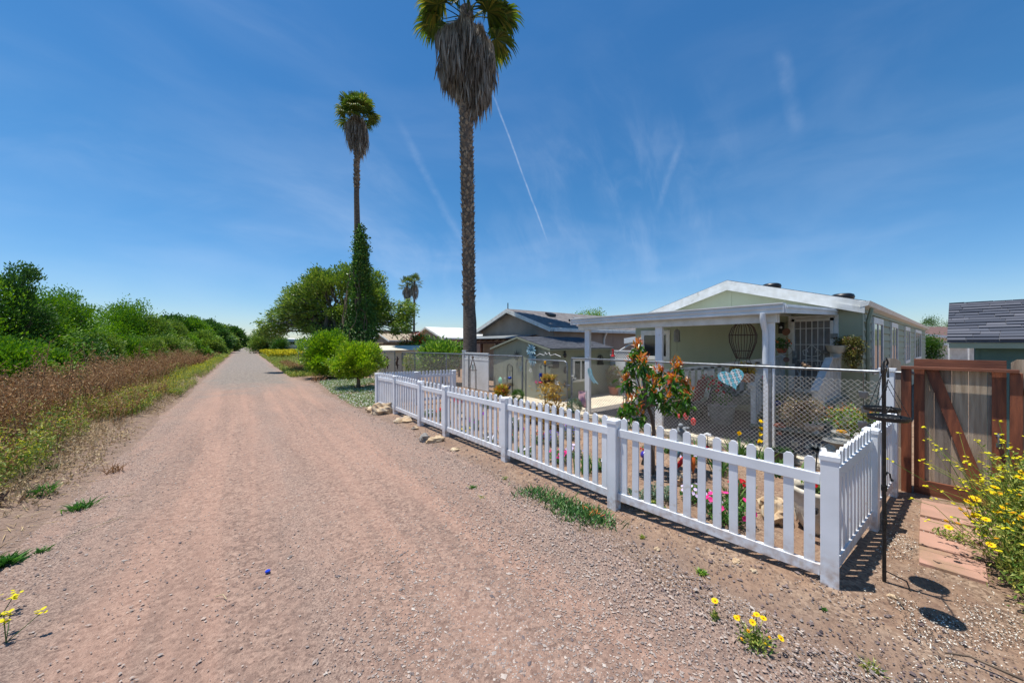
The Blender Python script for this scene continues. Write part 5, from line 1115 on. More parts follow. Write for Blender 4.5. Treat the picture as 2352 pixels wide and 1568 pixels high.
# iris clumps with yellow blooms
for i,(px,py,h,lab,fl) in enumerate(((1430,1003,.45,'iris leaf clump by the patio edge left of the young tree',0),(1400,985,.4,'iris leaf clump behind the flag',0),(1600,1052,.4,'iris leaves right of the angel figurine',0),(1655,1092,.42,'iris leaf clump behind the red flowering plant',0),(1697,1060,.5,'iris clump with a yellow bloom, left one',1),(1745,1075,.55,'iris clump with a tall stack of yellow blooms next to the patio post',2),(1783,1092,.4,'iris leaf clump left of the big ornate planter',0),(1815,1098,.35,'iris leaves touching the rim of the ornate planter',0),(1345,1085,.35,'iris leaf fan seen through the pickets left of the second post',0),(1535,1040,.35,'iris leaves at the foot of the young tree',0),(1690,1165,.35,'iris leaves rising from the pink periwinkles',0))):
    b=G(px,py); t=thing('iris_plant',lab,'iris',b); n=34; m=MB(); P=np.array(b)+rng.normal(size=(n,3))*np.array([.05,.05,0]); U=unit(n)*np.array([.5,.5,.1]); U[:,2]+=1; m.blades(P,U,h*rng.uniform(.6,1.1,n),.028,U*np.array([1,1,0])*.5); m.build('leaves','iris_leaf',t)
    if fl:
        m=MB(); m2=MB()
        for k in range(fl*2): z=h*(.85+.2*k) if fl==2 else h*1.05; q=np.array(b)+np.array([.02*k,0,z]); flower_disc(m,np.tile(q,(4,1))+rng.normal(size=(4,3))*.012,unit(4),.03,4)
        m2.tube([b,b+Vector((.02,0,h*(1.4 if fl==2 else 1.0)))],.006,5).build('stem','iris_leaf',t); m.build('blooms','pet_yellow',t)
# brown-gold trailing bromeliad column below the hanging basket
b=G(1268,985); t=thing('bromeliad','tall tangled yellow and orange bromeliad column under the brown hanging basket','plant',b); m=MB(); P=np.array(b)+np.stack([rng.normal(size=900)*.16*1,rng.normal(size=900)*.16,rng.uniform(0,1.,900)**1.3*1.15],1); m.leaves(P,unit(900)+np.array([0,0,.2]),unit(900),rng.uniform(.06,.15,900),.022,fold=.3,curl=.3); m.build('foliage','orange_leaf',t)
mound('bromeliad','wide spread of golden strappy leaves low in front of the chain link gate',G(1228,968),.42,.4,900,'orange_leaf',.10,cat='plant')
mound('bromeliad','bright yellow green bromeliad in a bowl left of the chain link gate',G(1152,930)+Vector((0,0,.25)),.24,.45,500,'bromeliad',.16,cat='plant')
mound('shrub','green leafy bush in front of the white vinyl panel',G(1120,938),.26,.42,500,'green_leaf',.06,cat='plant')
mound('grass_clump','grey green tall plant behind the far chain link fence',DP(940,860,17.8),.35,1.2,500,'weed_green',.09,cat='plant')
for i,(px,py,zz,lab) in enumerate(((1190,925,.0,'dark green ball shaped plant low by the chain link gate post'),(1320,975,0.,'blue green ball plant in a pale pot below the garden flag'))): 
    b=XP(px,py,7.3); b.z=.0; t=thing('ball_plant',lab,'plant',b); m=MB(); cs=np.array(b)+np.array([0,0,.42])+unit(120)*.16; clump_leaves(m,cs,16,.03,.035,.6,outc=tuple(np.array(b)+np.array([0,0,.42]))); m.build('foliage','grey_leaf' if i else 'dark_leaf',t); MB().lathe([(.09,0),(.13,.22),(.145,.24),(.12,.24)],b.x,b.y,0,14).build('pot','pot_stone',t,smooth=True)
# ice plant clump outside the fence
b=G(1305,1160); t=thing('ice_plant','low dense clump of green ice plant on the dirt outside the picket fence','succulent',b)
pl=[(1222,1132),(1255,1143),(1290,1158),(1325,1172),(1352,1180),(1380,1196),(1340,1190),(1300,1170)]; P=[]
for px,py in pl: g=np.array(G(px,py)); P.append(g+rng.normal(size=(170,3))*np.array([.11,.11,0]))
P=np.concatenate(P); n=len(P); P[:,2]=0; U=unit(n)*np.array([.8,.8,.2]); U[:,2]+=.9; m=MB(); m.blades(P,U,rng.uniform(.05,.12,n),.013,U*np.array([1,1,0])*.3); m.build('leaves','iceplant',t)
P2=np.array(G(1360,1188))+rng.normal(size=(20,3))*np.array([.06,.06,0])+np.array([0,0,.06]); m=MB(); m.leaves(P2,unit(20),unit(20),.08,.012); m.build('red_stems','pet_orange',t)
# yellow daisies by the road
def daisy(name,label,b,stems,leafn=120,r=.13,h=.2,fr=.028,cat='daisy'):
    b=Vector(b); t=thing(name,label,cat,b); m=MB(); P=np.array(b)+unit(leafn)*np.array([r,r,h*.45])*rng.uniform(.1,1,(leafn,1))+np.array([0,0,h*.42]); P[:,2]=np.maximum(P[:,2],.01); m.leaves(P,unit(leafn)+np.array([0,0,.5]),unit(leafn),rng.uniform(.02,.05,leafn),.012); 
    pt=MB();ct=MB()
    for (dx,dy,z,kind) in stems:
        q=b+e*dx+Vector((s_,c_,0))*dy+Vector((0,0,z)); m.tube([b+(q-b)*.1,b.lerp(q,.6)+Vector((0,0,.02)),q],.0028,4)
        nn=np.array([[rng.normal()*.3-.25,rng.normal()*.3-.3,1.]]); flower_disc(pt if kind else ct,np.array([q[:]]),nn,fr if kind else fr*.55,12 if kind else 8); ct.ball(q+Vector((0,0,.004)),fr*.3,8,(1,1,.5))
    m.build('foliage','weed_green',t); pt.build('petals','pet_yellow',t); ct.build('flower_heart','pet_gold',t)
    return t
daisy('daisy','single yellow daisy on a thin stem at the road edge left of the daisy clump',G(1642,1425),[(0,0,.155,1)],60,.035,.08)
daisy('daisy_clump','small clump of yellow daisies growing in the gravel at the bottom of the picture',G(1735,1490),[(-.02,0,.19,1),(.03,.03,.22,1),(.012,.04,.2,0),(.14,-.05,.12,1),(.085,-.02,.1,0),(.04,-.06,.08,1),(-.11,-.02,.09,0),(-.05,.0,.13,0),(.10,.06,.17,1),(-.10,.05,.18,1),(-.06,.09,.16,0)],300,.11,.15,.024)
# tufts left of and on the road
for px,py,n,h,w,lf,lab in ((185,1170,70,.14,.012,'green_leaf','green grass tuft on the left road shoulder'),(100,1145,60,.17,.014,'green_leaf','leafy green weed tuft beyond the first tuft at the left'),(262,1085,30,.2,.01,'weed_brown','small dark thistle like weed on the left shoulder'),(8,1300,60,.12,.03,'green_leaf','dark leafy weed at the left edge of the picture'),(95,1270,20,.08,.012,'green_leaf','tiny green sprout near the left edge'),(118,1090,40,.1,.012,'green_leaf','low green weed beside a dark stump'),(1085,1122,40,.06,.01,'green_leaf','small green tuft alone on the right half of the road'),(1612,1318,50,.05,.012,'citrus_leaf','bright green tuft outside the nearest fence section'),(1890,1400,14,.03,.01,'green_leaf','tiny seedling in front of the corner post'),(1105,1145,18,.05,.006,'weed_green','sprinkle of yellow flowered sprouts on the road'),(2000,1538,26,.07,.006,'weed_green','dry tuft at the bottom edge below the bird feeder'),(1160,1100,30,.05,.008,'weed_green','faint weed patch by the third fence post'),(1475,1235,26,.04,.01,'weed_green','flat weed in the gravel below the second fence post'),(398,912,90,.35,.02,'weed_green','yellow green clump at the left road edge far ahead'),(250,960,120,.5,.012,'weed_green','rounded yellow flowered tuft at the left road edge'),(2150,1225,26,.05,.01,'green_leaf','small weed between the fence and the paving slabs')):
    b=G(px,py); b.z=float(gheight(np.array([b.x]),np.array([b.y]))[0]); tuft('weed',lab,b,int(n*1.6),h*1.25,w,lf,spread=h*.3,up=1.3,bend=.45)
for px,py,lab in ((60,1110,'dark splintered stump among the yellow weeds'),(20,1165,'broken dark branch stub at the left edge')):
    b=G(px,py,.05); t=thing('dead_stump',lab,'stump',b); m=MB()
    for k in range(7): d=Vector((rng.normal()*.12,rng.normal()*.12,rng.uniform(.08,.22))); m.tube([b+Vector((rng.normal()*.04,rng.normal()*.04,-.05)),b+d],[.03,.006],5)
    m.build('wood','rust_iron',t)
for px,py,L,an,lab in ((520,1375,.12,2.,'pale bent straw lying on the road'),(150,1235,.5,.5,'long thin dead stick on the left shoulder'),(210,1160,.4,.2,'dry reed stalk near the left grass tuft')):
    p=G(px,py,.035); tag(MB().tube([p,p+Vector((math.cos(an)*L*.5,math.sin(an)*L*.5,.02)),p+Vector((math.cos(an+.25)*L,math.sin(an+.25)*L,.0))],.004,4).build('twig','straw'),lab,'twig')
for px,py,px2,py2,lab in ((2170,1498,2350,1560,'brown dry branch on the ground in the bottom right corner'),(2060,1372,2075,1388,'small twig in front of the feeder pole')):
    a=G(px,py,.03);b2=G(px2,py2,.04); tag(MB().tube([a,a.lerp(b2,.4)+Vector((.02,.02,.02)),b2],[.005,.008,.01],5).build('twig','bark'),lab,'twig')
# mustard and daisy bush at the right edge
b=G(2345,1330); b=Vector((5.75,-.48,0)); t=thing('daisy_bush','big sprawling bush of yellow daisies and mustard flowers at the right edge','flowering bush',b)
m=MB(); n=9000; lb=[(b.x,b.y,.40,.55,.42,.42),(b.x-.5,b.y-.12,.25,.55,.36,.28),(b.x+.65,b.y-.1,.5,.5,.4,.5),(b.x-1.05,b.y-.12,.14,.5,.26,.16),(b.x-.2,b.y-.5,.35,.7,.4,.35)]
cs=lobe_centers(lb,1000,.3); cs[:,2]=np.abs(cs[:,2]); clump_leaves(m,cs,26,.06,.055,.28,up=.8)
pt=MB();go=MB();mu=MB()
n=110; az=rng.uniform(1.6,5.2,n); rr=rng.uniform(.15,.85,n); T=np.stack([b.x+.1+np.cos(az)*rr*1.0,b.y+np.sin(az)*rr*.8,.12+.75*(1-rr)+rng.uniform(0,.22,n)],1)
S0=T*np.array([.5,.5,.2])+np.array([b.x*.5,b.y*.5,.02]); m.segs(S0,T,.004); k=n*2//3; flower_disc(pt,T[:k],unit(k)*.35+np.array([-.35,-.1,1.]),.034,12); flower_disc(go,T[k:],unit(n-k)*.35+np.array([-.3,0,1.]),.02,9); 
for q in T[:k]: go.ball(q+np.array([0,0,.004]),.010,6,(1,1,.5))
n=210; az=rng.uniform(1.4,4.6,n); sp=rng.uniform(0,1,n); B0=np.array([b.x+.15,b.y-.05,.3])+rng.normal(size=(n,3))*np.array([.3,.2,.08]); T=B0+np.stack([np.cos(az)*sp*.65,np.sin(az)*sp*.6+.15,rng.uniform(.35,1.0,n)-sp*.3],1)
M_=(B0+T)/2+np.stack([np.cos(az)*.02,np.sin(az)*.02,np.full(n,.1)],1); m.segs(B0,M_,.0035); m.segs(M_,T,.0025)
Q=np.repeat(T,5,0)+rng.normal(size=(n*5,3))*np.array([.016,.016,.007]); flower_disc(mu,Q,unit(n*5)*.5+np.array([0,0,1]),.0105,4)
m.build('foliage','weed_green',t); pt.build('daisy_petals','pet_yellow',t); go.build('flower_heart','pet_gold',t); mu.build('mustard_flowers','pet_mustard',t)
b=G(2190,1235,.03); mound('trailing_weed','thin trailing weed lying across the paving slabs',b,.16,.06,160,'weed_green',.035,cat='weed')
b=G(2165,1240,.03)
# yellow flowers bottom left
for px,py,lab in ((2,1345,'yellow wild flowers at the left edge, upper bunch'),(14,1405,'yellow wild flowers at the left edge, lower bunch')):
    p=G(px,py+70,0.02); t=thing('mustard_flower',lab,'flower',p); m=MB();f=MB()
    for k in range(4): q=p+Vector((rng.normal()*.06+.02,rng.normal()*.05,rng.uniform(.12,.2))); m.tube([p,q],.003,4); flower_disc(f,np.array(q)+rng.normal(size=(9,3))*.012,unit(9)*.4+np.array([0,0,1]),.011,4)
    m.build('stem','iris_leaf',t); f.build('flowers','pet_mustard',t)
# ---------------------------------------------------------------- rocks
def rock(label,b,r,m='rock',sc=(1,1,.6),group=None):
    n=10; prof=[]; V=[];Fq=[]; K=9
    for i in range(K):
        th=math.pi*i/(K-1)
        for j in range(n+2):
            ph=2*math.pi*j/(n+2); d=np.array([math.sin(th)*math.cos(ph),math.sin(th)*math.sin(ph),math.cos(th)]); V.append(d)
    V=np.array(V); s0=rng.uniform(0,9,3); q=V*1.7+s0; dis=1+.22*np.sin(q[:,0]*2.1+np.sin(q[:,1]*3))+.16*np.sin(q[:,1]*3.7+q[:,2]*2)+.10*np.sin(q[:,2]*6+q[:,0]*5); V=V*dis[:,None]*r*np.array(sc); w=n+2
    for i in range(K-1):
        for j in range(w): a=i*w+j; c=i*w+(j+1)%w; Fq.append((a,a+w,c+w,c))
    V=V+np.array([b[0],b[1],b[2]+r*sc[2]*.5]); return tag(MB().add(V,Fq).build('rock',m),label,'rock',group)
for px,py,r,m_,sc,lab in ((878,949,.30,'rock',(1,.8,.75),'large brown rock leaning at the far corner of the picket fence'),(857,945,.2,'rock',(1,.8,.5),'pale flat rock left of the large brown rock'),(927,968,.22,'rock',(1.2,.8,.4),'tan rock lying in front of the small gate section'),(976,1014,.13,'rock_grey',(1,.9,.8),'grey rock paired with a pale one along the fence'),(999,1014,.15,'rock',(1.3,.8,.5),'pale rock touching the grey one along the fence'),(953,985,.09,'rock',(1,1,.5),'small pale stone below the hinge post'),(1045,1034,.09,'rock',(1.3,.8,.4),'small cream stone by the fourth post'),
    (1772,1163,.16,'rock',(1.1,.8,.7),'upper pale rock behind the nearest pickets'),(1785,1198,.18,'rock',(1.1,.8,.75),'lower pale rock next to the ornate planter'),(1750,1152,.07,'rock',(1,.8,.3),'thin flat stone left of the two pale rocks'),(1561,1112,.12,'rock',(1,.9,.9),'rounded beige rock below the glass bottles'),(1060,962,.14,'rock',(1,1,.6),'tan rock inside the garden behind the small gate'),(1120,1000,.1,'rock',(1,1,.7),'small pale rock among the flowers'),(1030,975,.12,'rock_grey',(1,1,.6),'grey rock inside the garden near the latch post'),(1005,880+30,.13,'rock',(1.2,1,.4),'flat stone on the ground behind the far picket fence'),
    (2052,1372,.035,'rock',(1,1,.5),'small clod of earth at the foot of the feeder pole'),(1510,1262,.03,'rock',(1,1,.6),'pebble lying under the fence shadow'),(1690,1290,.035,'rock',(1.2,1,.5),'tan pebble below the nearest fence section'),(1732,1312,.03,'rock',(1.2,1,.5),'second tan pebble near the corner of the fence')):
    rock(lab,G(px,py),r,m_,sc)
# low stone edging near the far lane
t=thing('stone_edging','broken row of pale edging stones at the far right verge','edging',G(652,822)); m=MB()
for k in range(8): p=G(640+k*9,815+k*1.7); m.box(p.x-.3,p.y-.3,0,p.x+.3,p.y+.5,.14)
m.build('stone','rock_grey',t)
# ---------------------------------------------------------------- bottle cap on the road
p=G(615,1312,.034); tag(MB().lathe([(.001,.012),(.019,.012),(.021,.008),(.022,0)],p.x,p.y,p.z,18).build('bottle_cap','cap_blue'),'blue plastic bottle cap lying on the gravel road','bottle cap')
# marker post
p=G(527,805); t=thing('marker_post','short white marker post at the left side of the far lane','marker post',(p.x-.4,p.y,0)); MB().box(p.x-.5,p.y-.05,0,p.x-.3,p.y+.05,1.25).build('post','zinc',t); MB().box(p.x-.48,p.y-.06,.85,p.x-.32,p.y-.052,1.2).build('plate','white_paint',t)
# ---------------------------------------------------------------- camper
b=DP(662,789,80).xy.to_3d(); t=thing('camper_trailer','white camper trailer with small dark windows parked in the distance left of the shrubs','camper',b)
dv=Vector((c_,-s_,0)); fv=Vector((s_,c_,0))
def cb(u0,u1,z0,z1,d0=0,d1=2.4): 
    A=b+dv*u0+fv*d0;  return MB().prism([A+Vector((0,0,z0)),A+dv*(u1-u0)+Vector((0,0,z0)),A+dv*(u1-u0)+Vector((0,0,z1)),A+Vector((0,0,z1))],fv*(d1-d0))
m=MB(); A=b+dv*-2.9; pr=[(0,.9),(.2,2.3),(.5,3.0),(1.4,3.25),(5.6,3.15),(5.8,.7),(1.6,.6),(1.4,.9)]; m.prism([A+dv*u+Vector((0,0,z)) for u,z in pr],fv*2.4); m.build('body','rv_white',t)
cb(-2.3,-1.3,2.0,2.5,-.03,0).build('window','glass_dark',t); cb(.2,1.5,2.0,2.6,-.03,0).build('window','glass_dark',t); cb(-2.4,2.4,1.15,1.3,-.02,0).build('stripe','blue_glass',t)
for u in (1.0,1.9): P=b+dv*u; MB().lathe([(.001,-.1),(.34,-.1),(.36,0),(.34,.1),(.001,.1)],P.x,P.y,.36,16,axis=fv).build('wheel','black_plastic',t)
# grey weathered gate pieces near the camper
b=DP(696,789,40).xy.to_3d(); t=thing('garden_gate','small weathered grey gate and posts beside the hedge shrub','gate',b)
for u in (-.5,0,.5): P=b+dv*u; MB().box(P.x-.05,P.y-.05,0,P.x+.05,P.y+.05,1.3).build('post','grey_wood',t)
MB().bar(b+dv*-.5+Vector((0,0,1)),b+dv*.5+Vector((0,0,1)),.05,.1).bar(b+dv*-.5+Vector((0,0,.3)),b+dv*.5+Vector((0,0,.3)),.05,.1).build('rail','grey_wood',t)
# ---------------------------------------------------------------- bird feeder pole
b=G(2031,1335); t=thing('bird_feeder_pole','black metal bird feeder pole with curled hooks standing beside the side picket fence','feeder pole',b)
Z=Vector((0,0,1)); w2=lambda X,Y: Vector((c_*X+s_*Y,-s_*X+c_*Y,0)); lean=(w2(3.15,2.95)-w2(3.367,3.15))/1.97; up=lambda z: b+Z*z+lean*z
MB().tube([up(-.02),up(1.93)],.014,10).tube([up(.55),up(.6)],.02,8).tube([up(.86),up(.91)],.02,8).build('pole','black_iron',t,smooth=True)
def hook(z,dx,r,hh,parent,down=.1):
    p=[up(z),up(z+hh*.6)+e*dx*.15,up(z+hh)+e*dx*.5,up(z+hh*.8)+e*dx*.85,up(z+hh*.4)+e*dx,up(z+hh*.25)+e*dx*1.15]; MB().tube(p,r,7).ball(p[-1],r*2,8).build('hook','black_iron',parent,smooth=True)
hook(1.47,.125,.006,.14,t); hook(.93,.06,.006,.10,t)
tu=Vector((3.62,3.4,0)); tl=Vector((3.265,3.03,0))
def w2(X,Y): return Vector((c_*X+s_*Y,-s_*X+c_*Y,0))
# upper crossarms ending in hooks over the trays
TU=w2(3.32,3.13);TL=w2(2.97,2.75)
for Tp in (TU,TL):
    d=(Tp-up(1.9)); d.z=0; MB().tube([up(1.83),up(1.90)+d*.3,up(1.97)+d*.7,up(1.95)+d*.95,up(1.88)+d*1.0],.0065,7).build('hook','black_iron',t,smooth=True)
MB().tube([up(1.9),up(1.99),up(2.03)+e*.02,up(1.99)+e*.035,up(1.95)+e*.02],.007,7).build('finial','black_iron',t,smooth=True)
MB().tube([up(.02),up(.1)+e*.02,b+e*.09-Vector((s_,c_,0))*.10+Z*.07,b+e*.10-Vector((s_,c_,0))*.13-Z*.02],.006,6).build('step_stake','black_iron',t)
def tray(Tp,lab,z=1.545,R_=.122):
    t=thing('feeder_tray',lab,'feeder tray',Tp+Z*z); MB().lathe([(.001,.004),(R_*.9,.002),(R_*.97,.012),(R_,.034),(R_*.985,.034),(R_*.95,.014),(.001,.008)],Tp.x,Tp.y,z,28).build('dish','black_iron',t,smooth=False)
    m=MB()
    for k in range(3):
        a=k*2.094+.4; p0=Tp+Vector((math.cos(a)*R_*.97,math.sin(a)*R_*.97,z+.03)); p1=Tp+Z*(1.87); n=22
        for i in range(n): q0=p0.lerp(p1,i/n); q1=p0.lerp(p1,(i+.85)/n); m.bar(q0,q1,.006 if i%2 else .003,.003 if i%2 else .006)
    m.build('chain','black_iron',t); n=160; a=rng.uniform(0,6.28,n); r=R_*.85*np.sqrt(rng.uniform(0,1,n)); m=MB(); m.leaves(np.stack([Tp.x+r*np.cos(a),Tp.y+r*np.sin(a),np.full(n,z+.014)],1),unit(n)*np.array([1,1,.2]),unit(n)*.3+np.array([0,0,1]),.012,.005); o=m.build('seeds','shells',t); o['kind']='stuff'
tray(TU,'round black feeder tray hanging on chains, the one farther from the camera'); tray(TL,'round black feeder tray hanging on chains, the nearer and lower looking one')
# ---------------------------------------------------------------- planters and pots
def pot(name,label,c,prof,m='terracotta',n=24,cat='pot'):
    t=thing(name,label,cat,c); MB().lathe(prof,c[0],c[1],c[2],n).build('vessel',m,t,smooth=True); return t
c=G(1872,1205); c=w2(3.52,4.0); R0=.27
t=pot('ornate_planter','large cream stone planter with scroll relief holding a red geranium by the corner post',c,[(.001,0),(.13,0),(.15,.03),(.20,.12),(.235,.28),(.245,.42),(.275,.46),(.275,.50),(.235,.5),(.22,.44)],'pot_stone',32,'planter')
m=MB()
for k in range(9):
    a=2*math.pi*k/9; o=lambda da,z: (c.x+math.cos(a+da)*(.206+.11*(z-.12)),c.y+math.sin(a+da)*(.206+.11*(z-.12)),z); m.tube([o(.0,.08),o(.22,.18),o(.25,.28),o(.1,.33),o(-.05,.29),o(-.02,.22),o(.08,.22)],.009,5); m.tube([o(0,.08),o(-.15,.2),o(-.25,.3)],.007,5)
m.build('relief','pot_stone',t); MB().lathe([(.001,.44),(.23,.44)],c.x,c.y,0,24).build('soil','dark_void',t)
mound('geranium','red geranium with lime leaves inside the ornate planter',c+Vector((.0,-.0,.44)),.16,.2,260,'citrus_leaf',.05,'pet_red',.026,22)
p=w2(3.22,3.74)+Z*.36; t=thing('solar_light','small dark solar spotlight clipped on the side of the ornate planter','lamp',p); MB().box(p.x-.03,p.y-.05,p.z-.02,p.x+.04,p.y+.05,p.z+.03).build('housing','black_plastic',t,bevel=.006); MB().ball(p+Vector((-.03,-.02,0)),.014).ball(p+Vector((-.03,.02,0)),.014).build('lens','white_paint',t)
p=DP(1896,1050,3.4); t=thing('wall_plate','white round ribbed dish standing behind the corner post','ornament',p)
MB().lathe([(.001,.02),(.035,.022),(.04,.032),(.06,.028),(.065,.04),(.09,.03),(.092,.0),(.001,-.005)],p.x,p.y,p.z,28,axis=w2(-1.1,.70)+Z*.05).build('dish','white_paint',t,smooth=True); MB().tube([(p.x,p.y,0),p-Z*.05],.012,6).build('stake','galvanised',t)
# big grey planter with plant under the ramp rail
c=XP(1657,985,10.0); c.z=.05; pot('planter','big pale grey round planter standing before the porch ramp',c,[(.001,0),(.22,0),(.28,.2),(.31,.44),(.35,.46),(.35,.52),(.3,.52),(.28,.45)],'pot_grey',24,'planter')
mound('geranium','red geranium growing in the big grey planter',c+Z*.45,.3,.75,300,'green_leaf',.08,'pet_red',.04,34)
for px,py,lab,fl in ((1625,878,'red geranium trailing on the porch ramp railing, left one','pet_red'),(1745,885,'red flowered plant on the porch ramp railing, right one','pet_pink')): p=XP(px,py+14,10.45); mound('geranium',lab,p,.2,.4,240,'dark_leaf',.07,fl,.03,16)
# shell planter with trailing succulent on the stair newel
p=Vector((12.06,1.98,1.89)); pot('bowl_planter','cream bowl planter on the top newel of the porch steps',p,[(.001,0),(.1,0),(.12,.01),(.2,.08),(.235,.2),(.24,.215),(.215,.21),(.001,.17)],'pot_stone',24,'planter')
t=thing('trailing_succulent','bushy red and green succulent spilling over the cream bowl','succulent',p+Z*.2); m=MB(); P=p+Vector((0,-.28,.1)); cs=lobe_centers([(P.x,P.y+.1,p.z+.28,.2,.3,.15),(P.x-.05,P.y-.02,p.z+.1,.16,.22,.3),(P.x-.08,P.y-.05,p.z-.22,.1,.14,.28)],150,.3); clump_leaves(m,cs,20,.035,.05,.55,up=-.1); m.build('foliage','succulent',t)
t=thing('lawn_ornament','small stack of grey stones beside the cream bowl on the newel','ornament',p); MB().ball((p.x-.02,p.y+.27,p.z+.02),.07,10,(1,1.3,.4)).ball((p.x-.02,p.y+.27,p.z+.07),.05,10,(1,1.3,.4)).build('stone','rock_grey',t)
p=XP(1796,830,11.9); c=Vector((11.9,p.y,1.86)); pot('bowl_planter','small terracotta pot on the left newel of the porch steps',c+Z*.03,[(.001,0),(.08,0),(.13,.13),(.12,.13)],'terracotta',18); mound('fuchsia','leafy pink tinged plant in the small terracotta pot beside the door',c+Z*.1,.2,.36,260,'dark_leaf',.08,'pet_orange',.03,12)
t=thing('succulent_basket','dry purple brown succulent in a basket hanging on chains behind the chain link fence','hanging basket',XP(1836,930,8.35)); p=XP(1836,930,8.35)
m=MB(); cs=lobe_centers([(p.x,p.y,p.z+.02,.28,.30,.18),(p.x,p.y+.1,p.z-.18,.2,.22,.22),(p.x,p.y-.25,p.z-.05,.1,.14,.2)],160,.5); clump_leaves(m,cs,20,.04,.05,.4,up=-.6); m.build('foliage','dry_succulent',t); MB().lathe([(.001,-.14),(.12,-.12),(.19,0),(.2,.02)],p.x,p.y,p.z,16).build('basket','rust_iron',t)
m=MB(); T=p+Z*.6
for a in (0,2.1,4.2): m.tube([T,p+Vector((math.cos(a)*.2,math.sin(a)*.2,.02))],.005,4)
m.tube([T,T+Z*.05+Vector((0,.03,0)),T+Z*.10,T+Z*.06+Vector((0,-.05,0))],.006,5); m.build('chain','zinc',t)
t=thing('shepherd_hook','thin dark hook stake carrying the dry succulent basket','hook',(p.x,p.y,.05)); MB().tube([(p.x+.25,p.y+.0,0),(p.x+.25,p.y,p.z+.75),(p.x+.15,p.y,p.z+.84),(p.x,p.y,p.z+.75),(p.x,p.y,p.z+.68)],.008,6).build('pole','black_iron',t,smooth=True)
p=Vector((10.2,2.15,.4)); c=XP(1862,985,9.98); c.z=.2; pot('floral_pot','painted floral bowl with terracotta rim on the lowest porch step',c,[(.001,0),(.1,0),(.2,.08),(.23,.17),(.2,.2),(.17,.19)],'ceramic',20); mound('leafy_plant','green plant growing out of the painted floral bowl',c+Z*.16,.22,.3,240,'green_leaf',.08,cat='potted plant')
c=XP(1790,905,10.6);c.z=.6; pot('small_pot','small dark blue pot on the upper porch step',c,[(.001,0),(.07,0),(.1,.13),(.09,.13)],'blue_glass',16); mound('leafy_plant','small plant in the dark blue pot on the upper step',c+Z*.1,.14,.2,120,'green_leaf',.06,cat='potted plant')
c=XP(1853,950,10.3);c.z=.4; mound('marigold_plant','orange flowered small plant on the middle porch step',c,.15,.2,160,'green_leaf',.06,'pet_orange',.03,8)
# rose on a green stake
b=G(1958,1040); b=XP(1956,1040,8.4); b.z=0; t=thing('standard_rose','small standard rose with red tinged leaves on a green stake','rose',b); MB().tube([b,b+Z*.62],.022,6).build('stake','iris_leaf',t)
m=MB(); q=lambda px,py:np.array(XP(px,py,8.4)); cs=[]
for px,py,s,k in ((1915,955,.1,14),(1945,962,.13,22),(1965,950,.12,20),(1990,958,.13,22),(2008,962,.1,16),(1955,985,.1,14),(1972,975,.1,12),(1925,950,.07,8)): cs.append(q(px,py)+rng.normal(size=(k,3))*np.array([s,s*.9,s*.55]))
cs=np.concatenate(cs); clump_leaves(m,cs,14,.035,.045,.5); m.segs(np.repeat(np.array(b)[None]+np.array([0,0,.6]),20,0),cs[::max(1,len(cs)//20)][:20],.007); m.build('foliage','citrus_leaf',t); m=MB(); clump_leaves(m,cs[::2]+np.array([0,0,.05]),8,.03,.04,.5); m.build('new_leaves','young_red',t); m=MB(); flower_disc(m,q(1979,1001)+rng.normal(size=(4,3))*.03,unit(4),.04,6); m.build('flower','pet_pink',t)
def birdbath(label,px,py,zt,R_,x=8.9):
    r=ray(px,py); k=(zt-H)/r.z; P=Vector((r.x*k,r.y*k,0)); t=thing('bird_bath',label,'bird bath',P); MB().lathe([(.001,zt-.06),(R_*.6,zt-.06),(R_*.95,zt-.02),(R_,zt),(R_*.93,zt+.005),(R_*.85,zt-.02),(.001,zt-.035)],P.x,P.y,0,26).build('basin','pot_grey',t,smooth=True); MB().lathe([(.16,0),(.15,.04),(.06,.1),(.05,zt-.1),(.09,zt-.05)],P.x,P.y,0,14).build('pedestal','pot_grey',t,smooth=True); return P
P=birdbath('nearer grey stone bird bath basin beyond the side picket fence',1928,1012,.55,.22); P=birdbath('farther grey bird bath holding an orange ornament',1948,994,.5,.24)
tag(MB().ball((P.x-.05,P.y+.08,.52),.05,10,(1,1.6,.7)).build('float_ornament','pet_gold'),'small orange ornament floating in the farther bird bath','ornament')
p=XP(1950,968,9.6); t=thing('garden_figure','small pale grey stone figure next to the birdbaths','figurine',(p.x,p.y,0)); MB().lathe([(.001,0),(.1,0),(.1,.06),(.07,.1),(.06,.5),(.1,.62),(.05,.72),(.06,.8),(.001,.86)],p.x,p.y,0,14).build('body','pot_grey',t,smooth=True)
# metal flower on a stalk
p=XP(1877,1035,6.6); g=Vector((p.x+.1,p.y+.06,0)); t=thing('metal_flower','black metal flower on a bent stalk near the corner post','garden ornament',g); MB().tube([g,g.lerp(p,.5)+Vector((.02,0,0)),p],.008,6).build('stem','black_iron',t)
m=MB(); n=12; a=np.arange(n)*6.283/n; 
for tier,(el,L) in enumerate(((.25,.19),(.8,.15))): m.leaves(np.tile(np.array(p),(n,1)),np.stack([np.cos(a+tier*.26),np.sin(a+tier*.26),np.full(n,el)],1),np.tile([0,0,1.],(n,1)),L,L*.36,fold=-.2)
m.ball(p,.03); m.build('petals','dark_metal',t); m=MB(); m.leaves(np.array([g.lerp(p,.35)[:]]),np.array([[.3,-.8,.4]]),np.array([[0,0,1.]]),.2,.08); m.build('leaf','dark_metal',t)
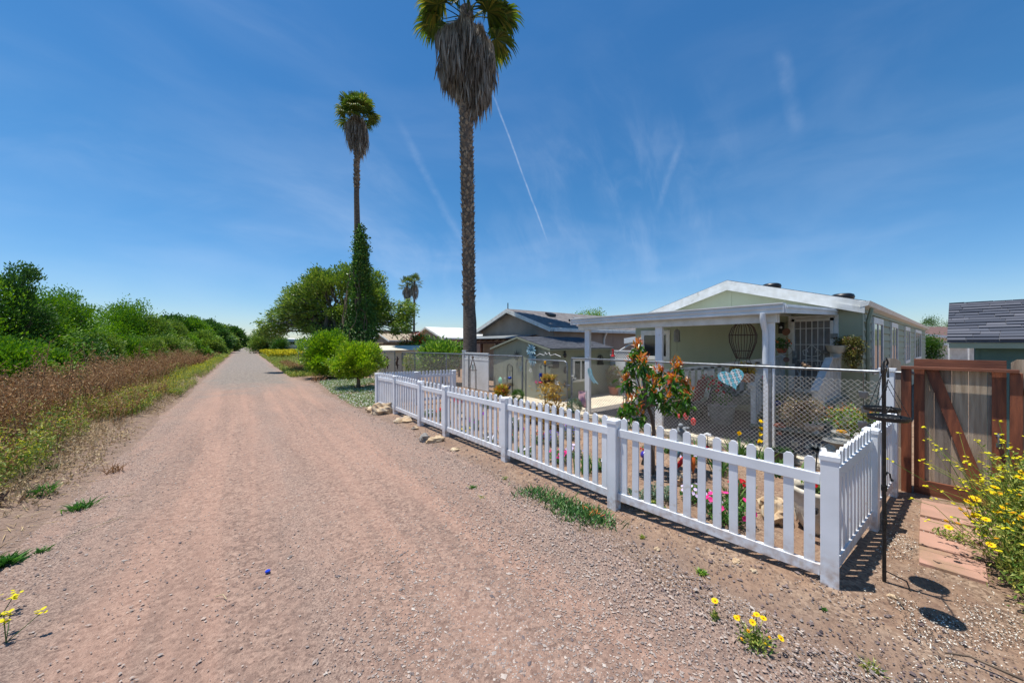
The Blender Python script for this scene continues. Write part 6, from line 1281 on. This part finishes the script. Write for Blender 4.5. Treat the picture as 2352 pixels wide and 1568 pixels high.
# small tin cans chime on thin chain
def canchime(label,px,cans,x,ztop):
    p=XP(px,900,x); t=thing('can_chime',label,'wind chime',(x,p.y,ztop)); zmin=min(XP(px,c_y,x).z for c_y,_,_ in cans); MB().tube([(x,p.y,ztop),(x,p.y,zmin-.12)],.005,4).build('chain','rust_iron',t)
    for cy,r,dx in cans: z=XP(px,cy,x).z; MB().lathe([(.001,-r*.9),(r*.85,-r*.9),(r,r*.8),(r*1.04,r*.9),(r*.9,r*.85)],x,p.y-dx,z,14).build('can','zinc',t,smooth=True); MB().tube([(x,p.y-dx-r,z),(x,p.y-dx-r*2,z+r*.4)],.008,5).build('spout','zinc',t)
canchime('string of small tin watering cans hanging behind the side fence corner',1825,[(1018,.05,0),(1057,.05,0)],7.9,1.55); canchime('string of small tin watering cans beside the tall white post',1983,[(906,.055,.0),(940,.05,.02),(975,.055,-.01)],7.6,1.7)
b=XP(1790,1000,7.9); t=thing('terracotta_ornament','small hanging terracotta bell ornament below the dry basket','ornament',b); MB().lathe([(.001,.07),(.05,.05),(.1,0),(.09,-.01),(.001,.0)],b.x,b.y,b.z+.18,14).lathe([(.001,.02),(.04,0),(.045,-.05),(.001,-.06)],b.x,b.y,b.z+.07,12).build('bell','terracotta',t,smooth=True); MB().tube([b+Z*.25,b+Z*.75],.003,4).tube([b+Vector((0,.08*math.cos(k),-.06+.08*math.sin(k))) for k in np.linspace(0,6.28,14)],.004,4).build('wire','rust_iron',t)
# round dark planter box by the patio edge
b=XP(1762,1040,7.9) ; b=G(1800,1062); t=pot('grey_pot','dark oval pot with small green leaves at the patio edge',b,[(.001,0),(.15,0),(.19,.2),(.2,.22),(.17,.22)],'dark_metal',18); mound('leafy_plant','small green sprigs in the dark oval pot',b+Z*.2,.14,.08,160,'green_leaf',.03,cat='potted plant')
# ---------------------------------------------------------------- hanging things on the patio
p=XP(1706,775,8.3); t=thing('hanging_birdcage','rusty wire balloon cage with a yellow plant hanging from the patio beam','hanging planter',p); m=MB(); zt=p.z+.5*1; zt=2.6; R_=.25
prof=[(.02,0),(.12,.03),(.2,.12),(.25,.27),(.24,.42),(.18,.6),(.12,.76)]
for k in range(14): a=2*math.pi*k/14; m.tube([(p.x+r*math.cos(a),p.y+r*math.sin(a),zt-z) for r,z in prof],.0075,4)
for r,z in ((.25,.27),(.18,.6),(.12,.76)): m.tube([(p.x+r*math.cos(a),p.y+r*math.sin(a),zt-z) for a in np.linspace(0,6.283,20)],.007,4)
for k in range(4): a=.8+k*1.571; m.tube([(p.x+.12*math.cos(a),p.y+.12*math.sin(a),zt-.76),(p.x+.18*math.cos(a),p.y+.18*math.sin(a),zt-.9),(p.x+.17*math.cos(a),p.y+.17*math.sin(a),zt-1.12)],.006,4)
m.tube([(p.x,p.y,zt),(p.x,p.y,2.74)],.006,4); m.build('wire_cage','rust_iron',t); MB().box(p.x-.14,p.y-.17,zt-1.24,p.x+.14,p.y+.17,zt-1.06).build('basket','copper',t); 
m=MB(); cs=np.array([p.x,p.y,zt-1.0])+rng.normal(size=(40,3))*np.array([.07,.11,.05]); clump_leaves(m,cs,10,.03,.06,.6); m.build('plant','orange_leaf',t)
p=XP(1555,770,10.8); t=thing('wind_chime','grey tubular wind chime bell hanging under the patio roof near the window','wind chime',p); MB().lathe([(.001,.22),(.06,.2),(.09,.14),(.09,-.15),(.10,-.17),(.05,-.19),(.001,-.2)],p.x,p.y,p.z-.02,16).build('bell','zinc',t,smooth=True); MB().tube([p+Z*.15,(p.x,p.y,2.95)],.004,4).tube([p-Z*.2,p-Z*.5],.004,4).build('cord','black_iron',t)
p=XP(1795,752,HX-.1); t=thing('porch_lamp','black wall lantern beside the security door','wall lamp',p); MB().box(p.x-.02,p.y-.05,p.z-.17,p.x+.09,p.y+.07,p.z+.1).build('lantern','black_plastic',t); MB().lathe([(.001,.06),(.05,.05),(.13,0),(.001,0)],p.x-.05,p.y,p.z+.1,16).build('hood','black_plastic',t); MB().ball((p.x-.05,p.y,p.z+.0),.035).build('bulb','white_paint',t)
p=XP(1806,762,11.6); t=thing('copper_mobile','hanging copper disc mobile left of the security door','mobile',p); m=MB().lathe([(.001,-.01),(.1,-.008),(.1,.008),(.001,.01)],p.x,p.y,p.z,16,axis=(-.8,.3,.2)).ball(p-Z*.3,.03).lathe([(.001,-.01),(.07,-.008),(.07,.008),(.001,.01)],p.x,p.y,p.z-.75,14,axis=(-.8,-.3,.2)).ball(p-Z*.95,.05,8,(1,1,.6)); m.build('disc','copper',t); MB().tube([p+Z*.4,p-Z*1.1],.004,4).tube([p+Vector((0,.13*math.cos(k),-.5+.13*math.sin(k))) for k in np.linspace(0,6.283,18)],.005,4).build('wire','copper',t)
# heart on the fence (a woven heart of painted strips)
p=XP(1680,868,CX-.035); t=thing('heart_ornament','pale blue woven metal heart hanging on the chain link fence','heart ornament',p)
s_h=.205; N_=26; poly=[]
for k in range(N_): a=2*math.pi*k/N_; u=16*math.sin(a)**3/16; v=(13*math.cos(a)-5*math.cos(2*a)-2*math.cos(3*a)-math.cos(4*a))/16; poly.append((u,v))
rot=math.radians(18)
def hp(u,v): uu=u*math.cos(rot)-v*math.sin(rot); vv=u*math.sin(rot)+v*math.cos(rot); return Vector((p.x,p.y-uu*s_h*1.15,p.z+vv*s_h))
def inside(u,v):
    c=False; j=N_-1
    for i in range(N_):
        if (poly[i][1]>v)!=(poly[j][1]>v) and u<(poly[j][0]-poly[i][0])*(v-poly[i][1])/(poly[j][1]-poly[i][1])+poly[i][0]: c=not c
        j=i
    return c
m=MB(); m2=MB(); st=.22
for fam in (0,1):
    for k in range(-5,6):
        w=k*st; run=None; us=np.linspace(-1.3,1.3,105)
        for u in us:
            q=(u,w) if fam==0 else (w,u); 
            if inside(*q):
                if run is None: run=u
                last=u
            elif run is not None:
                a=(run-.03,w) if fam==0 else (w,run-.03); b_=(last+.03,w) if fam==0 else (w,last+.03); o=Vector((-.004*fam,0,0)); A=hp(*a)+o;B_=hp(*b_)+o
                if (A-B_).length>.01: (m if (k+fam)%2 else m2).bar(A,B_,.125*s_h*1.05,.003,up=(1,0,0))
                run=None
m.build('strip','heart_blue',t); m2.build('strip','white_paint',t); MB().tube([hp(*q) for q in poly+[poly[0]]],.006,5).build('rim','heart_blue',t)
# scooter with red seat, black wheels
c=XP(1560,985,9.7); c.z=.056; t=thing('mobility_scooter','black mobility scooter with a dark red seat parked on the patio floor','scooter',c)
Yv=Vector((0,1,0)); o=lambda x,y,z:c+Vector((x,-y,z))
MB().prism([o(-.25,-.5,.14),o(-.25,.45,.14),o(-.25,.55,.3),o(-.25,.1,.34),o(-.25,0,.2),o(-.25,-.45,.2)],(.5,0,0)).build('chassis','black_plastic',t,bevel=.02)
MB().box(*(o(-.22,.5,.55)),*(o(.22,.05,.66))).build('seat','cushion_red',t,bevel=.03); MB().prism([o(-.2,.45,.62),o(-.2,.6,1.15),o(-.2,.7,1.15),o(-.2,.56,.62)],(.4,0,0)).build('backrest','cushion_red',t,bevel=.02); MB().tube([o(0,.28,.3),o(0,.28,.56)],.04,8).build('seat_post','black_plastic',t)
MB().tube([o(0,-.5,.2),o(0,-.38,.95)],.03,8).tube([o(-.25,-.36,.98),o(.25,-.36,.98)],.018,8).build('tiller','black_plastic',t); MB().box(*(o(-.1,-.3,.9)),*(o(.1,-.42,1.02))).build('console','zinc',t,bevel=.01)
for x in (-.28,.28):
    for y in (-.45,.4): P=o(x,y,.13); MB().lathe([(.001,-.04),(.12,-.04),(.135,0),(.12,.04),(.001,.04)],P.x,P.y,P.z,16,axis=(1,0,0)).build('wheel','black_plastic',t,smooth=False)
c=XP(1610,945,10.); c.z=.056; t=thing('patio_chair','black folding patio chair beside the scooter','chair',c); o=lambda x,y,z:c+Vector((x,-y,z))
MB().box(*(o(-.22,.25,.43)),*(o(.22,-.22,.46))).build('seat','black_plastic',t); MB().prism([o(-.24,.24,.45),o(-.24,.38,1.0),o(-.24,.41,1.0),o(-.24,.27,.45)],(.48,0,0)).build('backrest','black_plastic',t)
for x in (-.22,.22):
    MB().tube([o(x,-.28,0),o(x,.28,.6)],.014,6).build('leg','black_iron',t); MB().tube([o(x,.3,0),o(x,-.25,.6)],.014,6).build('leg','black_iron',t)
# ladybird
def lady(px,py,x,label,k=1.):
    p=XP(px,py,x); t=thing('ladybug_ornament',label,'ornament',p)
    for sg in (-1,1): MB().ball(p+Vector((-.02,sg*.085*k+.0,.05*sg*k)),.085*k,12,(.45,.75,1.1)).build('wing','red_plastic',t,smooth=True)
    MB().ball(p+Vector((.03,0,0)),.07*k,12,(.7,1,1)).ball(p+Vector((0,-.02,.13*k)),.035*k).build('body','black_plastic',t,smooth=True); MB().tube([(p.x+.03,p.y,p.z),(p.x+.05,p.y,.05)],.008,6).build('stake','black_iron',t)
    m=MB()
    for a,b_ in ((.08,.09),(.11,.02),(-.08,-.02),(-.1,-.09),(.06,.03)): m.ball(p+Vector((-.055,a*k,b_*k)),.014*k,8,(.4,1,1))
    m.build('spot','black_plastic',t)
lady(1585,961,8.3,'red and black ladybug garden ornament on a stake behind the wire mesh')
p=XP(1559,955,8.3); t=thing('gazing_ball','small dark red glass ball on a thin wire near the ladybug','ornament',p); MB().ball(p,.055,14).build('ball','red_plastic',t,smooth=True); MB().tube([p,(p.x,p.y,.05)],.006,5).build('stake','black_iron',t)
# angel figure, glass bottles, other stakes in the flower bed
b=G(1572,1062); t=thing('angel_figurine','small grey kneeling angel figurine in the garden behind the pickets','figurine',b+Vector((0,0,0))); q=XP(1563,1000,6.75); B=Vector((q.x,q.y,0)); 
MB().lathe([(.001,0),(.10,0),(.11,.05),(.085,.12),(.06,.2),(.055,.26),(.07,.30),(.03,.34),(.001,.345)],B.x,B.y,.16,14).ball((B.x-.03,B.y-.02,.56),.05,12).build('body','angel_grey',t,smooth=True); MB().ball((B.x+.04,B.y+.03,.44),.07,10,(.35,1.1,1.2)).ball((B.x+.05,B.y-.05,.42),.06,10,(.35,1,1.2)).build('wing','angel_grey',t,smooth=True); MB().lathe([(.001,0),(.13,0),(.12,.16),(.001,.16)],B.x,B.y,0,12).build('plinth','pot_grey',t)
q=XP(1572,984,7.1); t=thing('garden_figurine','second small grey figurine on a stake right behind the angel','figurine',(q.x,q.y,0)); MB().ball(q,.05,12,(1,1,.8)).ball(q+Vector((.02,-.06,.01)),.035).ball(q+Vector((0,.06,.0)),.03).build('body','angel_grey',t,smooth=True); MB().tube([q,(q.x,q.y,0)],.01,6).build('stake','black_iron',t)
for px,py,gl,lab,tl in ((1558,1045,'sea_glass','blue green glass bottle on a stake, leftmost of the bottle group',-.35),(1562,1068,'red_plastic','pinkish red glass bottle lying low in the bottle group',-.6),(1592,1072,'orange_glass','orange glass bottle upside down on a stake',.0),(1588,1048,'green_glass','yellow green glass bottle beside the orange one',.1)):
    q=XP(px,py,5.5); g=Vector((q.x,q.y-tl*.3,0)); ax=Vector((0,-tl,-1)).normalized(); t=thing('glass_bottle',lab,'bottle',g); MB().lathe([(.001,-.13),(.032,-.12),(.034,.03),(.014,.08),(.012,.13),(.014,.13),(.001,.13)],q.x,q.y,q.z+.03,14,axis=ax).build('glass',gl,t,smooth=True); MB().tube([q+ax*.1,g],.006,5).build('stake','black_iron',t)
q=XP(1625,1002,6.6); t=thing('dandelion_ornament','clear glass dandelion ornament on a red flower stake','ornament',(q.x,q.y,0)); m=MB(); n=26; U=unit(n); U[:,2]=np.abs(U[:,2]); 
for u in U: m.ball(np.array(q)+u*.06,.013,6)
m.build('bead','white_paint',t); MB().tube([q,(q.x,q.y,0)],.006,5).build('stake','black_iron',t); MB().lathe([(.02,0),(.07,-.08),(.075,-.12),(.03,-.14)],q.x,q.y,q.z-.17,14).build('bell','red_plastic',t)
q=G(1480,1066)+Z*.17; t=thing('gazing_ball','small blue violet gazing ball behind the second fence post','ornament',(q.x,q.y,0)); MB().ball(q,.07,16).build('ball','purple_gaze',t,smooth=True); MB().lathe([(.06,0),(.03,.1)],q.x,q.y,0,10).build('stand','black_iron',t)
q=G(1484,1048)+Z*.05; mound('flowering_plant','small red blossoms behind the second fence post',q,.1,.14,120,'green_leaf',.04,'pet_red',.022,14)
# flag
p=XP(1337,915,7.45); t=thing('garden_flag','faded pink garden flag with a painted shell motif on a small black stand','flag',(p.x,p.y-.13,0)); m=MB(); V=[];F_=[]
for i in range(7):
    for j in range(9): V.append((p.x+.012*math.sin(j*.9+i*.5),p.y+.13-.26*i/6+.01*math.sin(j*.6),p.z+.2-.44*j/8))
for i in range(6):
    for j in range(8): a=i*9+j; F_.append((a,a+1,a+10,a+9))
m.add(V,F_); fo=m.build('cloth','flag_pink',t,smooth=True); md=fo.modifiers.new('s','SOLIDIFY'); md.thickness=.002
MB().tube([(p.x,p.y-.15,0),(p.x,p.y-.15,p.z+.24),(p.x,p.y-.1,p.z+.22),(p.x,p.y+.14,p.z+.21)],.006,5).build('stand','black_iron',t)
m=MB()
for cy,cz in ((0,.02),(-.05,-.06),(.04,-.08)): m.tube([(p.x-.02,p.y+cy+.045*math.cos(k),p.z+cz+.06*math.sin(k)) for k in np.linspace(0,6.28,14)],.003,4)
m.tube([(p.x-.02,p.y+.1,p.z-.12),(p.x-.02,p.y+.03,p.z-.15),(p.x-.02,p.y-.1,p.z-.13)],.003,4); m.build('motif','purple_gaze',t)
# ---------------------------------------------------------------- things on the shed wall and fence
def star(name,label,p,r,n,m_,ax=Vector((-1,0,0)),cat='ornament',w=.28,tiers=1,rot=.3,core=None):
    p=Vector(p); t=thing(name,label,cat,p); m=MB(); ax=Vector(ax).normalized(); a1=ax.orthogonal().normalized(); a2=ax.cross(a1)
    for tr in range(tiers):
        R_=r*(1-tr*.26); P=[];U=[]
        for k in range(n): a=rot+2*math.pi*(k+.5*(tr%2))/n; U.append(a1*math.cos(a)+a2*math.sin(a)+ax*(.08+.28*tr)); P.append(p+ax*(.01+.02*tr)+(a1*math.cos(a)+a2*math.sin(a))*R_*.12)
        m.leaves(np.array([q[:] for q in P]),np.array([q[:] for q in U]),np.tile(np.array(ax),(n,1)),R_*.9,R_*w*2,fold=-.22)
    if core: m.ball(p+ax*.04,r*.14,10)
    m.build('petals',m_,t); return t
def onshed(px,py,d=.06): return XP(px,py,SX-d)
star('metal_wall_flower','big blue grey layered metal flower on the shed gable, upper one',onshed(1221,805,.1),.30,12,'metal_petals',tiers=4,core=1,w=.2)
star('metal_wall_flower','blue grey layered metal flower just below the upper big one',onshed(1224,827,.1),.26,11,'metal_petals',tiers=4,core=1,w=.2)
star('metal_wall_flower','dark spiky metal leaf ornament on the shed wall left of the blue metal flowers',onshed(1187,817),.24,9,'dark_metal',tiers=2,w=.14)
star('metal_wall_flower','black wire spider flower on the white vinyl panel',XP(1107,843,8.84),.28,22,'dark_metal',tiers=2,w=.05)
star('starfish','white starfish on the shed wall below the blue metal flowers',onshed(1219,850),.12,5,'white_paint',w=.22)
star('starfish','white starfish on the wire mesh to the right of the blue hummingbird feeder',XP(1279,880,CX-.03),.12,5,'white_paint',w=.2)
star('starfish','pink starfish just left of the blue hummingbird feeder',XP(1232,877,CX-.02),.07,5,'pet_pink',w=.22)
star('starfish','small white starfish beside the green sun face mask',XP(1160,868,8.0),.06,5,'white_paint',w=.22)
star('metal_wall_fish','small blue metal fish ornament on the shed wall',onshed(1197,846),.12,4,'teal_metal',w=.3)
star('butterfly_ornament','pale metal butterfly ornament on the mesh in front of the shed window',XP(1318,867,CX-.03),.12,4,'pot_grey',w=.5)
star('hummingbird_ornament','rust coloured metal bird ornament on the chain link fence near its rail post',XP(1435,865-13,CX-.03),.12,4,'rust_iron',w=.35,rot=.8)
p=XP(1361,858,CX-.05); t=thing('leaf_ornament','pale blue green metal fern leaf hanging on the mesh before the patio post','ornament',p); m=MB(); n=16; u=np.linspace(0,1,n); P=np.stack([np.full(n,p.x),p.y+.1-.22*u**2,p.z+.16-.36*u],1)
m.leaves(np.repeat(P,2,0),np.stack([np.zeros(2*n),np.tile([.8,-.8],n),np.full(2*n,-.7)],1),np.tile([-1.,0,0],(2*n,1)),.12,.035); m.build('blade','pale_teal',t)
p=XP(1149,875,7.9); t=thing('sun_face_mask','mint green ceramic sun face mask hanging on the fence','wall mask',p)
MB().ball(p,.14,18,(.35,.85,1.15)).build('face','mint',t,smooth=True); m=MB()
m.tube([p+Vector((-.055,-.05,.03)),p+Vector((-.06,-.03,.02)),p+Vector((-.055,-.01,.03))],.006,5).tube([p+Vector((-.055,.07,.03)),p+Vector((-.06,.05,.02)),p+Vector((-.055,.03,.03))],.006,5).ball(p+Vector((-.058,.01,-.02)),.014,8,(.7,.8,1.6)).tube([p+Vector((-.045,-.04,-.075)),p+Vector((-.055,.01,-.09)),p+Vector((-.045,.06,-.075))],.007,5); m.build('features','teal_metal',t)
# arched wire stand with baskets
p=G(1170,948); p=XP(1171,930,7.5); p.z=0; t=thing('arched_stand','black wire arch stand with a small basket and blue bowl next to the sun face','plant stand',p); m=MB(); w_=.16; a=[(p.x,p.y+w_,0),(p.x,p.y+w_,1.25)]+[(p.x,p.y+w_*math.cos(k),1.25+.17*math.sin(k)) for k in np.linspace(.2,2.95,8)]+[(p.x,p.y-w_,1.25),(p.x,p.y-w_,0)]; m.tube(a,.013,6); m.tube([(p.x,p.y+w_,1.18),(p.x,p.y-w_,1.18)],.005,5); m.tube([(p.x,p.y+w_*.5*math.cos(k),1.18+.2*math.sin(k)) for k in np.linspace(0,3.14,8)],.005,5); m.tube([(p.x,p.y,1.18),(p.x,p.y,1.0)],.004,4); m.build('frame','black_iron',t)
MB().ball((p.x,p.y,.93),.075,12,(1,1,.7)).build('bowl','blue_glass',t,smooth=True); MB().lathe([(.001,-.1),(.05,-.09),(.09,.02),(.095,.03)],p.x,p.y+.06,.62,14).build('basket','blue_glass',t); m=MB(); cs=np.array([p.x,p.y+.06,.68])+rng.normal(size=(40,3))*np.array([.07,.08,.02]); clump_leaves(m,cs,10,.02,.06,.3,up=.9); m.build('plant','dry_succulent',t)
# metal lantern trellis
p=XP(1086,900,8.2); p.z=0; t=thing('obelisk_trellis','rusty iron obelisk trellis with a hanging bottle in front of the white panel','trellis',p); m=MB()
for a in (.4,1.97,3.54,5.11): m.tube([(p.x+.2*math.cos(a),p.y+.2*math.sin(a),0),(p.x+.18*math.cos(a),p.y+.18*math.sin(a),1.0),(p.x+.08*math.cos(a),p.y+.08*math.sin(a),1.3),(p.x,p.y,1.5)],.015,5)
m.tube([(p.x+.19*math.cos(a),p.y+.19*math.sin(a),.95) for a in np.linspace(0,6.283,14)],.01,5).ball((p.x,p.y,1.53),.06,10).tube([(p.x,p.y,1.5),(p.x,p.y,1.66)],.012,5); m.build('frame','rust_iron',t); MB().lathe([(.001,.1),(.03,.09),(.035,-.1),(.012,-.16),(.012,-.22)],p.x,p.y,1.12,12).build('bottle','sea_glass',t)
# hummingbird feeders, sign, hook
hk=XP(1252,900,7.55); hk.z=0; t=thing('shepherd_hook','black double shepherd hook with scrolls in front of the chain link gate','hook',hk); m=MB().tube([hk,hk+Z*1.5],.017,8)
for sg in (-1,1): m.tube([hk+Z*1.40,hk+Vector((0,sg*.06,1.46)),hk+Vector((0,sg*.13,1.50)),hk+Vector((0,sg*.2,1.45)),hk+Vector((0,sg*.22,1.38)),hk+Vector((0,sg*.18,1.36)),hk+Vector((0,sg*.16,1.40))],.01,5)
m.build('pole','black_iron',t); MB().ball(hk+Z*1.55,.04,10,(1,1,1.4)).build('finial','pet_gold',t)
p=Vector((hk.x,hk.y+.2,1.05)); t=thing('hummingbird_feeder','blue glass hummingbird feeder with a red base on the shepherd hook','bird feeder',p); MB().lathe([(.001,.16),(.05,.155),(.055,.14),(.055,-.1),(.04,-.12),(.001,-.12)],p.x,p.y,p.z,18).build('bottle','blue_glass',t,smooth=False); MB().lathe([(.001,-.11),(.06,-.115),(.085,-.14),(.07,-.165),(.001,-.17)],p.x,p.y,p.z,18).build('base','red_plastic',t,smooth=True); MB().tube([p+Z*.16,p+Z*.34],.003,4).build('wire','zinc',t)
p=XP(1408,782+28,11.3); t=thing('hummingbird_feeder','small red hummingbird feeder hanging far back near the lattice fence','bird feeder',p); MB().lathe([(.001,.14),(.05,.14),(.05,.1),(.035,.09),(.035,-.08),(.07,-.1),(.08,-.14),(.001,-.15)],p.x,p.y,p.z,14).build('bottle','red_plastic',t); MB().tube([p+Z*.14,(p.x,p.y,2.9)],.003,4).build('wire','black_iron',t)
p=Vector((hk.x-.02,hk.y-.2,1.0)); t=thing('hanging_basket','brown hanging basket with yellow green trailing succulents on the shepherd hook','hanging basket',p); MB().lathe([(.001,-.16),(.08,-.15),(.16,-.04),(.175,.06),(.15,.06)],p.x,p.y,p.z,16).build('basket','rust_iron',t); m=MB(); cs=np.array(p)+np.array([0,0,.1])+rng.normal(size=(70,3))*np.array([.1,.11,.035]); clump_leaves(m,cs,14,.03,.06,.4); cs=np.array(p)+np.stack([rng.normal(size=50)*.05-.08,.1+rng.normal(size=50)*.05,rng.uniform(-.4,.08,50)],1); clump_leaves(m,cs,10,.02,.05,.35,up=-1); m.build('foliage','bromeliad',t); MB().tube([p+Z*.06,p+Z*.4],.003,4).build('wire','zinc',t)
# arrow sign reading BEACH
p=XP(1263,839.5,7.6); t=thing('beach_sign','dark wooden arrow sign with pale lettering reading BEACH on the shepherd hook','sign',p); hw,hh=.15,.045
MB().prism([(p.x,p.y+hw,p.z),(p.x,p.y+hw-.05,p.z+hh),(p.x,p.y-hw,p.z+hh),(p.x,p.y-hw+.03,p.z),(p.x,p.y-hw,p.z-hh),(p.x,p.y+hw-.05,p.z-hh)],(.01,0,0)).build('board','sign_dark',t)
tx=bpy.data.curves.new('lettering','FONT'); tx.body='BEACH'; tx.size=.078; tx.extrude=.001; tx.align_x='CENTER'; tx.align_y='CENTER'; to=bpy.data.objects.new('tmp',tx); S.collection.objects.link(to); bpy.context.view_layer.update()
me=bpy.data.meshes.new_from_object(to); bpy.data.objects.remove(to); me.materials.clear(); me.materials.append(MT['cream']); lo=bpy.data.objects.new('lettering',me); S.collection.objects.link(lo); lo.parent=t; lo.location=(-.004,-.01,0); lo.rotation_euler=(math.radians(90),0,math.radians(-90)); LOC['lettering']=LOC[t.name]
# black round metal sign on the shed side wall, little plaques
ys=SY0-.04; p=YP(1379,825,ys); t=thing('metal_sign','black round cut out metal sign with a banner on the shed side wall','sign',p); m=MB(); m.tube([(p.x+.17*math.cos(a),ys,p.z+.17*math.sin(a)) for a in np.linspace(0,6.283,22)],.016,5).box(p.x-.2,ys-.012,p.z-.24,p.x+.2,ys+.012,p.z-.14).prism([(p.x-.11,ys-.01,p.z-.12),(p.x+.11,ys-.01,p.z-.12),(p.x+.13,ys-.01,p.z-.02),(p.x,ys-.01,p.z+.1),(p.x-.13,ys-.01,p.z-.02)],(0,.02,0)).ball((p.x,ys,p.z+.1),.05,10,(1,.3,1)); m.build('plate','sign_dark',t)
p=YP(1277,837,ys); tag(MB().box(p.x-.16,ys-.01,p.z-.13,p.x+.16,ys+.01,p.z+.13).build('plaque','sign_dark'),'small square dark plaque on the shed side wall near its corner','plaque')
for py,lab in ((814,'upper dark metal pineapple ornament between plaque and shed window'),(850,'middle dark metal pineapple ornament between plaque and shed window'),(882,'lower dark metal pineapple ornament between plaque and shed window')):
    p=YP(1298,py,ys-.03); t=thing('pineapple_ornament',lab,'wall ornament',p); MB().ball(p-Z*.03,.075,10,(1,.5,1.3)).build('fruit','sign_dark',t,smooth=True); m=MB(); U=unit(9); U[:,2]=np.abs(U[:,2])+.8; m.leaves(np.tile(np.array(p+Z*.05),(9,1)),U,unit(9),.13,.03); m.build('leaf','sign_dark',t)
# white scroll on top of the wire gate
p=XP(1255,815,CX); t=thing('wire_scroll','white bent wire scroll ornament tied on top of the chain link gate','ornament',p); q=[XP(px,py,CX) for px,py in ((1232,817),(1240,812),(1250,816),(1252,809),(1256,814),(1261,809),(1264,816),(1275,813),(1288,819))]; MB().tube(q,.008,5).build('wire','white_paint',t,smooth=True)
# silver globe near young tree
p=XP(1432,896,8.1); t=thing('gazing_ball','silver globe ornament on a stand behind the mesh left of the young tree','ornament',(p.x,p.y,0)); m=MB()
for k in range(5): m.tube([(p.x+.15*math.cos(a)*math.cos(k*.63),p.y+.15*math.cos(a)*math.sin(k*.63),p.z+.15*math.sin(a)) for a in np.linspace(0,6.283,18)],.007,4)
m.build('ring','zinc',t); MB().tube([p-Z*.15,(p.x,p.y,.05)],.01,6).build('stand','black_iron',t)
p=G(1412,955,.05); mound('potted_shrub','leafy yellow and red potted shrub against the shed side wall',YP(1410,930,8.8).xy.to_3d()+Z*.35,.35,1.0,600,'succulent',.13,cat='potted plant'); q=YP(1410,930,8.8); pot('terracotta_pot','terracotta pot standing under the shed side wall',Vector((q.x,q.y,.0)),[(.001,0),(.15,0),(.22,.34),(.24,.34),(.24,.4),(.2,.4)],'terracotta')
# chimes and small lizard ornaments on the cream shed
for px,lab in ((889,'left brown gecko ornament on the cream shed wall'),(912,'right brown gecko ornament on the cream shed wall')):
    p=DP(px,833,18.6); t=thing('gecko_ornament',lab,'wall ornament',p); m=MB().tube([p+Z*.35,p+Z*.2+e*.03,p-e*.02,p-Z*.25+e*.03,p-Z*.35],[.03,.05,.06,.03,.015],6)
    for sg in (-1,1): m.tube([p+Z*.18,p+Z*.24+e*sg*.12],.015,5).tube([p-Z*.08,p-Z*.14+e*sg*.12],.015,5)
    m.build('body','rust_iron',t)
# small bird perched on the rail
p=XP(3221/1.7415,840,CX); p.z=1.755; t=thing('bird','small brown and white bird perched on the chain link top rail','bird',p)
MB().ball(p+Vector((0,0,.02)),.033,12,(.8,1.35,.85)).ball(p+Vector((-.005,.035,.052)),.02,12).tube([p+Vector((0,-.035,.015)),p+Vector((0,-.085,.0))],[.014,.006],6).build('body','bird_brown',t,smooth=True); MB().ball(p+Vector((-.008,.038,.058)),.018,10,(1,1.0,.7)).ball(p+Vector((.0,-.02,.035)),.024,8,(1,1.3,.5)).build('cap','bird_dark',t,smooth=True); MB().lathe([(.005,0),(.001,.016)],p.x,p.y+.053,p.z+.05,6,axis=(0,1,0)).tube([p+Vector((0,.01,-.01)),p+Vector((0,.01,-.035))],.002,4).build('beak','bird_dark',t)
# repeats of one kind share a group
GR={'willow_tree':'willows along the left bank','bush':'bushes and shrubs beside the lane','palm_tree':'palms','mobile_home':'mobile homes','rock':'rocks and stones around the fence','flowering_plant':'flowering plants in the garden beds','leafy_plant':'leafy plants in beds and pots','iris_plant':'irises in the garden','starfish':'starfish ornaments','metal_wall_flower':'metal flowers on shed and fence','feeder_tray':'trays of the bird feeder','flower_stalk':'purple flowers on thin stems','glass_bottle':'glass bottles on stakes','pineapple_ornament':'pineapple ornaments on the shed','gecko_ornament':'gecko ornaments','weed':'weed tufts on the road and shoulder','hill_tree':'trees on the hills','picket_fence':'white picket fence runs','chain_link_fence':'chain link fence runs','bird_bath':'bird baths','geranium':'geraniums','hummingbird_feeder':'hummingbird feeders','can_chime':'strings of tin watering cans','gazing_ball':'gazing balls','dead_stump':'stumps','twig':'twigs and straws','bromeliad':'bromeliads','tree':'far trees','shrub':'shrubs behind the picket fence','wooden_fence':'weathered board fences','vinyl_fence':'white lattice vinyl fences','ball_plant':'ball shaped plants','mustard_flower':'yellow wild flowers at the left edge','flat_roof_house':'flat roofed buildings','carport':'carports'}
for o in list(S.collection.objects):
    k=o.name.split('.')[0]
    if o.parent is None and k in GR and o.get('label') and not o.get('group'): o['group']=GR[k]
